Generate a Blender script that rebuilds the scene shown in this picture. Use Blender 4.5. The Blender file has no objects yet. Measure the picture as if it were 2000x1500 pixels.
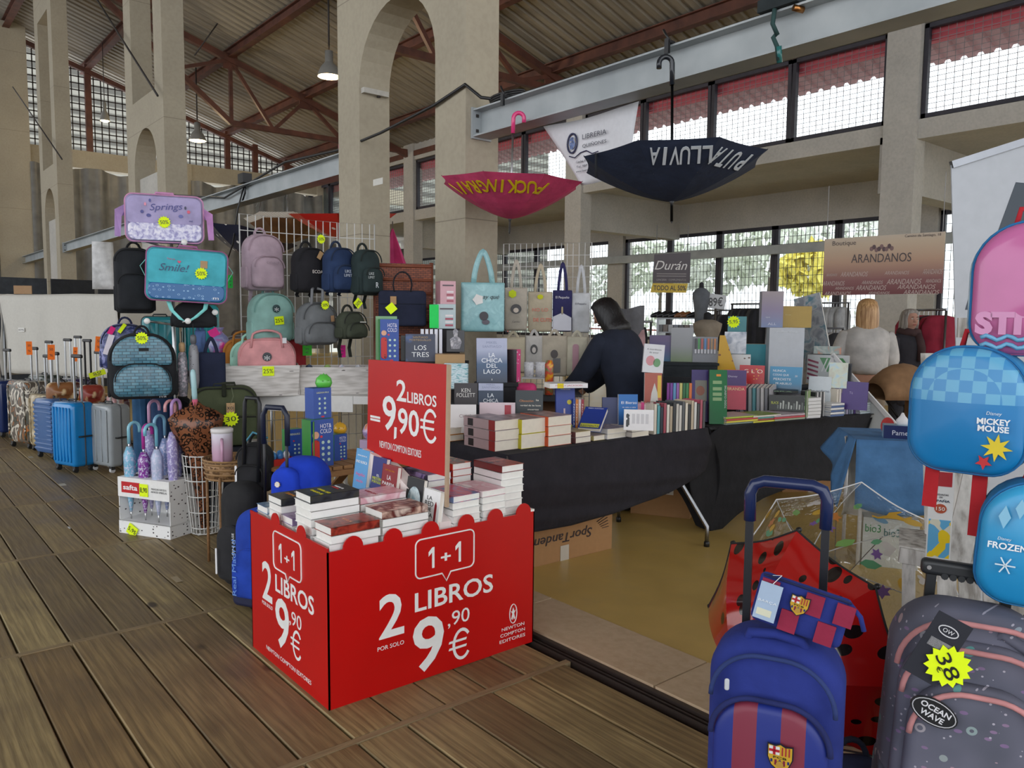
import bpy, math, random
from mathutils import Vector, Matrix, Euler
rnd = random.Random(7)
C = bpy.context.scene.collection
SC = bpy.context.scene
PI = math.pi
def R(d): return math.radians(d)
# ---------------------------------------------------------------- camera
FPX, EYE = 1535.0, 1.5
YAW, PITCH, ROLL = R(39.8), math.atan(132/1535.), R(0.5)
F0 = Vector((math.sin(YAW), math.cos(YAW), 0)); R0 = Vector((math.cos(YAW), -math.sin(YAW), 0)); U0 = Vector((0, 0, 1))
CF = F0*math.cos(PITCH)-U0*math.sin(PITCH); CU = U0*math.cos(PITCH)+F0*math.sin(PITCH)
CR = R0*math.cos(ROLL)+CU*math.sin(ROLL); CU = CU*math.cos(ROLL)-R0*math.sin(ROLL)
CP = Vector((0, 0, EYE))
cd = bpy.data.cameras.new('camera'); cam = bpy.data.objects.new('camera', cd); C.objects.link(cam)
m = Matrix((CR, CU, -CF)).transposed().to_4x4(); m.translation = CP; cam.matrix_world = m
cd.sensor_fit = 'HORIZONTAL'; cd.sensor_width = 36; cd.lens = 36*FPX/2000; cd.clip_end = 300; cd.clip_start = .05
SC.camera = cam
SC.view_settings.view_transform = 'Standard'; SC.view_settings.look = 'None'
SC.view_settings.gamma = 1; SC.view_settings.use_curve_mapping = False
SC.view_settings.exposure = EXPO = 1.1
# ---------------------------------------------------------------- overcast sky
w = bpy.data.worlds.new('overcast_sky'); SC.world = w; w.use_nodes = True
nt = w.node_tree; bg = nt.nodes['Background']
tc = nt.nodes.new('ShaderNodeTexCoord'); nz = nt.nodes.new('ShaderNodeTexNoise'); nz.inputs['Scale'].default_value = 1.6; nz.inputs['Detail'].default_value = 4
cr = nt.nodes.new('ShaderNodeValToRGB'); cr.color_ramp.elements[0].color = (.80, .85, .93, 1); cr.color_ramp.elements[1].color = (1, 1, 1, 1)
cr.color_ramp.elements[0].position = .3; cr.color_ramp.elements[1].position = .7
nt.links.new(tc.outputs['Generated'], nz.inputs['Vector']); nt.links.new(nz.outputs['Fac'], cr.inputs['Fac']); nt.links.new(cr.outputs['Color'], bg.inputs['Color'])
bg.inputs['Strength'].default_value = 1.25
SC.cycles.max_bounces = 8; SC.cycles.diffuse_bounces = 4; SC.cycles.transparent_max_bounces = 14; SC.cycles.sample_clamp_indirect = 6
SC.cycles.caustics_reflective = False; SC.cycles.caustics_refractive = False

def ray(px, py): return CF+CR*((px-1000)/FPX)-CU*((py-750)/FPX)
def AP(px, py, ax, v):
    d = ray(px, py); t = (v-CP[ax])/d[ax]; return CP+d*t
def GP(px, py, z=0): return AP(px, py, 2, z)
def XP(px, py, v): return AP(px, py, 0, v)
def YP(px, py, v): return AP(px, py, 1, v)
def DP(px, py, d): return CP+ray(px, py)*d
def face(p): return -math.atan2(p[0], p[1])
# ---------------------------------------------------------------- materials
MC = {}
def s2l(c):
    return tuple((x/12.92 if x <= .04045 else ((x+.055)/1.055)**2.4) for x in c)
def hexc(h): return s2l(tuple(int(h[i:i+2], 16)/255 for i in (0, 2, 4)))
def col(c): return hexc(c) if isinstance(c, str) else c
class NB:
    """tiny node-graph writer"""
    def __init__(s, name):
        s.m = bpy.data.materials.new(name); s.m.use_nodes = True; s.t = s.m.node_tree; s.b = s.t.nodes['Principled BSDF']
    def n(s, typ, ins=None, **kw):
        x = s.t.nodes.new('ShaderNode'+typ)
        for k, v in kw.items(): setattr(x, k, v)
        for k, v in (ins or {}).items():
            if isinstance(v, bpy.types.NodeSocket): s.t.links.new(v, x.inputs[k])
            else: x.inputs[k].default_value = v
        return x
    def co(s, kind='Object', scale=(1, 1, 1), rot=(0, 0, 0), loc=(0, 0, 0)):
        t = s.n('TexCoord'); mp = s.n('Mapping', {'Vector': t.outputs[kind], 'Scale': scale, 'Rotation': rot, 'Location': loc}); return mp.outputs[0]
    def ramp(s, fac, stops, interp='LINEAR'):
        r = s.n('ValToRGB', {'Fac': fac}); e = r.color_ramp; e.interpolation = interp
        while len(e.elements) < len(stops): e.elements.new(.5)
        for i, (p, c) in enumerate(stops): e.elements[i].position = p; e.elements[i].color = (*col(c), 1)
        return r.outputs['Color']
    def mix(s, fac, a, b, mode='MIX'):
        x = s.n('Mix', data_type='RGBA', blend_type=mode)
        for i, v in ((0, fac), (6, a), (7, b)):
            if isinstance(v, bpy.types.NodeSocket): s.t.links.new(v, x.inputs[i])
            else:
                x.inputs[i].default_value = v if i == 0 else (*col(v), 1)
        return x.outputs[2]
    def bump(s, h, strength=.2, dist=.01):
        b = s.n('Bump', {'Height': h, 'Strength': strength, 'Distance': dist}); s.t.links.new(b.outputs[0], s.b.inputs['Normal'])
    def base(s, c, rough=.6, metal=0, spec=None):
        if isinstance(c, bpy.types.NodeSocket): s.t.links.new(c, s.b.inputs['Base Color'])
        else: s.b.inputs['Base Color'].default_value = (*col(c), 1)
        if isinstance(rough, bpy.types.NodeSocket): s.t.links.new(rough, s.b.inputs['Roughness'])
        else: s.b.inputs['Roughness'].default_value = rough
        s.b.inputs['Metallic'].default_value = metal
        if spec is not None: s.b.inputs['Specular IOR Level'].default_value = spec
        return s.m
def mat(c, kind='plastic'):
    """plain coloured procedural material: plastic, gloss, fabric, paper, metal, wood, print"""
    k = (c, kind)
    if k in MC: return MC[k]
    nb = NB('%s_%s' % (kind, c if isinstance(c, str) else 'mix'))
    cc = col(c); dk = tuple(x*.78 for x in cc); lt = tuple(min(1, x*1.12+.004) for x in cc)
    sc = {'fabric': 260, 'paper': 30, 'metal': 18, 'wood': 9, 'plastic': 40, 'gloss': 12, 'print': 20}[kind]
    no = nb.n('TexNoise', {'Vector': nb.co(scale=(1, 1, 1) if kind != 'wood' else (1, 8, 8)), 'Scale': sc if kind != 'fabric' else 9, 'Detail': 3})
    cl = nb.ramp(no.outputs['Fac'], [(.3, dk if kind in ('fabric', 'wood') else tuple(x*.93 for x in cc)), (.7, lt if kind in ('fabric', 'wood') else cc)])
    rg = {'fabric': .9, 'paper': .75, 'metal': .32, 'wood': .6, 'plastic': .42, 'gloss': .16, 'print': .35}[kind]
    nb.base(cl, rg, 1 if kind == 'metal' else 0)
    if kind == 'fabric':
        n2 = nb.n('TexNoise', {'Vector': nb.co(), 'Scale': 14, 'Detail': 4}); nb.bump(n2.outputs['Fac'], .35, .02)
    MC[k] = nb.m; return nb.m
def emis(c, st, name='lamp_glow'):
    nb = NB(name); nb.base(c, .5); nb.b.inputs['Emission Color'].default_value = (*col(c), 1); nb.b.inputs['Emission Strength'].default_value = st; return nb.m
# ---------------------------------------------------------------- mesh builder
class MB:
    def __init__(s): s.v = []; s.f = []; s.mi = []; s.sm = []; s.T = None; s.ci = 0
    def add(s, vs, fs, smooth=False, mi=None):
        o = len(s.v)
        s.v += [tuple(s.T @ Vector(v)) for v in vs] if s.T is not None else [tuple(v) for v in vs]
        s.f += [tuple(i+o for i in f) for f in fs]; s.mi += [s.ci if mi is None else mi]*len(fs); s.sm += [smooth]*len(fs); return s
    def box(s, x0, x1, y0, y1, z0, z1, mi=None, M=None):
        vs = [(x, y, z) for z in (z0, z1) for y in (y0, y1) for x in (x0, x1)]
        if M: vs = [tuple(M @ Vector(v)) for v in vs]
        return s.add(vs, [(0, 2, 3, 1), (4, 5, 7, 6), (0, 1, 5, 4), (2, 6, 7, 3), (0, 4, 6, 2), (1, 3, 7, 5)], mi=mi)
    def bar(s, a, b, w, h, up=(0, 0, 1), mi=None):
        a, b = Vector(a), Vector(b); d = (b-a).normalized(); u = Vector(up)
        if abs(d.dot(u)) > .99: u = Vector((1, 0, 0))
        x = d.cross(u).normalized(); z = x.cross(d)
        vs = [tuple(p+x*(i*w/2)+z*(j*h/2)) for p in (a, b) for i, j in ((-1, -1), (1, -1), (1, 1), (-1, 1))]
        return s.add(vs, [(0, 1, 2, 3), (7, 6, 5, 4), (0, 4, 5, 1), (1, 5, 6, 2), (2, 6, 7, 3), (3, 7, 4, 0)], mi=mi)
    def tube(s, pts, r, n=8, caps=True, mi=None, closed=False):
        pts = [Vector(p) for p in pts]; vs = []; N = len(pts); pu = None
        for i, p in enumerate(pts):
            if closed: d = pts[(i+1) % N]-pts[i-1]
            else: d = (pts[min(i+1, N-1)]-pts[max(i-1, 0)])
            d.normalize()
            if pu is None: pu = Vector((0, 0, 1)) if abs(d.z) < .9 else Vector((1, 0, 0))
            x = d.cross(pu)
            if x.length < 1e-4: x = d.cross(Vector((.3, 1, .2)))
            x.normalize(); u = x.cross(d); pu = u
            rr = r[i] if isinstance(r, (list, tuple)) else r
            for k in range(n):
                a = 2*PI*k/n; vs.append(tuple(p+x*(math.cos(a)*rr)+u*(math.sin(a)*rr)))
        fs = [(i*n+k, i*n+(k+1) % n, (i+1) % N*n+(k+1) % n, (i+1) % N*n+k) for i in range(N if closed else N-1) for k in range(n)]
        s.add(vs, fs, n > 5, mi)
        if caps and not closed:
            o = len(s.v)-len(vs); s.f += [tuple(o+k for k in reversed(range(n))), tuple(o+(N-1)*n+k for k in range(n))]; s.mi += [s.ci if mi is None else mi]*2; s.sm += [False]*2
        return s
    def lathe(s, prof, n=16, c=(0, 0, 0), mi=None, smooth=True, a0=0, a1=2*PI):
        full = abs(a1-a0-2*PI) < 1e-4; m = n if full else n+1
        vs = [(c[0]+r*math.cos(a0+(a1-a0)*k/n), c[1]+r*math.sin(a0+(a1-a0)*k/n), c[2]+z) for r, z in prof for k in range(m)]
        fs = [(i*m+k, i*m+(k+1) % m, (i+1)*m+(k+1) % m, (i+1)*m+k) for i in range(len(prof)-1) for k in range(n)]
        return s.add(vs, fs, smooth, mi)
    def rings(s, rs, smooth=True, caps=True, mi=None):
        n = len(rs[0]); vs = [p for r in rs for p in r]
        fs = [(i*n+k, i*n+(k+1) % n, (i+1)*n+(k+1) % n, (i+1)*n+k) for i in range(len(rs)-1) for k in range(n)]
        o = len(s.v); s.add(vs, fs, smooth, mi)
        if caps:
            s.f += [tuple(o+k for k in reversed(range(n))), tuple(o+(len(rs)-1)*n+k for k in range(n))]; s.mi += [s.ci if mi is None else mi]*2; s.sm += [False]*2
        return s
    def puff(s, out, d, e=.02, bulge=0.0, y0=0, steps=4, mi=None):
        """outline [(x,z)] (seen from -y, ccw) given depth d (y0..y0+d, front at y0), rounded edges e, front bulge"""
        cx = sum(p[0] for p in out)/len(out); cz = sum(p[1] for p in out)/len(out)
        hw = max(abs(p[0]-cx) for p in out); hh = max(abs(p[1]-cz) for p in out); rs = []
        def ring(y, ins): return [(cx+(x-cx)*(1-ins/hw), y, cz+(z-cz)*(1-ins/hh)) for x, z in out]
        if bulge:
            for t in (.06, .3, .55, .78, .92): rs.append([(cx+(x-cx)*t*(1-e/hw), y0-bulge*(1-t*t), cz+(z-cz)*t*(1-e/hh)) for x, z in out])
        for k in range(steps+1):
            a = PI/2*k/steps; rs.append(ring(y0+e*(1-math.sin(a)), e*(1-math.cos(a)) if k else e))
        rs2 = [ring(y0+d-e*(1-math.sin(PI/2-PI/2*k/steps)), e*(1-math.cos(PI/2-PI/2*k/steps))) for k in range(steps+1)]
        f = [ring(y0, e)] if not bulge else []
        r1 = [ring(y0+e*(1-math.cos(PI/2*k/steps)), e*(1-math.sin(PI/2*k/steps))) for k in range(0 if bulge else 1, steps+1)]
        r2 = [ring(y0+d-e*(1-math.cos(PI/2*k/steps)), e*(1-math.sin(PI/2*k/steps))) for k in range(steps, -1, -1)]
        if bulge: rs = rs[:5]
        else: rs = []
        return s.rings(rs+f+r1+r2, True, True, mi)
    def prism(s, out, y0, y1, mi=None):
        n = len(out); vs = [(x, y0, z) for x, z in out]+[(x, y1, z) for x, z in out]
        return s.add(vs, [tuple(range(n)), tuple(reversed(range(n, 2*n)))]+[(k, k+n, (k+1) % n+n, (k+1) % n) for k in range(n)], mi=mi)
    def sheet(s, fn, nu, nv, th=0, mi=None, smooth=True):
        vs = [fn(i/nu, j/nv) for j in range(nv+1) for i in range(nu+1)]
        q = lambda i, j: j*(nu+1)+i
        return s.add(vs, [(q(i, j), q(i+1, j), q(i+1, j+1), q(i, j+1)) for j in range(nv) for i in range(nu)], smooth, mi)
    def build(s, name, mats, parent=None, loc=None, rz=None, solid=0, sub=0):
        me = bpy.data.meshes.new(name); me.from_pydata(s.v, [], s.f)
        ms = mats if isinstance(mats, (list, tuple)) else [mats]
        for x in ms: me.materials.append(x)
        me.polygons.foreach_set('material_index', s.mi); me.polygons.foreach_set('use_smooth', s.sm); me.update()
        o = bpy.data.objects.new(name, me); C.objects.link(o)
        if parent is not None: o.parent = parent
        if loc is not None: o.location = loc
        if rz is not None: o.rotation_euler = (0, 0, rz)
        if solid: md = o.modifiers.new('s', 'SOLIDIFY'); md.thickness = solid; md.offset = 0
        if sub: md = o.modifiers.new('b', 'SUBSURF'); md.levels = sub; md.render_levels = sub
        return o
def tag(o, label, cat, group=None, kind=None):
    o['label'] = label; o['category'] = cat
    if group: o['group'] = group
    if kind: o['kind'] = kind
    return o
def thing(name, label, cat, loc=(0, 0, 0), rz=0, group=None, rot=None):
    o = bpy.data.objects.new(name, None); C.objects.link(o); o.location = loc; o.empty_display_size = .05
    o.rotation_euler = rot if rot is not None else (0, 0, rz); return tag(o, label, cat, group)
def struct(o): o['kind'] = 'structure'; return o
def stuff(o): o['kind'] = 'stuff'; return o
def rrect(w, h, rt, rb=None, n=5, z0=0):
    rb = rt if rb is None else rb; pts = []
    for cx, cz, r, a in ((w/2-rb, rb, rb, -90), (w/2-rt, h-rt, rt, 0), (-w/2+rt, h-rt, rt, 90), (-w/2+rb, rb, rb, 180)):
        pts += [(cx+r*math.cos(R(a+90*k/n)), z0+cz+r*math.sin(R(a+90*k/n))) for k in range(n+1)]
    return pts
def ell(cx, cz, a, b, n=20): return [(cx+a*math.cos(2*PI*k/n), cz+b*math.sin(2*PI*k/n)) for k in range(n)]
def star(cx, cz, r1, r2, n=14, rot=0): return [(cx+(r1 if k % 2 else r2)*math.cos(PI*k/n+rot), cz+(r1 if k % 2 else r2)*math.sin(PI*k/n+rot)) for k in range(2*n)]
FIT = []
def text(s, m, parent, x=0, z=0, h=.03, w=None, y=0, rot=0, name='lettering', flat=False, bold=.0, ax='CENTER', rx=None, shear=0):
    """lettering on a front (-y) face; h cap height, w total width to fit; flat: lies on a top (+z) face, x,z -> x,y and y -> z"""
    cu = bpy.data.curves.new(name, 'FONT'); cu.body = s; cu.align_x = ax; cu.align_y = 'CENTER'; cu.size = h*1.37; cu.extrude = .0004; cu.resolution_u = 3
    cu.offset = bold*h; cu.shear = shear; cu.materials.append(mat(m, 'print') if isinstance(m, (str, tuple)) else m)
    o = bpy.data.objects.new(name, cu); C.objects.link(o); o.parent = parent
    if flat: o.location = (x, z, y); o.rotation_euler = (0, 0, rot)
    else: o.location = (x, y, z); o.rotation_euler = (Matrix.Rotation(-rot, 3, 'Y') @ Matrix.Rotation(PI/2, 3, 'X')).to_euler()
    if rx is not None: o.rotation_euler = rx
    if w: FIT.append((o, w, h))
    return o
def copytree(o, loc=None, rz=None, label=None, group=None, parent=None):
    r = o.copy(); C.objects.link(r)
    if parent is not None: r.parent = parent
    if loc is not None: r.location = loc
    if rz is not None: r.rotation_euler = (0, 0, rz)
    if label: r['label'] = label
    if group: r['group'] = group
    for c in o.children:
        copytree(c, parent=r)
    return r
# ================================================================ SETTING
# concrete
def concrete(name, c1, c2, lines=False):
    nb = NB(name); co = nb.co()
    a = nb.n('TexNoise', {'Vector': co, 'Scale': 1.3, 'Detail': 6, 'Roughness': .6}); b = nb.n('TexNoise', {'Vector': co, 'Scale': 22, 'Detail': 5})
    cl = nb.ramp(a.outputs['Fac'], [(.3, c1), (.72, c2)]); cl = nb.mix(.35, cl, nb.ramp(b.outputs['Fac'], [(.35, c1), (.6, c2)]), 'MIX')
    if lines:
        s = nb.n('SeparateXYZ', {'Vector': co}); w = nb.n('Math', {0: s.outputs[2], 1: 1/2.3}, operation='MULTIPLY'); fr = nb.n('Math', {0: w.outputs[0]}, operation='FRACT')
        l = nb.n('Math', {0: fr.outputs[0], 1: .004}, operation='LESS_THAN'); cl = nb.mix(l.outputs[0], cl, tuple(x*.7 for x in col(c1)))
    nb.base(cl, .85); nb.bump(b.outputs['Fac'], .25, .01); return nb.m
MCON = concrete('concrete', '9a917f', 'aaa18d', True)
MCON2 = concrete('concrete_smooth', 'a5a29b', 'bdb9b1')
MCUR = concrete('kerb_stone', 'b09878', 'c8b294')
def ochre():
    nb = NB('ochre_floor'); co = nb.co(); a = nb.n('TexNoise', {'Vector': co, 'Scale': 1.1, 'Detail': 7, 'Roughness': .62}); b = nb.n('TexNoise', {'Vector': co, 'Scale': 7, 'Detail': 6})
    cl = nb.mix(.5, nb.ramp(a.outputs['Fac'], [(.3, 'b89a55'), (.7, 'd6b670')]), nb.ramp(b.outputs['Fac'], [(.35, 'bc9f5c'), (.65, 'ccae66')])); nb.base(cl, nb.ramp(b.outputs['Fac'], [(.3, (.32,)*3), (.7, (.42,)*3)])); return nb.m
def planks():
    nb = NB('deck_wood'); oi = nb.n('ObjectInfo'); co = nb.n('TexCoord').outputs['Object']
    off = nb.n('VectorMath', {0: co, 1: nb.n('CombineXYZ', {0: nb.n('Math', {0: oi.outputs['Random'], 1: 37.}, operation='MULTIPLY').outputs[0], 1: nb.n('Math', {0: oi.outputs['Random'], 1: 91.}, operation='MULTIPLY').outputs[0]}).outputs[0]}, operation='ADD').outputs[0]
    mp = nb.n('Mapping', {'Vector': off, 'Scale': (9, .9, 9)}); ds = nb.n('TexNoise', {'Vector': mp.outputs[0], 'Scale': 1.2, 'Detail': 3})
    wv = nb.n('TexWave', {'Vector': mp.outputs[0], 'Scale': .9, 'Distortion': 9, 'Detail': 3, 'Detail Scale': 1.2, 'Detail Roughness': .6}, bands_direction='X')
    fn = nb.n('TexNoise', {'Vector': nb.n('Mapping', {'Vector': off, 'Scale': (90, 3.5, 9)}).outputs[0], 'Scale': 1, 'Detail': 5})
    bl = nb.n('TexNoise', {'Vector': off, 'Scale': 2.6, 'Detail': 4})
    tone = nb.ramp(oi.outputs['Random'], [(0, '82704e'), (.3, 'a08c62'), (.55, '907a54'), (.8, 'a99668'), (1, '8a7049')])
    c = nb.mix(nb.ramp(wv.outputs['Fac'], [(.15, (.55,)*3), (.8, (0,)*3)]), tone, nb.mix(.5, tone, '2e2114'))
    c = nb.mix(nb.ramp(fn.outputs['Fac'], [(.45, (0,)*3), (.75, (.55,)*3)]), c, '4a3a26'); c = nb.mix(nb.ramp(bl.outputs['Fac'], [(.35, (.5,)*3), (.62, (0,)*3)]), c, '57442c')
    v = nb.n('TexVoronoi', {'Vector': nb.n('Mapping', {'Vector': off, 'Scale': (3.2, 1.7, 1)}).outputs[0], 'Scale': 1}); kn = nb.ramp(v.outputs['Distance'], [(.05, (.85,)*3), (.1, (0,)*3)])
    c = nb.mix(kn, c, '2a1c10'); nb.base(c, nb.ramp(bl.outputs['Fac'], [(.3, (.42,)*3), (.7, (.6,)*3)])); nb.bump(fn.outputs['Fac'], .35, .004); return nb.m
MDECK = planks(); MBAT = mat('8b7858', 'wood')
fl = MB().box(-14, 2.33, -8, 29, -.25, -.03).build('floor', mat('1c150e', 'wood')); struct(fl)
np_ = 0; bat0 = 2.39; xs = [1.29-.2015*k for k in range(-5, 34)]; fm_ = MB()
for r in range(-3, 17):
    y0 = bat0+1.555*r
    yf = y0+1.555
    for x in xs:
        x1 = min(x+.2015-.008, 2.325)
        if x1-x < .03: continue
        # keep only what the picture can show
        vis = any(0 < 1 and (lambda q: (q @ CF) > .3 and -150 < 1000+FPX*(q @ CR)/(q @ CF) < 2150 and 750-FPX*(q @ CU)/(q @ CF) < 1750)(Vector((xx, yy, 0))-CP) for xx in (x, x1) for yy in (y0, yf))
        if not vis or np_ >= 298: fm_.box(x, x1, y0+.018, yf-.018, -.028, 0); continue
        np_ += 1
        dz = rnd.uniform(-.003, .002); w_ = x1-x; L = yf-y0-.036
        p = MB().rings([[(-w_/2+e, -L/2, z), (w_/2-e, -L/2, z), (w_/2-e, L/2, z), (-w_/2+e, L/2, z)] for z, e in ((-.028, 0), (-.004, 0), (0, .004))], False, True)
        o = p.build('plank', MDECK, fl, ((x+x1)/2, y0+.018+L/2+.0, dz))
    if r > -3:
        o = MB().box(-5.6, 2.325, -.015, .015, -.028, .001).build('batten', MBAT, fl, (0, y0, 0))
stuff(fm_.build('far_planks', MDECK, fl)); print('PLANKS', np_)
struct(MB().box(2.33, 2.43, -8, 29, -.25, -.045).build('trim_1', mat('2b2523', 'metal')))
g = struct(MB().box(2.335, 2.35, -8, 29, -.045, -.004).box(2.375, 2.385, -8, 29, -.045, -.012).box(2.405, 2.43, -8, 29, -.045, -.006).build('trim_2', mat('39302c', 'plastic')))
k = struct(MB().box(2.43, 2.79, -8, 29, -.25, -.01).build('trim_3', MCUR))
for i in range(24):
    MB().box(2.432, 2.786, 0, .99, -.01, .004).build('kerb_block', MCUR, k, (0, -2+i*1.0, 0))
struct(MB().box(2.79, 18.2, -8, 29, -.25, 0).build('floor_hall', ochre()))
struct(MB().box(18.4, 60, -30, 80, -.4, -.15).build('floor_outside', mat('b8bab0', 'paper')))
# ---- roof
ZR = lambda x: 11.3-.315*x if x > -4 else 11.3+1.26+.315*(x+4)
def roofmat():
    nb = NB('corrugated_sheet'); co = nb.co(); a = nb.n('TexNoise', {'Vector': nb.co(scale=(.3, 3, 1)), 'Scale': 2, 'Detail': 4})
    nb.base(nb.ramp(a.outputs['Fac'], [(.3, '7a7367'), (.7, '968e80')]), .55); return nb.m
r_ = MB(); pr = []; y = -10.
while y < 29.6: pr += [(y, 0), (y+.15, 0), (y+.18, .055), (y+.25, .055)]; y += .28
for XS, nm_, rm_ in (([-13, -4, 14.2], 'ceiling', roofmat()), ([14.2, 15.9], 'ceiling_eave', mat('c49a9c', 'paper'))):  # eave strip: light reflected up from the ground is put into its paler pink
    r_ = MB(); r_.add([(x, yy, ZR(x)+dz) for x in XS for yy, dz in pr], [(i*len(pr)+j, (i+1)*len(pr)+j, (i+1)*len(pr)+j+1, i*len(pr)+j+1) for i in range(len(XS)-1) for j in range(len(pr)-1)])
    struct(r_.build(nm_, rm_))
def rustm(name, a, b):
    nb = NB(name); n_ = nb.n('TexNoise', {'Vector': nb.co(), 'Scale': 3, 'Detail': 6}); nb.base(nb.ramp(n_.outputs['Fac'], [(.35, a), (.7, b)]), .6); return nb.m
MRUST = rustm('oxide_red_steel', '4a2a20', '6a3f30'); MDR = rustm('dark_steel', '2a2624', '3a3331'); MGAL = rustm('grey_painted_steel', '989ea0', 'acb1b2')
for X in [3.8+2.2*k for k in range(-3, 6)]:
    z = ZR(X)-.14
    MB().box(-.09, .09, -10, 29, -.12, -.10).box(-.09, .09, -10, 29, .10, .12).box(-.012, .012, -10, 29, -.1, .1).build('trim_purlin', MRUST, None, (X, 0, z))['kind'] = 'structure'
def truss(Y):
    t = bpy.data.objects.new('trim_truss', None); C.objects.link(t); t.location = (0, Y, 0); t['kind'] = 'structure'
    P = lambda X, d=.3: (X, 0, ZR(X)-d)
    def mem(n, a, b, w=.12):
        MB().bar(a, b, w, w).build(n, MRUST, t)
    mem('chord', P(2.5), P(14), .16); mem('chord', (8.2, 0, 6.73), (14, 0, 6.73), .14); mem('chord', (8.2, 0, 6.73), (4.5, 0, 9.7), .13)
    for a, b in ((P(8.2), (8.2, 0, 6.73)), (P(8.2), (9.4, 0, 6.73)), ((9.4, 0, 6.73), P(10.4)), (P(10.4), (11.6, 0, 6.73)), ((11.6, 0, 6.73), P(12.6)), (P(6.0), (6.76, 0, 7.9)), (P(8.2), (6.76, 0, 7.9))): mem('web', a, b, .09)
    for X in (8.2, 10.4, 12.6): MB().box(X-.2, X+.2, -.02, .02, ZR(X)-.55, ZR(X)-.12).build('gusset', MRUST, t)
for Y in (-3, 5.7, 13.8, 22.0): truss(Y)
# ---- towers of the arcade
def tower(Y0, zs=4.0, infill=False, W=2.2):
    X0, X1 = 3.9, 4.24; Y1 = Y0+W; t = .44; b = MB(); rad = (W-2*t)/2; cy = Y0+W/2
    b.box(X0, X1, Y0, Y0+t, -.05, ZR(X0)+.1); b.box(X0, X1, Y1-t, Y1, -.05, ZR(X0)+.1)
    n = 16; top = 5.13
    for k in range(n):
        a0, a1 = PI*k/n, PI*(k+1)/n; ya, yb = cy+rad*math.cos(a0), cy+rad*math.cos(a1); za, zb = zs+rad*math.sin(a0), zs+rad*math.sin(a1)
        vs = [(x, *q) for x in (X0, X1) for q in ((ya, za), (yb, zb), (yb, top), (ya, top))]
        b.add(vs, [(0, 1, 2, 3), (7, 6, 5, 4), (0, 4, 5, 1), (3, 2, 6, 7)])
    b.box(X0, X1, Y0+t, Y1-t, 8.8, ZR(X0)+.1)
    o = struct(b.build('wall_pillar', MCON))
    if infill: MB().box(X0+.08, X1-.05, Y0+t, Y1-t, 0, 3.85).build('infill_panel', MCON2, o)
    else: MB().box(X0+.02, X0+.3, Y1-t-.06, Y1-t+.005, zs-.05, zs).build('ledge', MCON2, o)
    MB().lathe([(0.001, 0), (.02, 0), (.02, .012), (.001, .014)], 8).build('bolt', MDR, o, (X0+.2, Y1-t-.03, zs-.064))
    return o
tower(5.3, 3.72); tower(13.35, 3.95, True); tower(21.9, 3.95, True); tower(-3.2, 3.9)
# steel beams between towers
ZB0 = YP(923, 268, 5.3).z; HB = .22
def beam(Ya, Yb, endfar=False):
    o = bpy.data.objects.new('trim_beam', None); C.objects.link(o); o['kind'] = 'structure'; o.location = (4.05, Ya, ZB0)
    L = Yb-Ya; MB().box(-.006, .006, 0, L, .012, HB-.012).build('web', MGAL, o)
    MB().box(-.09, .09, 0, L, 0, .012).build('flange', MGAL, o); MB().box(-.09, .09, 0, L, HB-.012, HB).build('flange', MGAL, o)
    for y in (.012, L-.012):
        MB().box(-.1, .1, y-.01, y+.01, -.015, HB+.015).build('end_plate', MGAL, o)
        for q in (.05, HB-.05):
            for xx in (-.05, .05): MB().box(xx-.012, xx+.012, y-.02, y+.02, q-.012, q+.012).build('bolt', MDR, o)
beam(-1.0, 5.3); beam(7.5, 13.35); beam(15.55, 21.9); beam(24.1, 28.3)
# ---- clerestory wall XA with upper windows and aisle
XA, XB = 14.0, 18.0
zsil = XP(1769, 238, XA).z; ztop = XP(1783, 56, XA).z; zled = 4.66
def pane_mat():
    nb = NB('window_glass'); t = nb.t; tr = nb.n('BsdfTransparent', {'Color': (.93, .96, .96, 1)}); gl = nb.n('BsdfGlossy', {'Color': (.9, .95, 1, 1), 'Roughness': .08}); fr = nb.n('Fresnel', {'IOR': 1.12})
    mx = nb.n('MixShader', {0: fr.outputs[0], 1: tr.outputs[0], 2: gl.outputs[0]}); t.links.new(mx.outputs[0], t.nodes['Material Output'].inputs['Surface']); return nb.m
MPANE = pane_mat(); MGR = mat('9a8688', 'plastic'); MFR = rustm('window_frame_dark', '2c2a33', '3a3740'); MRED = mat('e0626c', 'paper')
wn = 0
def window(Yc, wdt, X, z0, z1, nx, nz, bar=.008, fr=.07, depth=.1):
    global wn; wn += 1
    o = bpy.data.objects.new('window_%d' % wn, None); C.objects.link(o); o['kind'] = 'structure'; o.location = (X, Yc, z0); h = z1-z0
    f = MB(); a = wdt/2
    f.box(-depth/2, depth/2, -a, -a+fr, 0, h).box(-depth/2, depth/2, a-fr, a, 0, h).box(-depth/2, depth/2, -a, a, 0, fr).box(-depth/2, depth/2, -a, a, h-fr, h); f.build('window_frame', MFR, o)
    MB().box(.02, .026, -a+fr, a-fr, fr, h-fr).build('pane', MPANE, o)
    g = MB()
    for i in range(1, nx): yy = -a+fr+(wdt-2*fr)*i/nx; g.box(.05-bar/2, .05+bar/2, yy-bar/2, yy+bar/2, fr, h-fr)
    for j in range(1, nz): zz = fr+(h-2*fr)*j/nz; g.box(.05-bar/2, .05+bar/2, -a+fr, a-fr, zz-bar/2, zz+bar/2)
    stuff(g.build('grille', MGR if X == XA else MDR, o)); return o
cols = [5.1*XA/11.25-8.0*1, 5.1*XA/11.25, 11.5*XA/11.25, 17.6*XA/11.25, 23.7*XA/11.25+.2]
wA = MB(); wA.box(XA-.1, XA+.15, -8, 29, zled-.12, zsil-.02).box(XA-.1, XA+.15, -8, 29, ztop+.02, ZR(XA)+.05)
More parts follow.
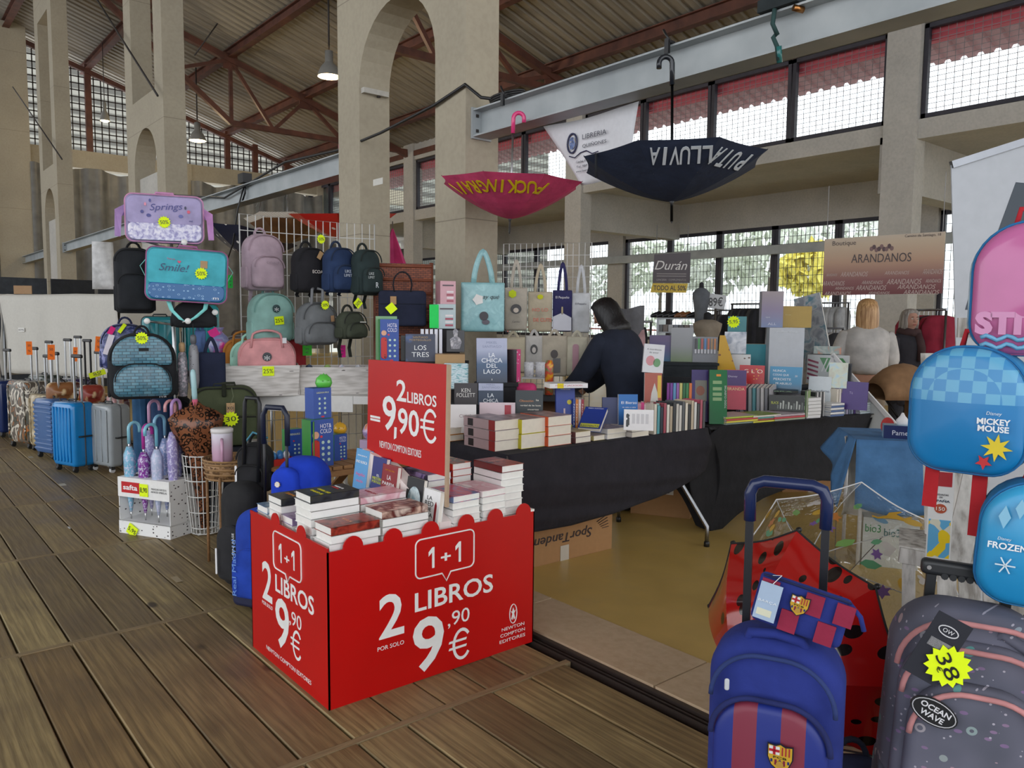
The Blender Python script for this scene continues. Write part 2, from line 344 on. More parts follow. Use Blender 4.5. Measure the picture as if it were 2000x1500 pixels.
struct(wA.build('wall_right', MCON2))
struct(MB().box(XA-.14, XA-.1, -8, 29, ztop+.14, ztop+.3).build('trim_4', MRUST))
struct(MB().box(XA+.15, XA+.3, -8, 29, ztop-.24, ztop+.05).build('trim_5', MRED))
for i, yc in enumerate(cols):
    struct(MB().box(XA-.16, XA+.2, yc-.28, yc+.28, -.05, ZR(XA)+.05).build('wall_pier', MCON2))
    struct(MB().box(XA-.1, XB, yc-.05+.0, yc+.35, 3.7, zled).build('wall_aisle_rib', MCON2))
for i in range(len(cols)-1):
    a, b = cols[i]+.28, cols[i+1]-.28; n = 4; wd = (b-a)/n
    if i == 0: n = 4
    for k_ in range(n): window(a+wd*(k_+.5), wd-.03, XA, zsil, ztop, 13, 16, .008, .07)
struct(MB().box(XA+.15, XB+.2, -8, 29, zled, zled+.2).build('ceiling_aisle', MCON2))
# outer aisle wall
ztB = XP(1699, 424, XB).z
wB = MB().box(XB, XB+.25, -8, 29, ztB, zled+.1).box(XB, XB+.25, -8, 29, -.05, .85)
colB = [YY for YY in (XP(1745, 450, XB).y-8.9, XP(1840, 450, XB).y, XP(1210, 480, XB).y, XP(905, 500, XB).y, XP(800, 500, XB).y)]
struct(wB.build('wall_outer', MCON2))
zbm = XP(1606, 489, XB-.4).z; zbt = XP(1606, 471, XB-.4).z
struct(MB().box(XB-.3, XB-.1, -8, 29, zbm, zbt).build('trim_6', MGAL))
pY = [XP(px, 500, XB).y for px in (1805, 1207, 918, 795, 716)]
pY = [pY[0]-7.0]+pY
for k_, yp in enumerate(pY):
    struct(MB().box(XB-.12, XB+.3, yp-.3, yp+.3, -.05, zled).build('wall_pier', MCON2))
    if k_ == len(pY)-1: break
    y0, y1 = yp+.3, pY[k_+1]-.3; n = max(1, round((y1-y0)/1.75)); wd = (y1-y0)/n
    for j in range(n):
        yc = y0+wd*(j+.5); window(yc, wd-.01, XB+.05, zbt-.05, ztB, 13, 2, .012, .09); window(yc, wd-.01, XB+.05, .85, zbt-.05, 13, 11, .01, .09)
# ---- far wall with mesh and curtains
YF = 28.3; zsF = YP(255, 306, YF).z
struct(MB().box(-13, XB, YF, YF+.4, zsF-.55, zsF).build('wall_far', MCON))
struct(MB().box(3.4, 4.3, YF-.3, YF+.3, 0, ZR(4)).build('wall_pier', MCON)); 
for X in (8.9, 14.0): struct(MB().box(X-.22, X+.22, YF-.05, YF+.3, 0, zsF).build('wall_pier', MCON))
fm = MB(); X = -6.
while X < 14: fm.box(X-.016, X+.016, YF+.1, YF+.13, zsF, ZR(X)-.35); X += .21
z = zsF+.2
while z < 12:
    xe = min(14, (11.3-.35-z)/.315)
    if xe > -6: fm.box(-6, xe, YF+.1, YF+.13, z-.016, z+.016)
    z += .21
o = struct(fm.build('wall_mesh_screen', MDR))
for X in (6.0, 7.35, 10.4, 11.4, 12.6, 13.6): MB().box(X-.09, X+.09, YF-.02, YF+.12, zsF, ZR(X)-.1).build('mullion', MRUST, o)
MB().bar((-6, YF, ZR(-4)-.6), (-4, YF, ZR(-4)-.32), .14, .14).bar((-4, YF, ZR(-4)-.32), (14, YF, ZR(14)-.32), .14, .14).build('head_rail', MRUST, o)
# the neighbouring shed seen through the mesh
def slatm():
    nb = NB('pale_cladding'); w_ = nb.n('TexWave', {'Vector': nb.co(), 'Scale': .5, 'Distortion': .6, 'Detail': 1}, bands_direction='Z'); nb.base(nb.ramp(w_.outputs['Fac'], [(.3, '55544e'), (.7, '8a8980')]), .7); return nb.m
sh = MB().box(-30, 40, 44, 44.4, 0, 14.2).build('neighbouring_shed', slatm()); tag(sh, 'pale clad shed wall seen through the far mesh screen', 'building')
def curtain(x0, x1, ztop_, zbot, seed, lab):
    r = random.Random(seed); ph = [r.uniform(0, 6) for _ in range(4)]; n = int((x1-x0)*10)
    def fn(u, v):
        x = x0+(x1-x0)*u; d = .09*math.sin(x*7+ph[0])+.05*math.sin(x*17+ph[1])*(.4+.6*v)
        sag = .14*abs(math.sin((x-x0)*PI/1.7))**3 if v > .99 else 0
        return (x, YF-.25+d, zbot+(ztop_-sag-zbot)*v)
    nb = MC.get('curt')
    if nb is None:
        q = NB('grey_tarpaulin'); n2 = q.n('TexNoise', {'Vector': q.co(), 'Scale': 3}); q.base(q.ramp(n2.outputs['Fac'], [(.3, '5c5b57'), (.7, '74736e')]), .45); MC['curt'] = nb = q.m
    return tag(MB().sheet(fn, n, 12).build('tarpaulin_curtain', nb), lab, 'curtain', 'tarpaulins on the far wall')
zc = zsF-.57
curtain(-3.5, 3.42, zc, .2, 1, 'grey tarpaulin curtain at far left of the far wall'); curtain(4.28, 8.75, zc, .2, 2, 'grey tarpaulin curtain hanging between the first two far piers')
curtain(9.05, 13.85, zc, .2, 3, 'grey tarpaulin curtain hung behind the grid panel, far wall'); curtain(14.3, 17.8, zc-1.8, .2, 4, 'grey tarpaulin curtain in the far corner of the aisle')
# pendant lamps
def lamp(px, py, X, lab):
    p = XP(px, py, X); t = thing('pendant_lamp', lab, 'lamp', (p.x, p.y, p.z), 0, 'bell lamps under the roof')
    MB().lathe([(.24, 0), (.235, .05), (.17, .2), (.1, .28), (.085, .3), (.085, .52), (.03, .54)], 20).build('lamp_shade', mat('8c8b86', 'plastic'), t)
    MB().lathe([(.001, -.035), (.12, -.03), (.19, -.015), (.225, .03)], 20).build('bulb_cover', emis('ffdca0', 7), t)
    MB().tube([(0, 0, .54), (0, 0, ZR(p.x)-p.z-.1)], .02, 6).build('rod', MDR, t)
    l = bpy.data.lights.new('lamp_light', 'POINT'); l.energy = 60 if px > 300 else 12; t.scale = (1, 1, 1) if px > 300 else (.55, .55, 1); l.color = (1, .8, .5); l.shadow_soft_size = .1; lo = bpy.data.objects.new('lamp_light', l); C.objects.link(lo); lo.location = (p.x, p.y, p.z-.15)
lamp(643, 150, 7.9, 'lit bell lamp hanging nearest, beside the arched pillar'); lamp(386, 275, 8.0, 'lit bell lamp hanging lower beside the second pillar')
lamp(205, 236, 5.9, 'small lit bell lamp far off between the second and third pillars')
# bracing rods
def rod(a, b): tag(MB().tube([a, b], .018, 6).build('brace_rod', MDR), 'thin dark steel brace rod slanting down to '+('the second pillar' if b.y < 16 else 'the third pillar'), 'rod')
rod(XP(190, 0, 3.8), XP(308, 187, 3.8)); rod(XP(25, 170, 3.8), XP(121, 311, 3.8))
tag(MB().tube([YP(440, 25, 21.0), YP(380, 108, 21.0)], .018, 6).build('brace_rod', MDR), 'thin dark steel brace rod under the roof right of the second pillar', 'rod')
# ================================================================ BUILDERS
def fit(l, t, r, b, d, rz=None, dd=0.0):
    """pixel box at a depth -> bottom centre point, real width, height, facing"""
    p = DP((l+r)/2, b, d); q = DP((l+r)/2, t, d); az = face(p); rz = az if rz is None else rz
    a = rz-az; w = max(.02, ((r-l)/FPX*d-dd*abs(math.sin(a)))/max(.25, math.cos(a)))
    return p, w, q.z-p.z, rz
def art(c1, c2, c3, sc=8, kind='cloud', rough=.3, st=(.35, .5, .65)):
    k = (c1, c2, c3, sc, kind)
    if k in MC: return MC[k]
    nb = NB('cover_art'); co = nb.co()
    if kind == 'cloud': f = nb.n('TexNoise', {'Vector': co, 'Scale': sc, 'Detail': 3, 'Distortion': .6}).outputs['Fac']; c = nb.ramp(f, [(st[0], c1), (st[1], c2), (st[2], c3)])
    elif kind == 'band': f = nb.n('TexNoise', {'Vector': nb.co(scale=(1, 1, 4)), 'Scale': sc, 'Detail': 4, 'Distortion': .5}).outputs['Fac']; c = nb.ramp(f, [(st[0], c1), (st[1], c2), (st[2], c3)])
    elif kind == 'grad':   # bottom to top
        s = nb.n('SeparateXYZ', {'Vector': co}).outputs[2]; f = nb.n('Math', {0: s, 1: 1.0/sc}, operation='MULTIPLY').outputs[0]; c = nb.ramp(f, [(0.05, c1), (.5, c2), (.95, c3)])
    elif kind in ('spots', 'spotsz'): f = nb.n('TexVoronoi', {'Vector': nb.n('Mapping', {'Vector': nb.co(rot=(0, 0, PI/4 if kind == 'spots' else 0)), 'Scale': (1, 0, 1) if kind == 'spots' else (1, 1, 0)}).outputs[0], 'Scale': sc, 'Randomness': .55}).outputs['Distance']; c = nb.ramp(f, [(.0, c3), (.22, c2), (.3, c1)], 'CONSTANT')
    elif kind == 'cells': v = nb.n('TexVoronoi', {'Vector': co, 'Scale': sc}); f = nb.n('SeparateColor', {0: v.outputs['Color']}).outputs[0]; c = nb.ramp(f, [(0, c1), (.4, c2), (.7, c3)], 'CONSTANT')
    elif kind == 'check': f = nb.n('TexChecker', {'Vector': co, 'Scale': sc, 'Color1': (*col(c1), 1), 'Color2': (*col(c2), 1)}); c = f.outputs['Color']
    elif kind == 'stripe': f = nb.n('TexWave', {'Vector': co, 'Scale': sc, 'Distortion': 0}, bands_direction='X').outputs['Fac']; c = nb.ramp(f, [(0, c1), (.5, c2), (.9, c3)], 'CONSTANT')
    elif kind == 'leopard':
        v = nb.n('TexVoronoi', {'Vector': co, 'Scale': sc, 'Randomness': 1}); n2 = nb.n('TexNoise', {'Vector': co, 'Scale': sc*2}); s = nb.n('Math', {0: v.outputs['Distance'], 1: nb.n('Math', {0: n2.outputs['Fac'], 1: .5}, operation='MULTIPLY').outputs[0]}, operation='ADD').outputs[0]
        c = nb.ramp(s, [(0, c3), (.34, c1), (.56, c2), (.78, c1)], 'CONSTANT')
    elif kind == 'camo': f = nb.n('TexNoise', {'Vector': nb.co(scale=(1, 1, .6)), 'Scale': sc, 'Detail': 1.2, 'Distortion': 1.4}).outputs['Fac']; c = nb.ramp(f, [(0, c1), (.42, c2), (.5, c1), (.56, c3), (.62, 'a8642c'), (.66, c1)], 'CONSTANT')
    elif kind == 'brick':
        f = nb.n('TexBrick', {'Vector': nb.co(rot=(PI/2, 0, 0)), 'Scale': sc, 'Color1': (*col(c1), 1), 'Color2': (*col(c2), 1), 'Mortar': (*col(c3), 1), 'Mortar Size': .035, 'Bias': 0., 'Brick Width': .7, 'Row Height': .3}); n2 = nb.n('TexNoise', {'Vector': co, 'Scale': 20}); c = nb.mix(.12, f.outputs['Color'], nb.ramp(n2.outputs['Fac'], [(.4, c1), (.6, 'a8c4cc')]))
    elif kind == 'plaid':
        a = nb.n('TexWave', {'Vector': co, 'Scale': sc}, bands_direction='X').outputs['Fac']; b = nb.n('TexWave', {'Vector': co, 'Scale': sc}, bands_direction='Y').outputs['Fac']
        c = nb.mix(.5, nb.ramp(a, [(0, c1), (.5, c2), (.8, c3)], 'CONSTANT'), nb.ramp(b, [(0, c1), (.5, c2), (.8, c3)], 'CONSTANT'))
    nb.base(c, rough); MC[k] = nb.m; return nb.m
def am(x, kind='fabric'): return x if isinstance(x, bpy.types.Material) else mat(x, kind)
MNEON = 'e6ff00'
def starlabel(par, x, z, r, s, y=-.004, rot=.1, c=MNEON, name='price_star', tc='1c1c1c'):
    o = MB().prism(star(0, 0, r, r*.78, 14), -.002, 0).build(name, mat(c, 'paper'), par, (x, y, z))
    o.rotation_euler = (0, -rot, 0)
    if s: text(s, tc, o, 0, 0, r*.62, r*1.25, -.0035, 0)
    return o
def card(par, x, z, w, h, s='', y=-.004, rot=0, c=MNEON, name='price_card', tc='1c1c1c', th=None, cz=0):
    o = MB().box(-w/2, w/2, -.0015, 0, -h/2, h/2).build(name, mat(c, 'paper'), par, (x, y, z)); o.rotation_euler = (0, -rot, 0)
    if s: text(s, tc, o, 0, cz, th or h*.45, w*.85, -.003, 0)
    return o
def backpack(name, label, loc, rz, w, h, d=.16, c='222222', pc=None, trim='151515', pocket=.55, pw=.84, loop=True, group=None, cat='backpack', zips=True, bulge=.02, rt=.42, rb=.16, top=None, hang=0.0, strapc=None, rot=None, kind='fabric', side=True):
    t = thing(name, label, cat, loc, rz, group, rot); M = am(c, kind); T = am(trim, 'fabric')
    MB().puff(rrect(w, h, w*rt, w*rb, 8), d, min(.05, d*.35), bulge, -d/2).build('body', M, t)
    if pocket:
        MB().puff(rrect(w*pw, h*pocket, w*.3, w*.12, 7, h*.05), .06, .028, .012, -d/2-.045).build('front_pocket', am(pc, kind) if pc else M, t)
        if zips:
            o = rrect(w*pw*.94, h*pocket*.92, w*.28, w*.1, 7, h*.09); o = [p for p in o if p[1] > h*pocket*.45]
            MB().tube([(x, -d/2-.052, z) for x, z in o], .0045, 5).build('zip', T, t)
    if zips:
        o = [p for p in rrect(w*.93, h*.95, w*rt*.95, w*rb, 8, h*.02) if p[1] > h*.5]
        MB().tube([(x, -d/2-.002, z) for x, z in o], .005, 5).build('zip', T, t)
    if side:
        for sx in (-1, 1): MB().puff(rrect(d*.7, h*.38, .02, .02, 3, h*.04), .02, .009).build('side_pocket', M, t, (sx*(w/2+.004), 0, 0), sx*PI/2)
    if loop:
        n = 9; MB().tube([(-.045*math.cos(PI*k/(n-1)), d*.25, h-.015+.06*math.sin(PI*k/(n-1))) for k in range(n)], .009, 6).build('carry_loop', am(strapc or trim, 'fabric'), t)
    for k in range(2 if hang else 0):
        sx = -1 if k else 1; MB().add([(sx*w*.22+i, d/2-.02+j*.03, z) for z, j in ((.02, 0), (-hang*.5, 1), (-hang, .4)) for i in (-.014, .014)], [(0, 1, 3, 2), (2, 3, 5, 4)]).build('shoulder_strap', am(strapc or trim, 'fabric'), t, solid=.004)
    return t
def boxthing(name, label, cat, loc, rz, w, d, h, c, side=None, group=None, titles=(), topc=None, flaps=None, rot=None, kind='print'):
    """carton with front at local y=0, going back to y=d"""
    t = thing(name, label, cat, loc, rz, group, rot); m = [am(c, kind), am(side or c, kind), am(topc or side or c, kind)]; e = .0015
    b = MB(); b.box(-w/2, w/2, 0, e, 0, h, 0).box(-w/2, w/2, d-e, d, 0, h, 0).box(-w/2, -w/2+e, e, d-e, 0, h, 1).box(w/2-e, w/2, e, d-e, 0, h, 1).box(-w/2, w/2, 0, d, h-.0005, h, 2).box(-w/2, w/2, 0, d, 0, .001, 2)
    b.build('carton', m, t)
    for q in titles: text(q[0], q[1], t, q[2]*w, q[3]*h, q[4], (q[5]*w if len(q) > 5 and q[5] else None), -.002)
    return t
UP = None
def book(label, loc, W=.14, H=.21, T=.03, c='ffffff', rot=(0, 0, 0), group=None, pages='ece6da', titles=(), art_=None, spine=None, name='book', stitle=None):
    """front cover on -y, spine on -x, height z; titles: (text,colour,x,z,h,w) fractions of W,H"""
    t = thing(name, label, 'book', loc, 0, group, rot); cm = am(art_ or c, 'print'); sm = am(spine, 'print') if spine else cm; e = .0018
    MB().box(-W/2, W/2, 0, e, 0, H, 0).box(-W/2, W/2, T-e, T, 0, H, 1 if spine else 0).box(-W/2, -W/2+e, 0, T, 0, H, 1).build('cover', [cm, sm], t)
    MB().box(-W/2+e, W/2-.003, e, T-e, .003, H-.003).build('pages', mat(pages, 'paper'), t)
    for q in titles: text(q[0], q[1], t, q[2]*W, q[3]*H, q[4], q[5]*W if len(q) > 5 and q[5] else None, -.0008)
    if stitle:
        s = text(stitle[0], stitle[1], t, h=T*.4, name='spine_lettering'); s.location = (-W/2-.0008, T/2, H*.5); s.rotation_euler = Matrix(((0, 0, -1), (0, -1, 0), (-1, 0, 0))).transposed().to_euler(); FIT.append((s, H*.7, T*.4))
    return t
FLAT = -PI/2
def suitcase(label, loc, rz, w, h, d, c, ribs=4, group='suitcases in a row by the deck', handle=.0, m=None, wheelc='222222', grip='1c1c1e', pole='b8bcc0', vert=True, kind='gloss'):
    """broad side faces -y"""
    t = thing('suitcase', label, 'suitcase', loc, rz, group); M = m or mat(c, kind); z0 = .055
    MB().puff(rrect(w, h-z0, .045, .035, 5, z0), d, .035, .008, -d/2, 3).build('shell', M, t)
    for k in range(ribs):
        if vert: x = -w/2+.05+(w-.1)*k/(ribs-1); MB().puff(rrect(.022, h-z0-.09, .01, .01, 2, z0+.045), .012, .005, 0, -d/2-.013, 2).build('rib', M, t, (x, 0, 0))
        else: zz = z0+.05+(h-z0-.1)*k/(ribs-1); MB().puff([(a, b) for a, b in rrect(w-.02, .03, .012, .012, 2, 0)], d+.012, .008, 0, -d/2-.006, 2).build('rib', M, t, (0, 0, zz-.015))
    out = rrect(d*1.0, h-z0-.01, .04, .035, 5, z0+.005)
    MB().tube([(x_, 0, z_) for x_, z_ in rrect(w+.004, h-z0+.002, .045, .035, 5, z0-.001)], .006, 5, closed=True).build('zip_seam', mat('3a3d40', 'plastic'), t)
    for sx in (-1, 1):
        for sy in (-1, 1):
            wh = MB(); xx, yy = sx*(w/2-.045), sy*(d/2-.035)
            wh.tube([(xx-.014, yy, .024), (xx+.014, yy, .024)], .024, 12); o = wh.build('wheel', mat(wheelc, 'plastic'), t)
            MB().box(xx-.02, xx+.02, yy-.018, yy+.018, .03, .065).build('wheel_fork', mat('2a2a2c', 'plastic'), o)
    MB().tube([(w/2+.002, -.06, h*.52), (w/2+.02, -.05, h*.52), (w/2+.02, .05, h*.52), (w/2+.002, .06, h*.52)], .008, 6).build('side_handle', mat('1e2022', 'plastic'), t)
    MB().tube([(-.06, 0, h), (-.05, 0, h+.02), (.05, 0, h+.02), (.06, 0, h)], .008, 6).build('top_handle', mat('2a2c2e', 'plastic'), t)
    if handle:
        s = .055
        for sx in (-1, 1): MB().box(sx*s-.008, sx*s+.008, d/2-.06, d/2-.044, h-.01, h+handle).build('handle_pole', mat(pole, 'metal'), t)
        MB().puff(rrect(2*s+.05, .035, .014, .008, 3, 0), .03, .01, 0, -.015, 2).build('handle_grip', mat(grip, 'plastic'), t, (0, d/2-.052, h+handle-.01))
    return t
def crook(t, x, y, z, c, L=.14, r=.011, R_=.042, name='crook_handle', a=0):
    ca, sa = math.cos(a), math.sin(a); pts = [(x, y, z), (x, y, z+L)]+[(x+ca*(R_-R_*math.cos(PI*k/9)), y+sa*(R_-R_*math.cos(PI*k/9)), z+L+R_*math.sin(PI*k/9)) for k in range(1, 10)]+[(x+ca*2*R_, y+sa*2*R_, z+L-.03)]
    MB().tube(pts, r, 10).build(name, mat(c, 'gloss'), t)
def closed_umbrella(label, loc, h, cc, hc, group=None, m=None, r=.028, a=0, hL=.12, tilt=0):
    """standing tip down, crook up; h = canopy length"""
    t = thing('folded_umbrella', label, 'umbrella', loc, 0, group, (tilt, 0, 0)); rs = []; n = 16
    for k in range(9):
        u = k/8; rr = r*(.22+.85*math.sin(min(1, u*1.25)*PI/2)) if u < .93 else r*.5
        rs.append([(rr*(1+.22*(j % 2))*math.cos(2*PI*j/n), rr*(1+.22*(j % 2))*math.sin(2*PI*j/n), .05+(h-.05)*u) for j in range(n)])
    MB().rings(rs, True).build('folded_canopy', m or mat(cc, 'gloss'), t)
    MB().tube([(0, 0, 0), (0, 0, .06)], .005, 6).build('tip', mat('d8d8d8', 'metal'), t)
    MB().tube([(0, 0, h-.02), (0, 0, h+.03)], .007, 6).build('shaft', mat('c8c8ca', 'metal'), t)
    crook(t, 0, 0, h+.02, hc, hL, a=a); return t
def open_umbrella(name, label, loc, rot, rad, c, drop, handle, shaft_c='c9c9cc', hc='d8357e', n=8, hl=.12, fer=.09, m=None, ribs=True, extra=None, group=None, seg=6, shaftL=None, sm=None, scallop=.06):
    """canopy apex at origin pointing -z (inverted, hanging); rim at z=+drop; handle up"""
    t = thing(name, label, 'umbrella', loc, 0, group, rot); M = m or mat(c, 'fabric')
    def P(i, a):   # i 0..1 from apex
        k = (a/(2*PI)*n) % 1; rr = rad*(i*.93+.07*math.sin(i*PI/2)); z = drop*(i**1.38)
        s = math.cos(PI/n)/math.cos((k-.5)*2*PI/n)*(1-scallop*.6*math.sin(PI*k)*i**4); return (rr*s*math.cos(a), rr*s*math.sin(a), z)
    for g in range(n):
        MB().sheet(lambda u, v, g=g: P(.02+.98*v, 2*PI*(g+u)/n), 8, 10).build('canopy_panel', M if not isinstance(M, list) else M[g % len(M)], t)
    for g in range(n if ribs else 0):
        a = 2*PI*g/n; MB().tube([tuple(Vector(P(i/8, a))+Vector((0, 0, .004))) for i in range(9)], .0022, 4).build('rib', mat('55565a', 'metal') if not sm else sm, t)
        rp = P(.55, a); MB().tube([rp, (0, 0, drop*.95)], .0018, 4).build('stretcher', mat('8a8b90', 'metal'), t)
    L = shaftL or rad*1.55
    MB().tube([(0, 0, -fer), (0, 0, L)], .009, 8).build('shaft', mat(shaft_c, 'metal'), t)
    MB().lathe([(.001, -fer-.012), (.006, -fer), (.009, -.01), (.016, .0), (.012, .006)], 10).build('ferrule', mat('2a2a2c', 'plastic'), t)
    if handle: crook(t, 0, 0, L-.02, hc, hl, .016, .04, a=handle)
    t['P'] = 0
    return t, P
def tote(label, loc, rz, w, h, c, straps=.22, group='tote bags on the grid panel', m=None, d=.05, name='tote_bag', sw=.024, sp=.22):
    t = thing(name, label, 'bag', loc, rz, group); M = m or mat(c, 'fabric')
    out = rrect(w, h, .008, .018, 3); MB().puff(out, d, .022, .012, -d/2, 3).build('body', M, t)
    for y in (-d/2+.012, d/2-.012):
        pts = []
        for k in range(13):
            u = k/12; pts.append((w*sp*math.cos(PI*u)*(.35+.65*(1-math.sin(PI*u))**.6), y*(1-math.sin(PI*u)*.7), h-.02+(straps+.02)*math.sin(PI*u)**.8))
        vs = [(x, y_+dy, z) for x, y_, z in pts for dy in (0,)]
        b = MB(); q = []
        for i, (x, y_, z) in enumerate(pts):
            a, b2 = pts[max(0, i-1)], pts[min(12, i+1)]; tx, tz = b2[0]-a[0], b2[2]-a[2]; l = math.hypot(tx, tz) or 1; q += [(x-tz/l*sw/2, y_, z+tx/l*sw/2), (x+tz/l*sw/2, y_, z-tx/l*sw/2)]
        b.add(q, [(2*i, 2*i+1, 2*i+3, 2*i+2) for i in range(12)], True); b.build('strap', M, t, solid=.003)
    return t
def wirepanel(label, a, b, zb, zt, sx=.075, sz=.16, r=.003, fr=.006, group=None, c='c9c9c6', name='grid_panel'):
    a, b = Vector((a[0], a[1], 0)), Vector((b[0], b[1], 0)); L = (b-a).length; rz = math.atan2((b-a).y, (b-a).x); h = zt-zb
    t = thing(name, label, 'grid panel', (a.x, a.y, zb), rz, group); M = mat(c, 'plastic')
    MB().tube([(0, 0, 0), (L, 0, 0), (L, 0, h), (0, 0, h)], fr, 6, closed=True).build('frame', M, t)
    g = MB(); x = sx
    while x < L-.02: g.box(x-r, x+r, -r, r, 0, h); x += sx
    z = sz
    while z < h-.02: g.box(0, L, -r-.004, r-.004, z-r, z+r); z += sz
    stuff(g.build('wires', M, t))
    for x in (.04, L-.04): MB().box(x-.012, x+.012, -.16, .16, -zb+.004, -zb+.02).box(x-.01, x+.01, -.01, .01, -zb+.02, .02).build('foot', M, t)
    return t
def hook(par, x, y, z, M=None): MB().tube([(x, y+.03, z), (x, y-.02, z), (x, y-.03, z+.015)], .003, 5).build('hook', mat('b9b9ba', 'metal'), par)
def table(name, label, a, b, dep, z, top, legs, thk=.03, leg_r=.014, group=None):
    a, b = Vector((a[0], a[1], 0)), Vector((b[0], b[1], 0)); L = (b-a).length; rz = math.atan2((b-a).y, (b-a).x)
    t = thing(name, label, 'table', (a.x, a.y, 0), rz, group); MB().box(0, L, 0, dep, z-thk, z).build('tabletop', mat(top, 'plastic'), t)
    for x in (.08, L-.08):
        for y in (.07, dep-.07): MB().tube([(x, y, 0), (x, y, z-thk)], leg_r, 8).build('leg', mat(legs, 'metal'), t)
    return t
def euro(par, x, z, w, h, y, c='f1f1ee', th=.2):
    b = MB(); n = 18; ro = h/2; o = []; i_ = []
    for k in range(n+1):
        a = R(38)+R(284)*k/n; o.append((x+.08*w+(w*.5)*math.cos(a), z+ro*math.sin(a))); i_.append((x+.08*w+(w*.5-th*h*.5)*math.cos(a), z+(ro-th*h*.5)*math.sin(a)))
    for k in range(n):
        q = [o[k], o[k+1], i_[k+1], i_[k]]; b.add([(p[0], y, p[1]) for p in q], [(0, 1, 2, 3)]); 
    for dz in (.13, -.08): b.add([(p, y-.0003, q) for p, q in ((x-w*.62, z+dz*h-.035*h), (x+w*.3, z+dz*h-.035*h), (x+w*.34, z+dz*h+.04*h), (x-w*.58, z+dz*h+.04*h))], [(0, 1, 2, 3)])
    return b.build('euro_sign', mat(c, 'print'), par)
def one(par, x, z, w, h, y, c='f1f1ee'):
    return MB().add([(x+p*w, y, z+q*h) for p, q in ((0, -.5), (.36, -.5), (.36, .5), (.05, .5), (-.5, .3), (-.5, .08), (0, .25))], [(0, 1, 2, 6), (2, 3, 4, 5, 6)]).build('digit_one', mat(c, 'print'), par)
# ================================================================ RED BOX WITH BOOKS
RED = 'd40d12'
def redmat():
    nb = NB('red_card'); n_ = nb.n('TexNoise', {'Vector': nb.co(), 'Scale': 2}); nb.base(nb.ramp(n_.outputs['Fac'], [(.3, 'b60000'), (.7, 'c20000')]), .38); return nb.m
MR = redmat(); MW = mat('f1f1ee', 'print')
bx = thing('display_box', 'large red cardboard box printed 2 LIBROS 9,90, full of white paperbacks', 'display box', (1.31, 2.64, 0))
def wavy(L, bumps, h=.615, r=.043, lo=0):
    o = [(0, 0), (L, 0), (L, h)]
    for c in reversed(bumps): o += [(c+r*math.cos(PI*k/10), h+r*1.05*math.sin(PI*k/10)) for k in range(11)]
    return o+[(0, h)]
def bubble(par, x0, x1, z0, z1, tx, tz, y):
    o = rrect(x1-x0, z1-z0, .025, .025, 5); o = [((x0+x1)/2+x, z0+z) for x, z in o]
    i = 6*4  # insert the tip between bottom-left and bottom-right corners
    pts = o[:]+[(tx-.022, z0), (tx, tz), (tx+.022, z0)]
    MB().tube([(x, y, z) for x, z in pts], .0035, 6, closed=True).build('speech_bubble', MW, par)
pf = MB().prism(wavy(1.03, [.108, .285, .462, .645, .803, .965]), 0, .006).build('front_panel', MR, bx)
bubble(pf, .388, .684, .43, .592, .54, .394, -.001)
T = lambda s, x0, x1, z0, z1, p=pf, b=.02, X0=1.31, sg=1: text(s, 'f1f1ee', p, ((x0+x1)/2-X0)*sg, (z0+z1)/2, z1-z0, abs(x1-x0), -.001, bold=b)
one(pf,.468,.506,.034,.088,-.001); one(pf,.603,.506,.034,.088,-.001); T('+', 1.822, 1.872, .472, .52, b=.03); T('2', 1.527, 1.643, .221, .398); T('LIBROS', 1.694, 2.1, .293, .374); T('POR SOLO', 1.52, 1.642, .176, .193, b=0)
T('9', 1.684, 1.838, .03, .262); T(',90', 1.858, 1.972, .183, .254, b=0); euro(pf,.614,.1,.1,.14,-.001)
T('NEWTON', 2.152, 2.284, .095, .11, b=0); T('COMPTON', 2.144, 2.288, .068, .083, b=0); T('EDITORES', 2.14, 2.29, .041, .056, b=0)
MB().tube([(.908+.021*math.cos(a*PI/10), -.001, .163+.044*math.sin(a*PI/10)) for a in range(20)], .0022, 5, closed=True).build('oval_emblem', MW, pf)
MB().prism([(.904, .135), (.908, .15), (.912, .135), (.92, .14), (.913, .163), (.923, .178), (.914, .174), (.908, .192), (.902, .174), (.893, .178), (.903, .163), (.896, .14)], -.001, .001).build('figure_emblem', MW, pf)
ps = MB().prism(wavy(.75, [.27, .52], .63, .038), 0, .006).build('side_panel', MR, bx, (0, .75, 0), -PI/2)
bubble(ps, 3.39-3.135, 3.39-2.865, .435, .595, .395, .405, -.001)
TS = lambda s, y0, y1, z0, z1, b=.02: T(s, y0, y1, z0, z1, ps, b, 3.39, -1)
one(ps,.325,.512,.034,.082,-.001); one(ps,.45,.512,.034,.082,-.001); TS('+', 3.025, 2.978, .48, .52, .03); TS('2', 3.262, 3.158, .265, .438); TS('LIBROS', 3.122, 2.757, .335, .41); TS('POR SOLO', 3.268, 3.157, .238, .254, 0)
TS('9', 3.127, 2.99, .1, .318); TS(',90', 2.986, 2.872, .228, .296, 0); euro(ps,.468,.165,.09,.125,-.001); TS('NEWTON COMPTON EDITORES', 3.23, 2.79, .045, .063, 0)
MB().prism(wavy(.75, [.14, .38, .62], .615, .038), 0, .006).build('side_panel', MR, bx, (1.03, 0, 0), PI/2)
MB().prism(wavy(1.03, [.108, .285, .462, .645, .803, .965]), -.006, 0).build('back_panel', MR, bx, (0, .75, 0))
MB().box(.006, 1.024, .006, .744, .5, .503).build('tray', mat('c9b18a', 'paper'), bx)
MB().box(1.0, 1.03, .001, .05, .6, .625).build('card_edge', mat('f0ece4', 'paper'), bx)
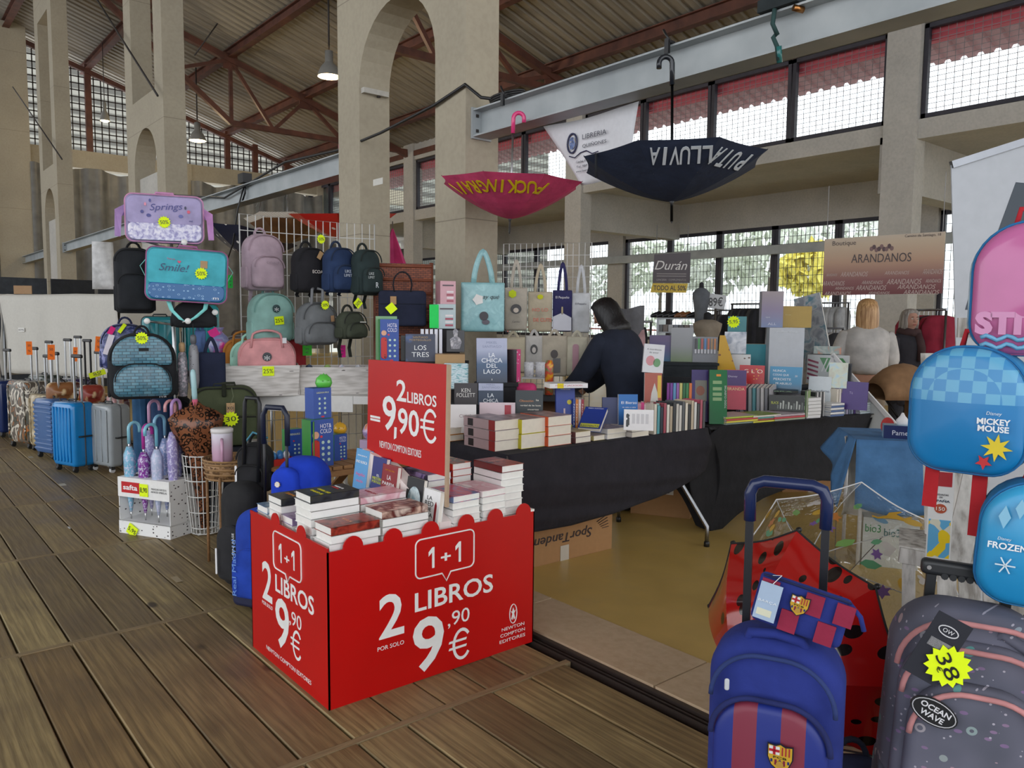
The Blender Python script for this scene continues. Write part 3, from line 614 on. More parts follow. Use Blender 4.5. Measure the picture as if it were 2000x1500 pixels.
# stacks: (X0,X1,Y0,Y1,topz, cover c1,c2,c3, desc)
AR = {'redface': art('6a1512', 'a33a2a', '2a0c0c', 18), 'faces': art('d8b8a6', '5a1a18', 'e6d2c4', 14), 'dark': art('16181c', '2c3038', '3a3a30', 20), 'pink': art('e8c6cc', 'd9a0ac', 'f0e4e4', 12),
      'blue': art('3c5c96', 'c8405a', '7a94c0', 10), 'ember': art('7a2a20', 'b84832', '541a16', 14), 'orange': art('e85a1c', '2a2420', 'd0a070', 16), 'coast': art('a8c4d8', '52789c', 'd8e0e4', 10), 'violet': art('5a4a7c', 'a08ab4', '2a2440', 12)}
def stack(X0, X1, Y0, Y1, zt, aname, lab, grp, zb=.505, th=.031, seed=0, spine=None, ttl=(), pages='f0efe9', spc=None, along='x'):
    r = random.Random(seed); n = max(1, int(round((zt-zb)/th))); th = (zt-zb)/n; out = []
    W, H = (Y1-Y0, X1-X0) if along == 'x' else (X1-X0, Y1-Y0)
    for k in range(n):
        z = zb+th*(k+1); top = k == n-1; j = (r.uniform(-.004, .004), r.uniform(-.004, .004), r.uniform(-.02, .02)) if k < n-1 else (0, 0, r.uniform(-.03, .03))
        cx, cy = (X0+X1)/2+j[0], (Y0+Y1)/2+j[1]
        l = lab+', '+('topmost' if top else ['second', 'third', 'fourth', 'fifth', 'sixth', 'seventh', 'eighth', 'ninth', 'tenth', 'eleventh', 'twelfth'][n-2-k]+' from the top')
        # book lying: front up. head along +Y (along='y') or along -X... ; origin is spine-side bottom edge middle
        if along == 'x': rz = PI/2+j[2]; off = Vector((H/2, 0)); loc = (cx+H/2*1.0, cy, z)
        else: rz = j[2]; loc = (cx, cy-H/2, z)
        out.append(book(l, loc, W, H, th-.0012, 'f2f2ef', (FLAT, 0, rz), grp, pages, ttl if top else (), AR[aname] if top else None, spc if top else spine))
    return out
g = 'paperbacks piled in the red box'
stack(1.335, 1.545, 2.662, 2.80, .70, 'redface', 'white paperback in the near corner stack of the red box', g, seed=1, ttl=(('EL CLUB', 'd8a080', 0, .5, .01, .5),))
stack(1.56, 1.775, 2.665, 2.805, .725, 'faces', 'white paperback in the second front stack of the red box', g, seed=2)
stack(1.337, 1.55, 2.83, 2.975, .79, 'dark', 'paperback in the tall left stack with yellow lettered cover', g, seed=3, ttl=(('EL CAMINO', 'd8d020', -.1, .75, .014, .7), ('DEL PERRO', 'd8d020', -.1, .6, .014, .7), ('ROBIN', 'd83030', .1, .3, .008, .4), ('LA GUERRA', 'f0f0f0', .1, .22, .01, .5)))
stack(1.57, 1.79, 2.86, 3.0, .745, 'pink', 'paperback in the pink topped stack left of the sign', g, seed=4, ttl=(('NOVELA', 'a02030', 0, .6, .014, .7),))
stack(1.335, 1.54, 3.0, 3.11, .665, 'violet', 'white paperback in the low left stack, red box', g, seed=5)
stack(1.335, 1.52, 3.115, 3.25, .725, 'dark', 'paperback in the black topped left rear stack of the box', g, seed=6, ttl=(('PARIS', 'd08a30', 0, .6, .016, .6), ('NOIR', 'c8c8c8', 0, .4, .014, .6)))
stack(1.335, 1.52, 3.255, 3.375, .66, 'coast', 'white paperback in the far left corner stack of the red box', g, seed=7)
stack(1.60, 1.80, 3.05, 3.2, .70, 'coast', 'white paperback in the hidden middle stack of the red box', g, seed=8)
stack(1.90, 2.045, 2.662, 2.87, .74, 'blue', 'white paperback in the stack just right of the sign', g, seed=9, along='y')
stack(2.055, 2.185, 2.662, 2.87, .742, 'pink', 'white paperback in the middle right stack, red box', g, seed=10, along='y')
stack(2.195, 2.325, 2.70, 2.91, .83, 'ember', 'white paperback in the tall right stack, red box', g, seed=11, along='y', spc='7a1c1c', ttl=(('MUCHACHA', 'e0b0a0', 0, .6, .012, .7),))
stack(1.93, 2.06, 2.9, 3.11, .79, 'violet', 'white paperback in the rear stack just right of the sign', g, seed=12, along='y')
stack(2.08, 2.19, 2.92, 3.13, .82, 'orange', 'orange spined paperback in the rear right stack', g, seed=13, along='y', spc='d8321c', spine='c03018')
# sign board on its riser
sg = thing('sign_board', 'upright red sign reading 2 LIBROS = 9,90 standing in the red box', 'sign', (1.87, 3.305, .5), -PI/2)
MB().prism([(0, 0), (.63, 0), (.63, .135), (.54, .17), (.4, .235), (.25, .30), (.12, .34), (-.02, .36)], -.03, .03).build('riser', mat('f0e2de', 'paper'), sg)
MB().prism([(-.02, .33), (.645, .33), (.66, .80), (-.0, .79)], -.006, .006).build('red_board', MR, sg)
MB().prism([(.63, .2), (.647, .2), (.662, .80), (.645, .8)], -.0062, .0062).build('board_edge', mat('b39a80', 'paper'), sg)
# lettering positions measured on the board plane
def SG(px, py): p = XP(px, py, 1.864); return 3.305-p.y, p.z-.5
def ST(s, l, t, r, b, bold=.02):
    (x0, za), (x1, zb) = SG(l, (t+b)/2), SG(r, (t+b)/2); ztp, zbt = SG((l+r)/2, t)[1], SG((l+r)/2, b)[1]
    text(s, 'f1f1ee', sg, (x0+x1)/2, (ztp+zbt)/2, ztp-zbt, x1-x0, -.0075, bold=bold)
ST('2', 775, 742, 794, 784); ST('LIBROS', 796, 769, 853, 791); ST('=', 724, 808, 743, 828, .05); ST('9', 748, 773, 774, 842);  ST('90', 778, 799, 819, 851);  ST('NEWTON COMPTON EDITORES', 742, 870, 823, 884, 0)
q_ = SG(839, 832); euro(sg, q_[0], q_[1], .115, .15, -.0075); q_ = SG(772, 846); MB().add([(q_[0]-.01, -.0075, q_[1]-.03), (q_[0]+.012, -.0075, q_[1]-.02), (q_[0]+.016, -.0075, q_[1]+.028), (q_[0]-.006, -.0075, q_[1]+.028)], [(0, 1, 2, 3)]).build('comma', MW, sg)
# face-out books on the riser
def faceout(px, lab, W, H, zt, c=None, a=None, ttl=(), dx=0, T_=.022):
    y = XP(px, 930, 1.83).y
    book(lab, (1.83-.0-dx, y, zt-H), W, H, T_, c or 'ffffff', (R(-8), 0, -PI/2), 'covers shown upright below the red sign', 'efeae0', ttl, a)
faceout(707, 'light blue paperback standing below the sign, leftmost of the upright covers', .125, .2, .86, '5fa3d8', None, (('SOFIA BIANCHI', 'ffffff', 0, .85, .006, .7), ('UNO NUNCA', 'ffffff', 0, .7, .013, .85), ('Angelica', 'e880b0', 0, .4, .016, .7), ('nada', 'e880b0', 0, .25, .014, .5)), dx=.02)
faceout(740, 'dark blue and yellow paperback standing below the sign', .12, .2, .845, '2a3078', None, (('EL', 'f0f0f0', 0, .58, .01, .2), ('MISTERIO', 'd8e040', 0, .5, .014, .8), ('PORTUGUES', 'd8e040', 0, .42, .012, .8)), dx=.02)
faceout(763, 'red paperback titled LA PAREJA standing below the sign', .13, .2, .825, '8e1720', None, (('AMY GALAVAN', 'd88a30', 0, .88, .007, .6), ('LA', 'f4f4f4', 0, .72, .02, .25), ('PAREJA', 'f4f4f4', 0, .56, .02, .8), ('PERFECTA', 'f4f4f4', 0, .40, .018, .8)), dx=.028)
faceout(806, 'black paperback with pale round picture below the sign', .13, .2, .795, '1c1f22', None, (), dx=.01)
b_ = SC.objects.get('x')
yb = XP(806, 930, 1.83).y
faceout(838, 'white paperback with a red pencil and outlined title below the sign', .125, .2, .765, 'f2f2f0', None, (('LA', '2a2a2a', -.1, .82, .016, .3), ('RED', '2a2a2a', -.1, .7, .02, .5), ('DE', '2a2a2a', -.1, .58, .016, .3), ('LISA', '2a2a2a', -.1, .46, .018, .5)), dx=.01)
for o in list(C.objects):
    if o.get('label', '').startswith('black paperback with pale round'):
        MB().prism(ell(0, .1, .05, .062, 24), -.0012, 0).build('round_picture', art('9fc0c8', 'd8e6e8', '6a8e98', 14), o)
        text('El secreto', '30444c', o, 0, .1, .01, .07, -.002)
    if o.get('label', '').startswith('white paperback with a red pencil'):
        MB().prism([(.03, .06), (.037, .045), (.044, .06), (.044, .14), (.037, .155), (.03, .14)], -.0015, 0).build('pencil_picture', mat('8c1c24', 'print'), o)
# ================================================================ LEFT STALL
# ---- school bag spinner
MPOLE = mat('b9bcbd', 'metal'); MSTRAPB = '1a1a1c'
pp = DP(341, 700, 5.73); rk = thing('bag_rack', 'chrome bag rack pole with arms behind the school bags', 'rack', (pp.x, pp.y, 0))
MB().tube([(0, 0, .03), (0, 0, 2.05)], .014, 10).build('pole', MPOLE, rk)
for a in range(4): MB().tube([(0, 0, .05), (.3*math.cos(a*PI/2+.4), .3*math.sin(a*PI/2+.4), .03)], .012, 8).build('leg', MPOLE, rk)
def arm(px, py, d):
    q = DP(px, py, d)-pp; q = Vector((q.x, q.y, q.z+pp.z)); z0 = q.z-.03
    MB().tube([(0, 0, z0), q], .008, 8).build('arm', MPOLE, rk)
    o = MB().lathe([(.001, 0), (.02, 0), (.02, .006), (.001, .006)], 14).build('end_disc', mat('e8e8e4', 'gloss'), rk); o.location = q; o.rotation_euler = (PI/2, 0, face(DP(px, py, d)))
for px, py, d in ((280, 470, 5.36), (360, 473, 5.36), (287, 627, 5.28), (367, 627, 5.28), (420, 610, 5.48)): arm(px, py, d)
def satchel(label, box, d, c1, c2, trim, strap, seed, split, tilt=0, dep=.13, bandart=None):
    p, w, h, rz = fit(*box, d); p -= Vector((math.sin(-rz)*0, 0, 0))
    t = thing('school_satchel', label, 'school bag', p, 0, 'printed messenger bags on the rack', (0, tilt, rz))
    MB().puff(rrect(w, h, .05, .05, 6), dep, .035, .015, 0).build('body', mat(c1, 'fabric'), t)
    MB().puff(rrect(w*.93, h*split, .03, .045, 6, .012), .014, .006, 0, -.026).build('lower_band', bandart or mat(c2, 'fabric'), t)
    MB().puff(rrect(w*.94, h*(.93-split), .045, .02, 6, h*split+.008), .012, .006, 0, -.024).build('front_flap', mat(c1, 'fabric'), t)
    MB().tube([(x, -.012, z) for x, z in rrect(w*.99, h*.985, .05, .05, 6, .002)], .0045, 5, closed=True).build('piping', mat(trim, 'fabric'), t)
    MB().tube([(-.06, .05, h-.005), (-.055, .05, h+.018), (.055, .05, h+.018), (.06, .05, h-.005)], .008, 8).build('top_handle', mat(trim, 'fabric'), t)
    return t, w, h
t, w_, h_ = satchel('lilac messenger bag printed Spring, on top of the bag rack', (253, 382, 394, 474), 5.38, 'a99fc6', 'b9b3d2', 'c98fb4', 'c88fc0', 1, .36, bandart=art('8d86b8', 'c8c4de', 'e6e2ee', 38))
text('Springs', '3b3a86', t, .01, h_*.73, .045, w_*.42, -.028, .08, shear=.3); text('mi', '3b3a86', t, w_*.33, h_*.47, .014, .022, -.028)
for k, (x, z, c) in enumerate(((-.12, .78, 'e08aa0'), (-.14, .62, '3b3a86'), (-.1, .55, '3b3a86'), (.13, .74, '28284c'), (.15, .66, 'd04a6a'), (.1, .56, '5a5aa0'), (-.09, .86, '3b3a86'))): MB().prism(ell(0, 0, .007+.004*(k % 3), .012, 8), -.001, 0).build('printed_leaf', mat(c, 'print'), t, (x, -.027, z*h_))
starlabel(t, -.005, h_*.42, .042, '50%', -.032)
for sx, c in ((-1, 'b08fc2'), (1, 'cf97cf')):
    MB().add([(sx*(w_/2-.02), .05, h_*.82), (sx*(w_/2-.02), .07, h_*.6), (sx*(w_/2+.06), .03, h_*.66), (sx*(w_/2+.02), .03, h_*.52), (sx*(w_/2+.065), .02, h_*.1), (sx*(w_/2+.03), .04, h_*.1)], [(0, 1, 3, 2), (2, 3, 5, 4)]).build('shoulder_strap', mat(c, 'fabric'), t, solid=.005)
t, w_, h_ = satchel('turquoise messenger bag printed Smile with a white dotted blue base', (290, 486, 438, 590), 5.33, '4bb0bf', '1c5f98', '9c5f88', '7fd0cc', 2, .3, R(3), bandart=art('1c5f98', '8fb8d8', '1c5f98', 45, 'spots'))
text('Smile!', '1e3f6a', t, -w_*.16, h_*.62, .05, w_*.36, -.028, shear=.3); text('Time to', 'd05a8a', t, -w_*.2, h_*.78, .012, .05, -.028); text('m', 'f4f4f4', t, w_*.36, h_*.1, .022, .035, -.036)
MB().prism([(0, -.012), (.012, 0), (.008, .008), (0, .003), (-.008, .008), (-.012, 0)], -.001, 0).build('heart', mat('d0406a', 'print'), t, (-w_*.1, -.027, h_*.74))
card(t, w_*.2, h_*.72, .045, .05, '', -.027, 0, 'b08f6a', 'kraft_tag'); starlabel(t, w_*.17, h_*.55, .042, '50%', -.034)
for pts in ([(-.12, .02), (-.09, -.06), (-.03, -.12), (.0, -.13)], [(.13, .02), (.12, -.04), (.06, -.10), (.01, -.135)]):
    MB().add([(x+i, .02, z) for x, z in pts for i in (-.014, .014)], [(2*k, 2*k+1, 2*k+3, 2*k+2) for k in range(3)], True).build('shoulder_strap', mat('7fd0cc', 'fabric'), t, solid=.004)
for sx in (-1, 1): MB().add([(sx*w_*.5, .02, h_*.75), (sx*w_*.5, .05, h_*.75), (sx*(w_*.5+.035), .03, h_*.62), (sx*(w_*.5+.035), .06, h_*.62), (sx*w_*.49, .03, h_*.4), (sx*w_*.49, .06, h_*.4)], [(0, 1, 3, 2), (2, 3, 5, 4)]).build('side_strap', mat('8ad4c8', 'fabric'), t, solid=.004)
def bp(label, box, d, rz=None, dd=.14, **k):
    p, w, h, r_z = fit(*box, d, rz, dd*.6); return backpack('backpack', label, p, r_z, w, h, dd, **k), w, h
bp('plain black backpack hanging left of the turquoise satchel', (229, 486, 300, 612), 5.53, dd=.2, c='16191e', trim='101114', bulge=.04, cat='backpack', rt=.35)
bp('black backpack hanging lowest under the turquoise satchel', (338, 588, 420, 640), 5.50, dd=.12, c='15161b', trim='0e0f12', pocket=0)
t, w_, h_ = bp('blue brick patterned school backpack with black trim, 50% star', (220, 650, 341, 778), 5.28, dd=.18, c='16181c', trim='0f1013', pc=art('5a8ea0', '386478', '14303e', 15, 'brick'), pocket=.5, pw=.84, loop=True, bulge=.0)
MB().puff(rrect(w_*.86, h_*.44, w_*.34, .02, 7, h_*.52), .03, .012, .006, -.115).build('upper_panel', MC[[k for k in MC if isinstance(k, tuple) and len(k) == 5 and k[4] == 'brick'][0]], t)
card(t, .01, h_*.76, .06, .02, '', -.124, 0, '101010', 'name_plate'); text('mi', 'c8c8c8', t, w_*.28, h_*.045, .018, .04, -.105); starlabel(t, -.0, h_*.93, .042, '50%', -.13, rot=0)
t, w_, h_ = bp('navy floral bag tucked behind the brick patterned backpack', (202, 632, 292, 720), 5.83, c=art('2c3560', '3b4676', '8a8ec0', 30), trim='20284a', pocket=0)
card(t, -.09, h_*.85, .035, .06, '', -.1, -.5, 'e01c78', 'pink_tag'); card(t, -.02, h_*.9, .025, .075, '', -.1, -.6, MNEON, 'yellow_tag')
card(t, -.11, h_*.55, .04, .15, '', -.1, -.3, 'e6dfe8', 'white_tag')
for px, c, lab in ((358, art('76757b', '8d8c93', 'c8b8c0', 60), 'grey flowered folding umbrella hanging left of the pair'), (380, art('8a8a8e', '8a8a8e', '45464a', 70, 'spots'), 'light grey dotted folding umbrella hanging right of the pair')):
    p = DP(px, 775 if px < 370 else 760, 5.43); t = thing('compact_umbrella', lab, 'umbrella', p, face(p))
    MB().lathe([(.001, 0), (.026, .005), (.034, .06), (.033, .25), (.024, .3), (.012, .31)], 14).build('folded_canopy', c, t); MB().lathe([(.014, .31), (.02, .32), (.02, .36), (.014, .375), (.001, .376)], 12).build('grip', mat('b08f66' if px < 370 else '5a5b60', 'wood' if px < 370 else 'plastic'), t)
    MB().tube([(0, 0, .37), (0, 0, .45)], .003, 5).build('cord', mat('2a2a2a', 'fabric'), t)
p, w, h, rz = fit(388, 688, 440, 760, 5.53); t = tote('navy fabric tote hanging beside the grey folding umbrellas', p, rz, w, h, '141d38', .1, 'small bags behind the rack')
p, w, h, rz = fit(382, 645, 402, 690, 5.58); t = tote('small denim bag with dark piping above the navy tote', p, rz, w, h, '506a9a', .12, 'small bags behind the rack')
# bags low behind umbrella box
for box, d, c, lab in (((262, 745, 300, 850), 5.98, '1f4a6e', 'dark teal backpack standing behind the umbrella stand, left'), ((300, 750, 345, 900), 5.93, '18355a', 'navy backpack standing behind the umbrella stand, middle'), ((335, 770, 375, 880), 6.08, '22252c', 'black backpack standing behind the umbrella stand, right')):
    p, w, h, rz = fit(*box, d, None, .08); p.z = 0; backpack('backpack', lab, p, rz, w, DP(0, box[1], d).z, .15, c, trim='3fa0a8' if 'left' in lab else '2a2c34', pocket=.35)
# ---- back table with teal cases
tb = table('trestle_table', 'grey table behind the grid panel carrying teal cases', (1.9, 7.15), (3.1, 7.15), .6, .92, '8c8f90', '9a9c9e')
suitcase('dark teal hard case standing behind the bag rack', (2.08, 7.4, .92), -.2, .3, .55, .2, '1f7f88', 4, 'teal cases on the back table')
suitcase('bright teal hard case standing left of the grid panel', (2.45, 7.45, .92), -.1, .3, .66, .2, '2c9ea6', 4, 'teal cases on the back table')
backpack('backpack', 'grey backpack lying between teal cases on the back table', (2.75, 7.35, .92), -.3, .3, .38, .16, '8f8e92', trim='5a4a44')
p = DP(429, 690, 6.1); t = thing('bagged_toy', 'clear bag of lilac and pink party things beside the grid panel', 'bag', p, face(p)); MB().lathe([(.001, 0), (.07, .01), (.09, .07), (.06, .13), (.02, .17), (.04, .2)], 14).build('clear_bag', art('b7b4d6', '8d95c8', 'e0409a', 14, rough=.12), t)
card(t, -.04, .16, .07, .06, '', -.05, .5, 'ff3aa0', 'pink_paper')
for px, py, w, h, c, lab in ((450, 550, .035, .1, '1fd04a', 'green price strip hanging left of the grid panel'), (600, 682, .07, .1, '3fbf2c', 'green price strip low on the grid panel'), (668, 686, .055, .095, 'ee1496', 'pink price strip low on the grid panel')):
    p = DP(px, py, 6.15); o = MB().box(-w/2, w/2, 0, .002, -h/2, h/2).build('price_strip', mat(c, 'paper'), None, p, face(p)); tag(o, lab, 'price tag')
    for k in range(3): text(['9,', '99', '€'][k], '2a2a2a', o, 0, h*.28-k*h*.27, h*.16, w*.4, -.001, PI/2*0)
# ---- grid panels with backpacks
ga, gb, gc = YP(473, 700, 6.20), YP(661, 700, 6.20), YP(733, 700, 6.10)
zt = YP(473, 418, 6.20).z
wirepanel('white wire grid panel hung with backpacks, larger left part', ga, gb, .12, zt, .065, .17, group='wire grids behind the backpacks')
wirepanel('white wire grid panel right of the backpacks, beside the pillar', (gb.x+.02, gb.y, 0), gc, .12, zt-.0, .065, .17, group='wire grids behind the backpacks')
G1 = dict(group='backpacks hooked on the grid panel')
t, w_, h_ = bp('dusty lilac backpack hooked top left on the grid, tone lettering', (474, 458, 553, 568), 5.95, rz=R(4), c='b09aa6', trim='a08a96', hang=.12, strapc='b09aa6', **G1)
text('COALF', '8a7684', t, .01, h_*.48, .018, .1, -.15)
t, w_, h_ = bp('mint backpack below the lilac one, 25% card', (485, 572, 573, 668), 6.00, rz=R(4), c='8fb9b0', trim='6f9a92', pocket=0, **G1)
o = MB().prism(ell(0, 0, .03, .03, 18), -.004, 0).build('round_badge', mat('2c4446', 'print'), t, (-.0, -.098, h_*.68)); text('*', 'e8e8e8', o, 0, -.012, .05, .035, -.005); card(t, .02, h_*.44, .075, .062, '25%', -.1, .1)
t, w_, h_ = bp('black backpack with white lettering and kraft tag', (569, 484, 637, 572), 5.95, rz=R(6), c='16151b', trim='101014', hang=.03, pocket=.0, **G1)
text('ECOALF', 'e8e0d8', t, .035, h_*.46, .024, .12, -.1, bold=.01); card(t, .04, h_*.82, .035, .06, '', -.1, -.5, 'b89468', 'kraft_tag'); starlabel(t, .05, h_+.06, .036, '50%', -.1)
t, w_, h_ = bp('navy blue backpack with pale lettering between black and green ones', (630, 484, 694, 572), 5.95, rz=R(8), c='1d3358', trim='16263f', hang=.02, **G1); text('LIKE\nLIMIT', 'c8d0dc', t, -.01, h_*.42, .022, .07, -.133); text('b', 'dfe4ea', t, w_*.2, h_*.22, .035, .022, -.133)
t, w_, h_ = bp('dark green backpack with pale lettering, right end of the grid', (686, 488, 742, 577), 5.95, rz=R(10), c='1f2f2f', trim='18211f', hang=.1, **G1); text('LIKE\nLIMIT', 'b8c0c0', t, -.05, h_*.42, .02, .06, -.133); text('R', 'dfe4ea', t, w_*.02, h_*.22, .04, .026, -.133)
t, w_, h_ = bp('grey melange handle backpack under the black one', (578, 590, 656, 674), 5.90, rz=R(6), c='6d7072', trim='46484a', loop=False, pocket=.48, pw=.92, **G1)
for x in (-.045, .045): MB().tube([(x-.02, -.05, h_*.9), (x, -.03, h_+.09), (x*.4, 0, h_+.1)], .011, 8).build('tall_handle', mat('77797c', 'fabric'), t)
starlabel(t, .02, h_*.93, .036, '50%', -.1); card(t, .09, h_*.62, .03, .045, '', -.09, .1, 'a98460', 'leather_tag')
t, w_, h_ = bp('small olive backpack under the navy one with hanging strap', (655, 608, 713, 662), 5.90, rz=R(8), c='3b4132', trim='20241c', hang=.14, **G1); card(t, .0, h_*.62, .055, .008, '', -.16, 0, 'b8b8b0', 'reflective_bar'); card(t, -.0, h_+.06, .06, .06, '50%', -.1, R(45))
# ---- umbrellas hanging behind the pillar
def hang_umb(name, label, px, py, X, rad, c, drop, rot, **k):
    p = XP(px, py, X); t, P = open_umbrella(name, label, p, rot, rad, c, drop, **k); MB().tube([(0, 0, rad*1.5), (-.06, 0, ZB0-p.z+.02)], .002, 4).build('hanging_line', mat('d0d0d0', 'plastic'), t); return t, P, p
t, P, p = hang_umb('hanging_umbrella', 'red umbrella with white drops hanging upside down behind the grid', 672, 470, 4.3, .6, 'c01c22', .3, (R(4), R(-6), .2), handle=.01, m=art('c01c22', 'c01c22', 'efe6e4', 9, 'spotsz'), scallop=.08, group='umbrellas hung from the beam')
t, P, p = hang_umb('hanging_umbrella', 'brown umbrella with plaid border hanging upside down behind the grid', 560, 475, 4.25, .52, '5a3a22', .26, (R(-4), R(8), .5), handle=.01, m=[art('4a3020', '5c3e28', '6a4a30', 4)], hc='3a2a20', group='umbrellas hung from the beam')
MB().sheet(lambda u, v: tuple((1+.01)*x for x in P(.86+.15*v, 2*PI*u)), 48, 2).build('plaid_border', art('e4e0d8', '3a3634', 'b8a68a', 22, 'plaid'), t)
hang_umb('hanging_umbrella', 'navy umbrella with white drops hanging upside down, left of the grid', 486, 505, 4.2, .62, '1a2038', .3, (R(0), R(14), .1), handle=.01, m=art('181e34', '181e34', 'e6e4e0', 9, 'spotsz'), hc='1a1a1c', group='umbrellas hung from the beam')
p = XP(767, 520, 4.5); t = thing('pink_umbrella', 'pink umbrella hanging half closed beside the arched pillar', 'umbrella', p, -.3, 'umbrellas hung from the beam')
for g in range(8): MB().add([(.0, 0, .42), (.16*math.cos(g*PI/4), .07*math.sin(g*PI/4), 0), (.16*math.cos((g+1)*PI/4), .07*math.sin((g+1)*PI/4), 0)], [(0, 1, 2)]).build('canopy_panel', mat('c43a72' if g % 2 else 'a81f56', 'fabric'), t, solid=.003)
MB().tube([(0, 0, -.05), (0, 0, .48)], .006, 6).build('shaft', MPOLE, t); MB().tube([(0, 0, .47), (-.4, -.1, ZB0-p.z+.02)], .002, 4).build('hanging_line', mat('d0d0d0', 'plastic'), t)
# ---- white table with patterned crates
ta, tb_ = DP(436, 800, 5.93), DP(738, 800, 5.83)
tz = .9
tt = table('white_table', 'white table carrying the birch patterned crates', ta, tb_, .5, tz, 'd9d7d3', 'c8c8c6', .06)
for s_ in (0,): MB().box(.02, 1.0, -.006, 0, tz-.12, tz).build('apron', mat('dcdad6', 'plastic'), tt)
def birch():
    nb = NB('birch_print'); n_ = nb.n('TexNoise', {'Vector': nb.co(scale=(5, 5, 40)), 'Scale': 1.4, 'Detail': 1}); m_ = nb.n('TexNoise', {'Vector': nb.co(scale=(14, 14, 60)), 'Scale': .8}); nb.base(nb.mix(nb.ramp(m_.outputs['Fac'], [(.7, (0,)*3), (.74, (1,)*3)]), nb.ramp(n_.outputs['Fac'], [(.35, 'b9b3ad'), (.6, 'd8d3ce')]), '55504c'), .7); return nb.m
MBI = birch()
def crate(label, box, d, dep):
    p, w, h, rz = fit(*box, d); p.z = tz; t = thing('storage_crate', label, 'crate', p, rz, 'birch patterned crates'); f = MB()
    for a in (0, 1): f.add([(-w/2+.015, a*.006, 0), (w/2-.015, a*.006, 0), (w/2, -.012+a*.006, h), (-w/2, -.012+a*.006, h)], [(0, 1, 2, 3)] if not a else [(3, 2, 1, 0)])
    f.build('front_wall', MBI, t); MB().box(-w/2+.01, w/2-.01, dep, dep+.006, 0, h).build('back_wall', MBI, t)
    for sx in (-1, 1): MB().box(sx*(w/2-.008)-.003, sx*(w/2-.008)+.003, 0, dep, 0, h).build('side_wall', MBI, t)
    MB().box(-w/2+.01, w/2-.01, 0, dep, 0, .006).build('crate_floor', MBI, t); return t, w, h, p, rz
t1, w1, h1, p1, rz1 = crate('birch patterned crate of small backpacks, 25% card', (433, 734, 584, 794), 5.78, .3); card(t1, .06, h1-.04, .082, .07, '25%', -.016)
t2, w2, h2, p2, rz2 = crate('birch patterned crate right of the first one', (586, 735, 735, 788), 5.98, .28)
G2 = dict(group='handle backpacks in the crate')
def incrate(label, box, d, c, badge=False, lay=0):
    p, w, h, rz = fit(*box, d); zt_ = p.z+h; p.z = tz+.01; h = zt_-p.z; q = Vector((p.x, p.y, 0)).normalized(); p.x += q.x*.12; p.y += q.y*.12
    t = backpack('handle_backpack', label, p, rz+lay, w, h, .08, c, trim=c, pocket=0, loop=False, rt=.32, rb=.1, side=False, cat='backpack', **G2)
    for y, dz in ((-.05, 0),): MB().tube([(-w*.27, y, h*.82), (-w*.25, y, h+.0)]+[(-w*.25*math.cos(PI*k/8), y, h+.045*math.sin(PI*k/8)+.01) for k in range(1, 8)]+[(w*.25, y, h), (w*.27, y, h*.82)], .009, 8).build('top_handle', am(c, 'fabric'), t)
    if badge: o = MB().prism(ell(0, 0, .033, .033, 20), -.004, 0).build('round_badge', mat('232a30', 'print'), t, (0, -.062, h*.66)); text('*', 'e8e8e8', o, 0, -.015, .06, .042, -.005)
    return t, w, h
incrate('red handle backpack leaning at the back of the crate', (500, 648, 598, 740), 6.03, 'a32a30', lay=.2)
incrate('mustard handle backpack at the left back of the crate', (438, 662, 520, 740), 5.97, 'b0702a')
incrate('mint handle backpack behind the pink one', (452, 665, 548, 740), 5.90, 'a6d8c4')
t, w_, h_ = incrate('pink handle backpack with round black badge, front of crate', (467, 660, 578, 742), 5.82, 'd9999a', True); card(t, w_*.3, h_*.95, .03, .04, '', -.06, 0, 'e8e6e8', 'white_tag')
for q, (px, py, r_, c, lab) in enumerate(((604, 735, .05, art('23283c', '4c5a70', '23283c', 16), 'dark pouch in the right crate'), (668, 728, .05, art('c8c0dc', 'e6d4e0', 'a8c8d8', 20, rough=.15), 'pearly pompom ball in the right crate'), (640, 735, .05, art('6a8f50', 'a8c878', '506a3c', 16), 'green bagged toy in the right crate'), (700, 732, .05, art('d4d4dc', 'c0c8cc', 'e8e4ec', 20, rough=.15), 'white glitter ball in the right crate'))):
    p = DP(px, 745, 6.08); o = thing('soft_toy', lab, 'toy', (p.x, p.y, tz+.02), 0, 'soft toys in the right crate'); MB().lathe([(.001, 0), (r_*.8, .02), (r_*1.1, .08), (r_*.9, .15), (r_*.4, .19), (.001, .2)], 12).build('body', c, o)
# ---- olive travel backpack
p, w, h, rz = fit(378, 752, 502, 868, 5.62, None, .1); ob = backpack('travel_backpack', 'olive green travel backpack with a yellow star tag', p, rz, w, h, .2, '434a30', trim='1c1e18', pocket=0, rt=.25, rb=.12, loop=False, bulge=.03)
MB().puff(rrect(w*.95, h*.5, .02, .05, 5, .01), .05, .02, .01, -.15).build('front_pocket', mat('3d452b', 'fabric'), ob); MB().tube([(-w*.46, -.152, h*.52), (w*.46, -.152, h*.5)], .005, 5).build('zip', mat('15160f', 'fabric'), ob)
MB().tube([(-.07, -.05, h-.01), (-.065, -.05, h+.02), (.07, -.05, h+.02), (.075, -.05, h-.01)], .01, 8).build('carry_handle', mat('2a2e20', 'fabric'), ob)
for x in (-.12, .1): MB().puff(rrect(.03, .09, .008, .008, 3, h-.07), .02, .008, 0, -.13).build('compression_strap', mat('33382a', 'fabric'), ob)
card(ob, .04, h*.66, .055, .07, 'xoj', -.16, 0, 'b08f66', 'kraft_tag'); starlabel(ob, .04, h*.48, .055, '30', -.168); MB().tube([(.04, -.16, h*.72), (.06, -.14, h*.85), (.05, -.12, h*.98)], .004, 5).build('tag_cord', mat('5a6048', 'fabric'), ob)
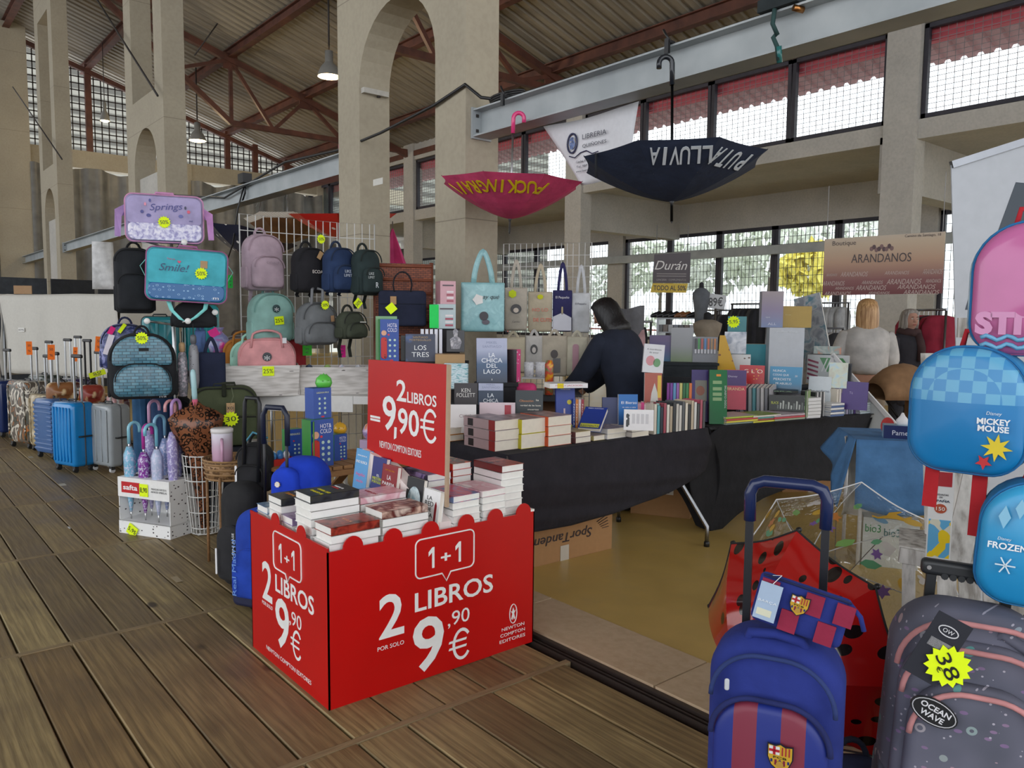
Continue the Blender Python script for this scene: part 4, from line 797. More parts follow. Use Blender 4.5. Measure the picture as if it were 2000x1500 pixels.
MB().box(-.2, .2, -.1, .1, -.0, .02).build('x', MDR).location = (0, 0, -5) if False else (0, 0, -5)
bpy.data.objects.remove(SC.objects['x'])
st = thing('low_stand', 'dark box stand under the olive backpack', 'stand', (p.x, p.y, 0), rz); MB().puff(rrect(w*.95, p.z, .02, .02, 3), .2, .02, 0, -.1).build('block', mat('22252e', 'fabric'), st)
# ---- slatted wooden table
wz = .66; wa = DP(523, 905, 4.62); wtab = thing('slatted_table', 'small folding wooden table with slatted top behind the sign', 'table', (1.72, 3.92, 0), R(2))
wp = mat('a3794b', 'wood')
for k in range(12): MB().box(.0+k*.068, .058+k*.068, 0, .46, wz-.018, wz).build('slat', wp, wtab)
for y in (.02, .42): MB().box(0, .81, y, y+.03, wz-.06, wz-.018).build('rail', wp, wtab)
for y in (.0, .44):
    for a, b in ((.08, .72), (.72, .08)): MB().bar((a, y+(.012 if a < b else -.012)+.01, 0.01), (b, y+(.012 if a < b else -.012)+.01, wz-.04), .022, .045, (1, 0, 0)).build('leg', wp, wtab)
MB().box(.2, .62, .012, .45, .24, .255).build('lower_shelf', mat('8d6a42', 'wood'), wtab)
def toybox(label, box, d, w, dp, z, rz, ttl=True, side='3a8a3c', bug=False):
    x, y = DP((box[0]+box[2])/2, box[3], d).xy; h = DP(0, box[1], d).z-DP(0, box[3], d).z
    t = boxthing('toy_box', label, 'box', (x, y, z), rz, w, dp, h, '2c4fa0', side, 'blue boxes of insulated bottles', [('HOT&', 'e8e8f4', .15, .86, h*.09, .5), ('COLD', 'e8e8f4', .15, .75, h*.09, .5)] if ttl else [('GREENSAURUS', 'd8e0c0', 0, .85, h*.06, .7)])
    for i in range(2):
        for j in range(4): MB().prism(ell(0, 0, w*.065, w*.065, 10), -.0015, 0).build('icon', mat('bcd8c8', 'print'), t, ((.02+i*.26)*w, -.0005, h*(.14+j*.125)))
    MB().prism(ell(0, 0, w*.06, w*.05, 8), -.0015, 0).build('red_icon', mat('d83040', 'print'), t, (w*-.05, -.0005, h*.64)); MB().prism(rrect(w*.18, h*.04, .003, .003, 2), -.0015, 0).build('brand_mark', mat('d82838', 'print'), t, (w*.1, -.0005, h*.02))
    if bug:
        MB().puff(rrect(w*.32, h*.5, w*.14, w*.14, 6), .006, .003, 0, -.006).build('red_bottle_picture', art('c0201c', 'c0201c', '1a1010', 40, 'spots'), t, (-w*.3, 0, h*.08)); MB().prism(ell(0, 0, w*.14, w*.14, 16), -.004, 0).build('pale_face_picture', mat('e0a888', 'print'), t, (-w*.3, 0, h*.68))
    return t, h
f_ = R(-6)
tq, hq = toybox('tall blue box with red bottle picture, on the wooden table', (603, 790, 657, 884), 4.35, .145, .09, wz, R(8), bug=True)
MB().box(-.004, 0, -.0, .05, 0, .26).build('open_flap', mat('4f8a3a', 'paper'), tq, (-.075, -.03, 0), R(-40))
x, y = DP(630, 790, 4.37).xy
t = boxthing('toy_box', 'blue toy box stacked on the tall blue box', 'box', (x, y, wz+hq), R(8), .115, .085, .17, '2c4fa0', None, 'blue boxes of insulated bottles', [('GREENSAURUS', 'd8e0c0', 0, .85, .009, .7)])
for i in range(2):
    for j in range(4): MB().prism(ell(0, 0, .007, .007, 10), -.0015, 0).build('icon', mat('bcd8c8', 'print'), t, (-.02+i*.035, -.0005, .03+j*.027))
MB().prism(rrect(.02, .008, .003, .003, 2), -.0015, 0).build('brand_mark', mat('d82838', 'print'), t, (0, -.0005, .006))
def blob(label, px, py, d, z, r, c, spikes=0):
    x, y = DP(px, py, d).xy; t = thing('toy_figure', label, 'toy', (x, y, z), 0); MB().lathe([(.001, 0), (r*.85, .0), (r*1.05, r*.5), (r*.9, r*1.1), (r*.45, r*1.5), (.001, r*1.6)], 16).build('body', mat(c, 'gloss'), t)
    for k in range(spikes): MB().lathe([(r*.16, 0), (.001, r*.3)], 6).build('spike', mat(c, 'gloss'), t, ((k-1)*r*.4, 0, r*1.45-abs(k-1)*r*.12))
    for sx in (-1, 1): MB().lathe([(.004, 0), (.001, .003)], 8).build('eye', mat('202020', 'gloss'), t, (sx*r*.35-.01, -r*.92, r*.8))
blob('round green toy on the top blue box', 632, 730, 4.4, wz+hq+.172, .045, '5fc04c', 3)
x, y = DP(664, 870, 4.55).xy
toybox('small blue box right of the tall one', (653, 828, 678, 880), 4.55, .085, .07, wz, R(5)); blob('round yellow toy on the right blue box', 664, 815, 4.55, wz+.16, .038, 'dca830', 2)
toybox('blue box seen through the navy trolley handle', (559, 816, 592, 880), 4.5, .095, .06, wz, R(2), False)
p = DP(535, 870, 4.6); t = thing('toy_tray', 'red tray of small blue and white toys on the wooden table', 'tray', (1.80, 4.2, wz), R(4))
MB().box(-.07, .07, -.05, .05, 0, .035).build('tray', mat('c02a24', 'print'), t)
for k in range(6): MB().lathe([(.001, 0), (.018, .005), (.02, .025), (.012, .04), (.001, .045)], 10).build('small_toy', mat(('4f8fc8', 'e8e8ec', '3b78b8')[k % 3], 'gloss'), t, (-.05+.02*k, (-.02, .02)[k % 2], .03))
x, y = 2.40, 4.15; boxthing('pink_box', 'lilac box at the right end of the wooden table', 'box', (x, y, wz), R(20), .1, .1, .085, 'a88a9c', 'c8b0d4')
t = thing('plush_toy', 'lilac and orange plush toys heaped in the lilac box', 'toy', (x-.01, y+.05, wz+.086)); MB().lathe([(.001, 0), (.05, .01), (.06, .05), (.04, .09), (.001, .11)], 12).build('body', art('8d7ab0', 'c8b4d8', 'd8803c', 18), t)
# ---- white wire basket with leopard umbrella
c = GP(402, 1040); c = Vector((c.x, c.y, 0)); t = thing('wire_basket', 'tall white wire basket holding a leopard umbrella', 'basket', (c.x, c.y, 0)); M = mat('dededa', 'plastic')
for z in (.012, .05, .16, .27, .38, .48, .55): MB().tube([((.09+.05*z/.55)*math.cos(a*PI/12), (.09+.05*z/.55)*math.sin(a*PI/12), z) for a in range(24)], .0042, 5, closed=True).build('hoop', M, t)
for a in range(22): MB().tube([(.09*math.cos(a*PI/11), .09*math.sin(a*PI/11), .01), (.14*math.cos(a*PI/11), .14*math.sin(a*PI/11), .55)], .003, 4).build('upright_wire', M, t)
for k in range(5): MB().tube([(-.08, -.08+.04*k, .012), (.08, -.08+.04*k, .012)], .003, 4).build('base_wire', M, t)
LEO = art('8a5538', '1a100c', 'a06a48', 30, 'leopard')
u = thing('leopard_umbrella', 'leopard print umbrella with pale blue straight handle in the wire basket', 'umbrella', (c.x-.02, c.y-.02, .03), 0, None, (R(2), R(-3), 0)); n = 16; rs = []
for z, r in ((.0, .015), (.2, .03), (.42, .05), (.55, .085), (.68, .135), (.76, .15), (.8, .11), (.84, .04), (.87, .018)): rs.append([((r*(1.18 if j % 2 else .8))*math.cos(2*PI*j/n), (r*(1.18 if j % 2 else .8))*math.sin(2*PI*j/n), z+(.02 if j % 2 else 0)) for j in range(n)])
MB().rings(rs, True).build('folded_canopy', LEO, u); MB().lathe([(.01, .84), (.022, .86), (.018, .9), (.01, .92)], 10).build('ribbon', mat('c8607a', 'fabric'), u)
MB().lathe([(.0, .9), (.016, .9), (.018, .93), (.018, 1.08), (.012, 1.1), (.001, 1.105)], 14).build('grip', mat('a6ccd0', 'gloss'), u)
card(t, .09, .56, .085, .085, '50%', -.15, R(25), cz=-.01)
# ---- bamboo stand + wicker basket + tumbler
c = Vector((1.70, 4.66, 0)); t = thing('bamboo_stand', 'bamboo stand with a woven basket on top', 'stand', c)
for x, y in ((-.12, -.12), (.1, -.12), (-.12, .1), (.1, .1)): MB().tube([(x, y, 0)]+[(x, y, z) for z in (.18, .181, .36, .361, .55)], .009, 8).build('leg', mat('86613c', 'wood'), t)
bk = MB().lathe([(.12, .52), (.15, .53), (.16, .60), (.165, .64), (.15, .64), (.14, .55), (.001, .545)], 20).build('woven_basket', art('8a6844', 'a68460', '5f4428', 60, 'cells', .7), t)
for z in (.53, .56, .59, .62, .64): MB().tube([((.155+.012*(z-.53)/.1)*math.cos(a*PI/12), (.155+.012*(z-.53)/.1)*math.sin(a*PI/12), z) for a in range(24)], .006, 5, closed=True).build('weave_ring', mat('9a774e', 'wood'), bk)
p = DP(442, 925, 4.55); t = thing('tumbler', 'pink to white handled tumbler standing in the woven basket', 'tumbler', (c.x-.07, c.y-.03, .55), face(p)+.3)
MB().lathe([(.001, 0), (.042, 0), (.044, .06), (.05, .075), (.058, .09), (.06, .25), (.055, .26)], 24).build('cup', art('c89ab4', 'caa6bc', 'c4c4cc', .28, 'grad', .2), t)
MB().lathe([(.058, .25), (.064, .255), (.064, .275), (.055, .28), (.001, .28)], 24).build('lid', mat('d8d4d2', 'gloss'), t); MB().tube([(-.02, -.058, .22), (-.03, -.095, .21), (-.03, -.095, .09), (-.02, -.056, .08)], .009, 8).build('cup_handle', mat('c698b2', 'gloss'), t)
p = DP(495, 870, 4.7); t = thing('steel_bottle', 'blue bottle with steel cap behind the black sling bags', 'bottle', (p.x, p.y, p.z-.22)); MB().lathe([(.001, 0), (.04, 0), (.04, .2), (.03, .23)], 16).build('bottle', mat('3a6a86', 'metal'), t); MB().lathe([(.032, .225), (.034, .23), (.034, .255), (.001, .258)], 16).build('cap', mat('c8c8c8', 'metal'), t)
t['label'] = 'blue bottle with steel cap behind the black sling bags'
# ---- black bags and blue trolley bags behind the red box
def bpz(label, box, d, z0, dd=.16, **k):
    p, w, h, rz = fit(*box, d, None, dd*.5); return backpack(k.pop('name', 'backpack'), label, p, rz+k.pop('turn', 0), w, h, dd, **k), w, h, p
t, w_, h_, p = bpz('black sling bag with white logo beside the tumbler', (468, 862, 534, 958), 4.35, 0, .12, c='1c1c1f', trim='101012', rt=.45, turn=R(-20)); MB().puff(rrect(.012, .1, .005, .005, 2), .004, .002, 0, -.004).build('white_mark', mat('e6e6e6', 'print'), t, (-.07, -.11, .06))
MB().tube([(-.05, -.02, h_), (0, -.04, h_+.06), (.06, .02, h_+.02)], .006, 6).build('zip_cord', mat('5aa0b8', 'fabric'), t)
tr = thing('trolley_backpack', 'black trolley backpack standing left of the red box', 'backpack', (1.53, 4.08, 0), R(-62)); MB().puff(rrect(.22, .56, .09, .05, 8, .05), .15, .05, .02, -.06).build('body', mat('1a1a1c', 'fabric'), tr)
MB().puff(rrect(.17, .3, .08, .04, 7, .1), .05, .025, .01, -.11).build('front_pocket', mat('202023', 'fabric'), tr); MB().puff(rrect(.012, .14, .005, .005, 2, .14), .004, .002, 0, -.13).build('white_mark', mat('e6e6e6', 'print'), tr, (-.06, 0, 0)); text('BREAK MINI BASE', 'e0e0e0', tr, .05, .27, .014, .2, -.124, PI/2)
for x in (-.09, .09): MB().tube([(x-.012, .05, .03), (x+.012, .05, .03)], .03, 12).build('wheel', mat('111112', 'plastic'), tr)
MB().tube([(-.05, .08, .6), (-.05, .1, 1.02), (-.04, .1, 1.05), (.04, .1, 1.05), (.05, .1, 1.02), (.05, .08, .6)], .011, 8).build('trolley_handle', mat('1b1c20', 'plastic'), tr)
CRE = ('d8b040', 'e8e8e8')
bl = thing('trolley_backpack', 'royal blue trolley backpack behind the corner of the red box', 'backpack', (1.53, 3.765, 0), R(-62)); MB().puff(rrect(.28, .46, .1, .05, 8, .07), .17, .05, .02, -.085).build('body', mat('0e3aa0', 'fabric'), bl)
MB().puff(rrect(.22, .25, .09, .04, 7, .1), .05, .025, .01, -.135).build('front_pocket', mat('0f3da8', 'fabric'), bl); MB().puff(rrect(.285, .09, .03, .03, 4, .04), .18, .02, 0, -.092).build('base_guard', mat('1c2140', 'plastic'), bl); text('Real Madrid', '6f9ae0', bl, -.07, .26, .026, .28, -.148, PI/2)
for x in (-.1, .1): MB().tube([(x-.012, .05, .035), (x+.012, .05, .035)], .035, 12).build('wheel', mat('15161c', 'plastic'), bl); 
for x in (-.07, .07): MB().tube([(x, .09, .5), (x, .09, .98)], .008, 8).build('handle_pole', mat('15161a', 'plastic'), bl)
MB().tube([(-.075, .09, .84), (-.075, .09, .99), (-.05, .09, 1.03), (.05, .09, 1.03), (.075, .09, .99), (.075, .09, .84)], .014, 10).build('trolley_handle', mat('1a2136', 'plastic'), bl)
gbg = thing('gym_bag', 'royal blue bag with a small gold crest, on top behind the red box', 'bag', (1.75, 3.78, .55), R(-50)); MB().puff(rrect(.27, .22, .11, .05, 9), .16, .06, .03, -.08).build('body', mat('0b3bc0', 'fabric'), gbg); MB().puff(rrect(.15, .18, .07, .03, 7, .0), .07, .03, .01, -.14).build('front_pocket', mat('0b3bc0', 'fabric'), gbg, (-.05, 0, 0))
MB().prism(star(0, 0, .016, .013, 8), -.003, 0).build('crest', mat('d8b860', 'print'), gbg, (-.07, -.157, .1)); MB().prism(ell(0, 0, .012, .014, 14), -.004, 0).build('crest_disc', mat('ece8e0', 'print'), gbg, (-.07, -.157, .1))
kk = MB().box(-.06, .08, -.05, .1, 0, .55).build('support_box', mat('c8bcd0', 'paper'), None, (1.82, 3.8, 0), R(-50)); tag(kk, 'plain lilac carton under the royal blue gym bag', 'box')
# ---- umbrella display stand
ud = thing('umbrella_display', 'white cardboard umbrella stand with a red logo on the deck', 'display stand', (1.32, 5.78, 0), R(-62)); W, Dp, H_ = .46, .27, .385
DOT = art('eeeeec', 'eeeeec', '4a4446', 42, 'spots'); MWH = mat('ecebe8', 'paper')
MB().box(0, W, 0, Dp, .085, .09).box(0, W, 0, .005, 0, .09).box(0, W, Dp-.005, Dp, 0, .09).build('base_tray', DOT, ud); MB().box(0, W, .0, .005, H_-.13, H_).build('top_band', MWH, ud)
for x in (0, W-.005): MB().prism([(0, 0), (Dp, 0), (Dp, H_), (0, H_), (0, H_-.13), (.03, H_-.13), (.05, .13), (0, .09)], 0, .005).build('side_panel', DOT if x else MWH, ud, (x, 0, 0), PI/2) if False else MB().box(x, x+.005, .005, Dp, 0, H_).build('side_panel', DOT, ud)
MB().box(0, W, Dp-.006, Dp, .09, H_).build('back_panel', MWH, ud); MB().box(0, W, 0, Dp, H_, H_+.004).build('top_plate', MWH, ud)
for i in range(4):
    for j in range(2): MB().prism(ell(0, 0, .035, .022, 14), -.001, .001).build('hole', mat('1c1c1e', 'paper'), ud, (.07+i*.105, .08+j*.11, H_+.005)).rotation_euler = (PI/2, 0, 0)
MB().box(.035, .2, -.002, 0, H_-.1, H_-.025).build('logo_plate', mat('c01c24', 'print'), ud); text('safta', 'f4f4f4', ud, .117, H_-.062, .035, .13, -.003, bold=.03); text('PARAGUAS SURTIDOS\nASSORTED UMBRELLAS', '6a6a6a', ud, .37, H_-.065, .014, .14, -.001)
card(ud, .24, H_-.07, .075, .085, '8,90', -.004); card(ud, .13, .03, .085, .075, '5,95', -.01, -.5)
UM = [(.06, .05, .5, 'pale blue', '7fbcd8', '8cc8d8', 0.5, .1, -.1), (.12, .17, .6, 'lilac glitter', '9f98c8', 'c79ab8', 0, .14, -.1), (.18, .06, .47, 'purple printed', '8a3f9c', 'b83c9a', 0, .12, 0.1), (.24, .19, .55, 'blue glitter', '8a9cc8', '7fb0cc', 0.2, .1, 3.1), (.31, .05, .5, 'silver blue', 'b6c2dc', '7cc0d4', 0, .11, 3.0), (.36, .17, .62, 'rose handled violet', '8c8cc4', 'd49a9c', 0, .14, 3.1), (.42, .08, .62, 'violet sparkling', '9a90c4', 'b08ac0', 0, .15, 0.1)]
for x, y, h, nm, cc, hc, _, hl, a in UM:
    q = Matrix.Rotation(R(-62), 3, 'Z') @ Vector((x, y, 0))
    closed_umbrella('%s folded umbrella in the white umbrella stand' % nm, (1.32+q.x, 5.78+q.y, .092), h, cc, hc, 'folded umbrellas in the stand', m=art(cc, cc, 'd8d4ea', 60, 'cloud', .15), a=a+R(28), hL=hl, r=.03)
# ---- suitcases along the deck
def case(label, px, py, w, h, d, c, rz=-70, **k): p = GP(px, py); return suitcase(label, (p.x, p.y, .0), R(rz), w, h, d, c, **k)
case('bright blue ribbed hard suitcase, nearest but one in the row', 147, 918, .36, .66, .22, '1b84c8', ribs=6, handle=.42)
case('silver grey hard suitcase beside the umbrella stand', 217, 918, .36, .64, .22, '9fa5a8', ribs=4, handle=.40, wheelc='d8d8d8', pole='c8c8c8')
case('slate blue suitcase with horizontal ribs', 105, 893, .34, .62, .2, '46689a', ribs=11, vert=False, handle=.45)
case('camouflage patterned large suitcase', 60, 872, .42, .74, .26, 'x', m=art('5f564c', 'cfc8b8', '3c4034', 9, 'camo'), ribs=2, handle=.35)
case('dark navy suitcase at the left edge', 8, 850, .42, .68, .26, '1c2d5c', ribs=5, handle=.35)
case('cream and gold printed suitcase behind the slate blue one', 92, 880, .32, .62, .2, 'x', m=art('b8a880', '8c7a58', 'd8ccb0', 10), ribs=2, handle=.4)
case('dark green suitcase behind the camouflage one', 92, 842, .38, .72, .24, '38423a', ribs=4, handle=.4)
case('brown leather look suitcase in the back row', 130, 850, .36, .66, .22, '5c3028', ribs=3, handle=.5)
case('black suitcase with tall black handle in the back row', 168, 862, .36, .62, .22, '1c1c20', ribs=4, handle=.55, pole='2a2a2c')
case('red flowered suitcase in the back row', 190, 872, .36, .6, .22, 'x', m=art('b03828', 'd8a050', '3a2828', 8), ribs=2, handle=.45)
case('burgundy suitcase in the back row near the brick patterned backpack', 222, 885, .34, .6, .22, '5a2230', ribs=3, handle=.5)
case('violet suitcase farthest back in the row', 150, 838, .36, .66, .22, '3c3458', ribs=3, handle=.52)
for k, (px, py, c, w, h) in enumerate(((57, 680, 'ff7a1a', .05, .13), (100, 688, 'ff7a1a', .062, .15), (147, 692, 'ff7a1a', .04, .145), (193, 672, 'ff7a1a', .06, .14), (205, 675, 'c8d820', .04, .12), (214, 676, 'ff4a24', .055, .14), (190, 730, 'd8e800', .14, .05), (219, 710, 'ff5a1c', .025, .07))):
    p = DP(px, py, 7.6+.2*(k % 3)-.3*(px > 180)); o = MB().box(-w/2, w/2, 0, .002, -h/2, h/2).build('price_tag', mat(c, 'paper'), None, p, face(p)); o.rotation_euler = (0, -.3 if k == 6 else .03*k, face(p))
    tag(o, ['narrow orange price tag at the far left of the suitcases', 'wide orange price tag above the camouflage suitcase', 'slim orange price tag between the chrome handles', 'orange price tag over the burgundy suitcase', 'yellow green price tag between two orange ones', 'red orange price tag nearest the brick backpack', 'long yellow tag tilted beside the brick backpack', 'small orange tag low beside the brick backpack'][k], 'price tag', 'price tags on the suitcase handles')
    for j in range(2): text('50' if j else '%', '3a2010', o, 0, (j-.5)*h*.4, min(w, h)*.4, w*.5, -.001)
p = GP(222, 800); 
for px, py, c, lab, w, h in ((225, 765, 'b88c8c', 'pink plush toy bag behind the silver suitcase', .16, .12), (180, 745, '8a3428', 'red patterned soft bag among the suitcases', .24, .1), (120, 740, '8a5a34', 'orange soft bag heaped behind the suitcases', .28, .1)):
    p = DP(px, py+25, 8.2); t = thing('soft_bag', lab, 'bag', (p.x, p.y, p.z-.1), face(p)); MB().puff(rrect(w, h+.1, .06, .05, 6), .16, .06, .03, -.08).build('body', art(c, c, 'e8d0a0', 8), t); MB().tube([(-.05, 0, h+.09), (0, 0, h+.14), (.05, 0, h+.09)], .008, 6).build('strap', mat('2a2020', 'fabric'), t)
# ---- white sheet covered stall
a, b = DP(6, 740, 12.4), DP(236, 740, 11.4); L = (b-a).xy.length; rz = math.atan2(b.y-a.y, b.x-a.x); ztp = DP(100, 574, 12).z
cv = thing('covered_stall', 'stall covered by a wrinkled white sheet behind the suitcases', 'covered stall', (a.x, a.y, 0), rz)
def shf(u, v):
    x = L*u; f = .035*math.sin(x*5.1+2)+.02*math.sin(x*13)
    if v < .7: z = .55+(ztp-.55)*(v/.7); y = -.02-.22*(1-v/.7)**2*0+f*(1-v/.7)**.5+.02*math.sin(x*3+v*6)
    else: z = ztp+.0-.03*math.sin((v-.7)/.3*PI)*abs(math.sin(x*2)); y = (v-.7)/.3*1.1
    return (x+(.12*(1-v) if u < .02 else 0), y, z)
MB().sheet(shf, 40, 22).build('sheet', mat('c9c6bd', 'paper'), cv, solid=.004); MB().sheet(lambda u, v: (L+.02+.03*math.sin(v*9+u*4), 1.1*u, .5+(ztp-.5)*v), 8, 10).build('side_sheet', mat('c9c6bd', 'paper'), cv, solid=.004)
MB().sheet(lambda u, v: (-.02-.04*math.sin(v*7), 1.1*u, .5+(ztp-.5)*v), 8, 10).build('side_sheet', mat('c9c6bd', 'paper'), cv, solid=.004)
for x in (.03, L-.03):
    for y in (.04, 1.05): MB().box(x-.02, x+.02, y-.02, y+.02, 0, ztp-.05).build('post', mat('6b6e70', 'metal'), cv)
for zz in (ztp-.06, .6): MB().box(0, L, .03, .06, zz-.02, zz+.02).build('rail', mat('8a5a34', 'wood'), cv)
card(cv, L*.22, DP(48, 644, 12.1).z, .14, .06, '60%', -.06, 0, 'e8e6e0', 'paper_sign')
p, w, h, rz = fit(183, 473, 224, 565, 14); o = MB().sheet(lambda u, v: (w*(u-.5)*(1-.1*v), .03*math.sin(u*5+v*3), h*v), 6, 8).build('hanging_cloth', mat('dcdcdc', 'fabric'), None, p, rz, solid=.004); tag(o, 'white cloth hanging high behind the covered stall', 'cloth')
t = thing('dark_partition', 'dark grey partition screen behind the covered stall', 'partition', DP(50, 700, 15), R(10)); 
for k, (x, w, c) in enumerate(((-.9, .85, '2e3136'), (0, .85, '3a3f46'), (.9, .8, '282b30'), (1.8, .85, '33373c'))): MB().box(x-w/2, x+w/2, 0, .03, -t.location.z, 2.15-t.location.z+.0).build('panel', mat(c, 'fabric'), t)
for px, lab in ((42, 'left kraft carton on the covered stall'), (60, 'right kraft carton on the covered stall')):
    q = DP(px, 575, 12.0); boxthing('carton_box', lab, 'box', (q.x, q.y+.3, ztp), rz, .12, .1, .13, 'a88050', None, 'small cartons on the covered stall')
# ================================================================ HANGING ABOVE THE BOOK STALL
PK = mat('c23a66', 'fabric')
def sewn(t, P, s, a0, a1, i, hgt, c, wf=.5):
    """letters following the canopy, heads towards the apex side"""
    for k, ch in enumerate(s):
        if ch == ' ': continue
        a = a0+(a1-a0)*k/(len(s)-1); p = Vector(P(i, a)); pa = Vector(P(i, a+.02)); pi = Vector(P(i+.02, a)); tx = (pa-p).normalized(); up = (p-pi).normalized(); nr = tx.cross(up)
        if nr.z > 0 or nr.dot(Vector((p.x, p.y, 0))) < 0: tx = -tx; nr = tx.cross(up)
        o = text(ch, c, t, h=hgt, w=hgt*(.14 if ch == 'I' else wf), name='canopy_letter', bold=.02); o.data.extrude = .0015
        o.location = p+nr*.004; o.rotation_euler = Matrix((tx, up, nr)).transposed().to_euler()
def hu(name, label, px, py, topy, X, rad, drop, c, hc, rot, n=8, L=None, **k):
    p = XP(px, py, X); zt_ = XP(px, topy, X).z; t, P = open_umbrella(name, label, p, rot, rad, c, drop, n=n, hc=hc, shaftL=(zt_-p.z)-.13, **k)
    MB().tube([(0, 0, zt_-p.z-.1), (0, .0, ZB0+HB-p.z+.0)], .0015, 4).build('hanging_line', mat('d0d0d0', 'plastic'), t) if ZB0 > zt_ else None
    return t, P, p, zt_
t, P, p, _ = hu('hanging_umbrella', 'pink umbrella with yellow lettering hanging upside down from the beam', 996, 428, 222, 3.86, .56, .27, 'c23a66', 'd8407a', (R(2), R(-1), R(30)), handle=R(-70), hl=.11, fer=.1, group='umbrellas hung from the beam')
va = math.atan2(-p.y, -p.x)-R(30)
sewn(t, P, 'FUCKING', va+R(30), va-R(28), .78, .125, 'd8b818', .54); sewn(t, P, 'RAIN', va-R(40), va-R(67), .78, .125, 'd8b818', .5)
t, P, p, _ = hu('hanging_umbrella', 'navy umbrella with white lettering hanging upside down from the beam', 1312, 394, 115, 3.86, .57, .24, '16233c', '20242a', (R(-2), R(2), R(20)), shaft_c='2c3034', handle=R(120), hl=.13, fer=.12, group='umbrellas hung from the beam')
va = math.atan2(-p.y, -p.x)-R(20)
sewn(t, P, 'PUTA', va+R(64), va+R(33), .8, .13, 'c8d0d8', .42); sewn(t, P, 'LLUVIA', va+R(24.5), va-R(13), .8, .13, 'c8d0d8', .42)
MB().tube([P(1, va+R(-55)), Vector(P(1, va+R(-55)))+Vector((0, 0, -.14))], .008, 6).build('closing_strap', mat('14181f', 'fabric'), t)
# shop banner
A_, B_, C_, D_ = [XP(x, y, 4.17) for x, y in ((1062, 247), (1247, 200), (1228, 360), (1135, 362))]
bn = thing('shop_banner', 'white cloth banner with a round emblem hung from the beam', 'banner', (4.17, A_.y, A_.z), -PI/2)
BL = A_.y-B_.y
def bfn(u, v):
    xb = (A_.y-D_.y)+((A_.y-C_.y)-(A_.y-D_.y))*u; x = BL*u*(v)+xb*(1-v); z = -(A_.z-D_.z)*(1-v)*(1-.0*u)
    return (x, .012*math.sin(u*9+v*4)*(1-v*.5), z-.02*math.sin(PI*u)*v)
MB().sheet(bfn, 20, 12).build('cloth', mat('d9d9dc', 'paper'), bn, solid=.002)
def bt(s, px, py, h, w, c='3a3a48', **k): q = XP(px, py, 4.15); text(s, c, bn, A_.y-q.y, q.z-A_.z, h, w, -.018, **k)
bt('LIBRERIA', 1160, 262, .035, .24); bt('QUIÑONES', 1160, 280, .035, .24); bt('Cánchal, 8 · PONFERRADA', 1150, 312, .017, .27); bt('Tel. 987 41 43 32', 1148, 322, .018, .24); bt('www.libreriaquinones.com', 1150, 331, .015, .27)
q = XP(1117, 280, 4.15); o = MB().tube([(A_.y-q.y+.05*math.cos(a*PI/12), -.018, q.z-A_.z+.07*math.sin(a*PI/12)) for a in range(24)], .007, 6, closed=True).build('emblem_ring', mat('2c3050', 'print'), bn)
MB().prism([(A_.y-q.y+x, q.z-A_.z+z) for x, z in ell(0, 0, .035, .045, 16)], -.02, -.018).build('emblem_picture', art('b8b0a0', '3a60a0', '2a2a38', 40), bn)
MB().tube([(A_.y-q.y-.03+x*.3, -.018, q.z-A_.z-.09-.02*math.sin(x*9)) for x in (0, .2, .4, .6, .8, 1)], .004, 5).build('emblem_flourish', mat('2c3050', 'print'), bn)
# cables and clips on the beam
zb = ZB0+HB
tag(MB().tube([(3.96, 13.3, zb+.2)]+[(3.98, y, zb-.02+.25*abs(math.sin((y-5.6)*.5))**2-.12) for y in (11, 9, 7.6)]+[(3.87, 6.6, zb+.02), (3.87, 5.7, zb+.1), (3.88, 5.28, zb+.18), (3.98, 5.2, zb+.08), (4.05, 5.0, zb+.03), (4.03, 4, zb+.02), (4.06, 3, zb+.03), (4.02, 1.2, zb+.02)], .014, 8).build('electric_cable', mat('1a1a1c', 'plastic')), 'black electric cable running along the beam and around the pillar', 'cable')
o = thing('cable_coil', 'coil of black cable lying on the beam beside the pillar', 'cable', (4.06, 4.95, zb+.015))
for k in range(3): MB().tube([(.07*math.cos(a*PI/8), .2*math.sin(a*PI/8), .012+.018*k) for a in range(16)], .011, 6, closed=True).build('cable_loop', mat('161618', 'plastic'), o, (0, .01*k, 0))
def clip(px, X, lab, s=1): q = XP(px, 300, X); y = q.y; t = thing('beam_clamp', lab, 'clamp', (X-.1, y, zb), 0, 'clamps on the beam'); MB().box(-.02, .03, -.02*s, .02*s, .004, .02).box(-.03, -.01, -.015*s, .015*s, -.06, .03).build('jaw', mat('16171a', 'plastic'), t); MB().tube([(0, 0, .02), (.0, .05, .1*s)], .008, 6).build('lever', mat('16171a', 'plastic'), t)
clip(1004, 4.05, 'small black clamp holding the pink umbrella line'); clip(1322, 4.05, 'black clamp holding the navy umbrella, middle of the beam')
q = XP(1520, 30, 3.95); t = thing('rope_knot', 'dark green knotted strap with clip hanging off the beam', 'strap', (q.x, q.y, zb), 0)
MB().box(-.02, .16, -.12, .12, .004, .07).build('strap_bundle', mat('20282a', 'fabric'), t); MB().tube([(-.0, .02, .03), (-.02, .02, -.08), (0, .0, -.14), (.015, .01, -.12), (-.01, .02, -.15), (0, 0, -.2), (.02, .0, -.27)], .013, 8).build('knotted_cord', mat('24403e', 'fabric'), t); MB().tube([(.0, -.01, -.2), (.03, 0, -.28)], .016, 8).build('clip', mat('2a6a68', 'gloss'), t)
t['label'] = 'dark green knotted strap with clip hanging off the beam'; MB().tube([(.0, -.09, -.02), (.05, -.12, -.03)], .018, 8).build('brass_lock', mat('b07a48', 'metal'), t)
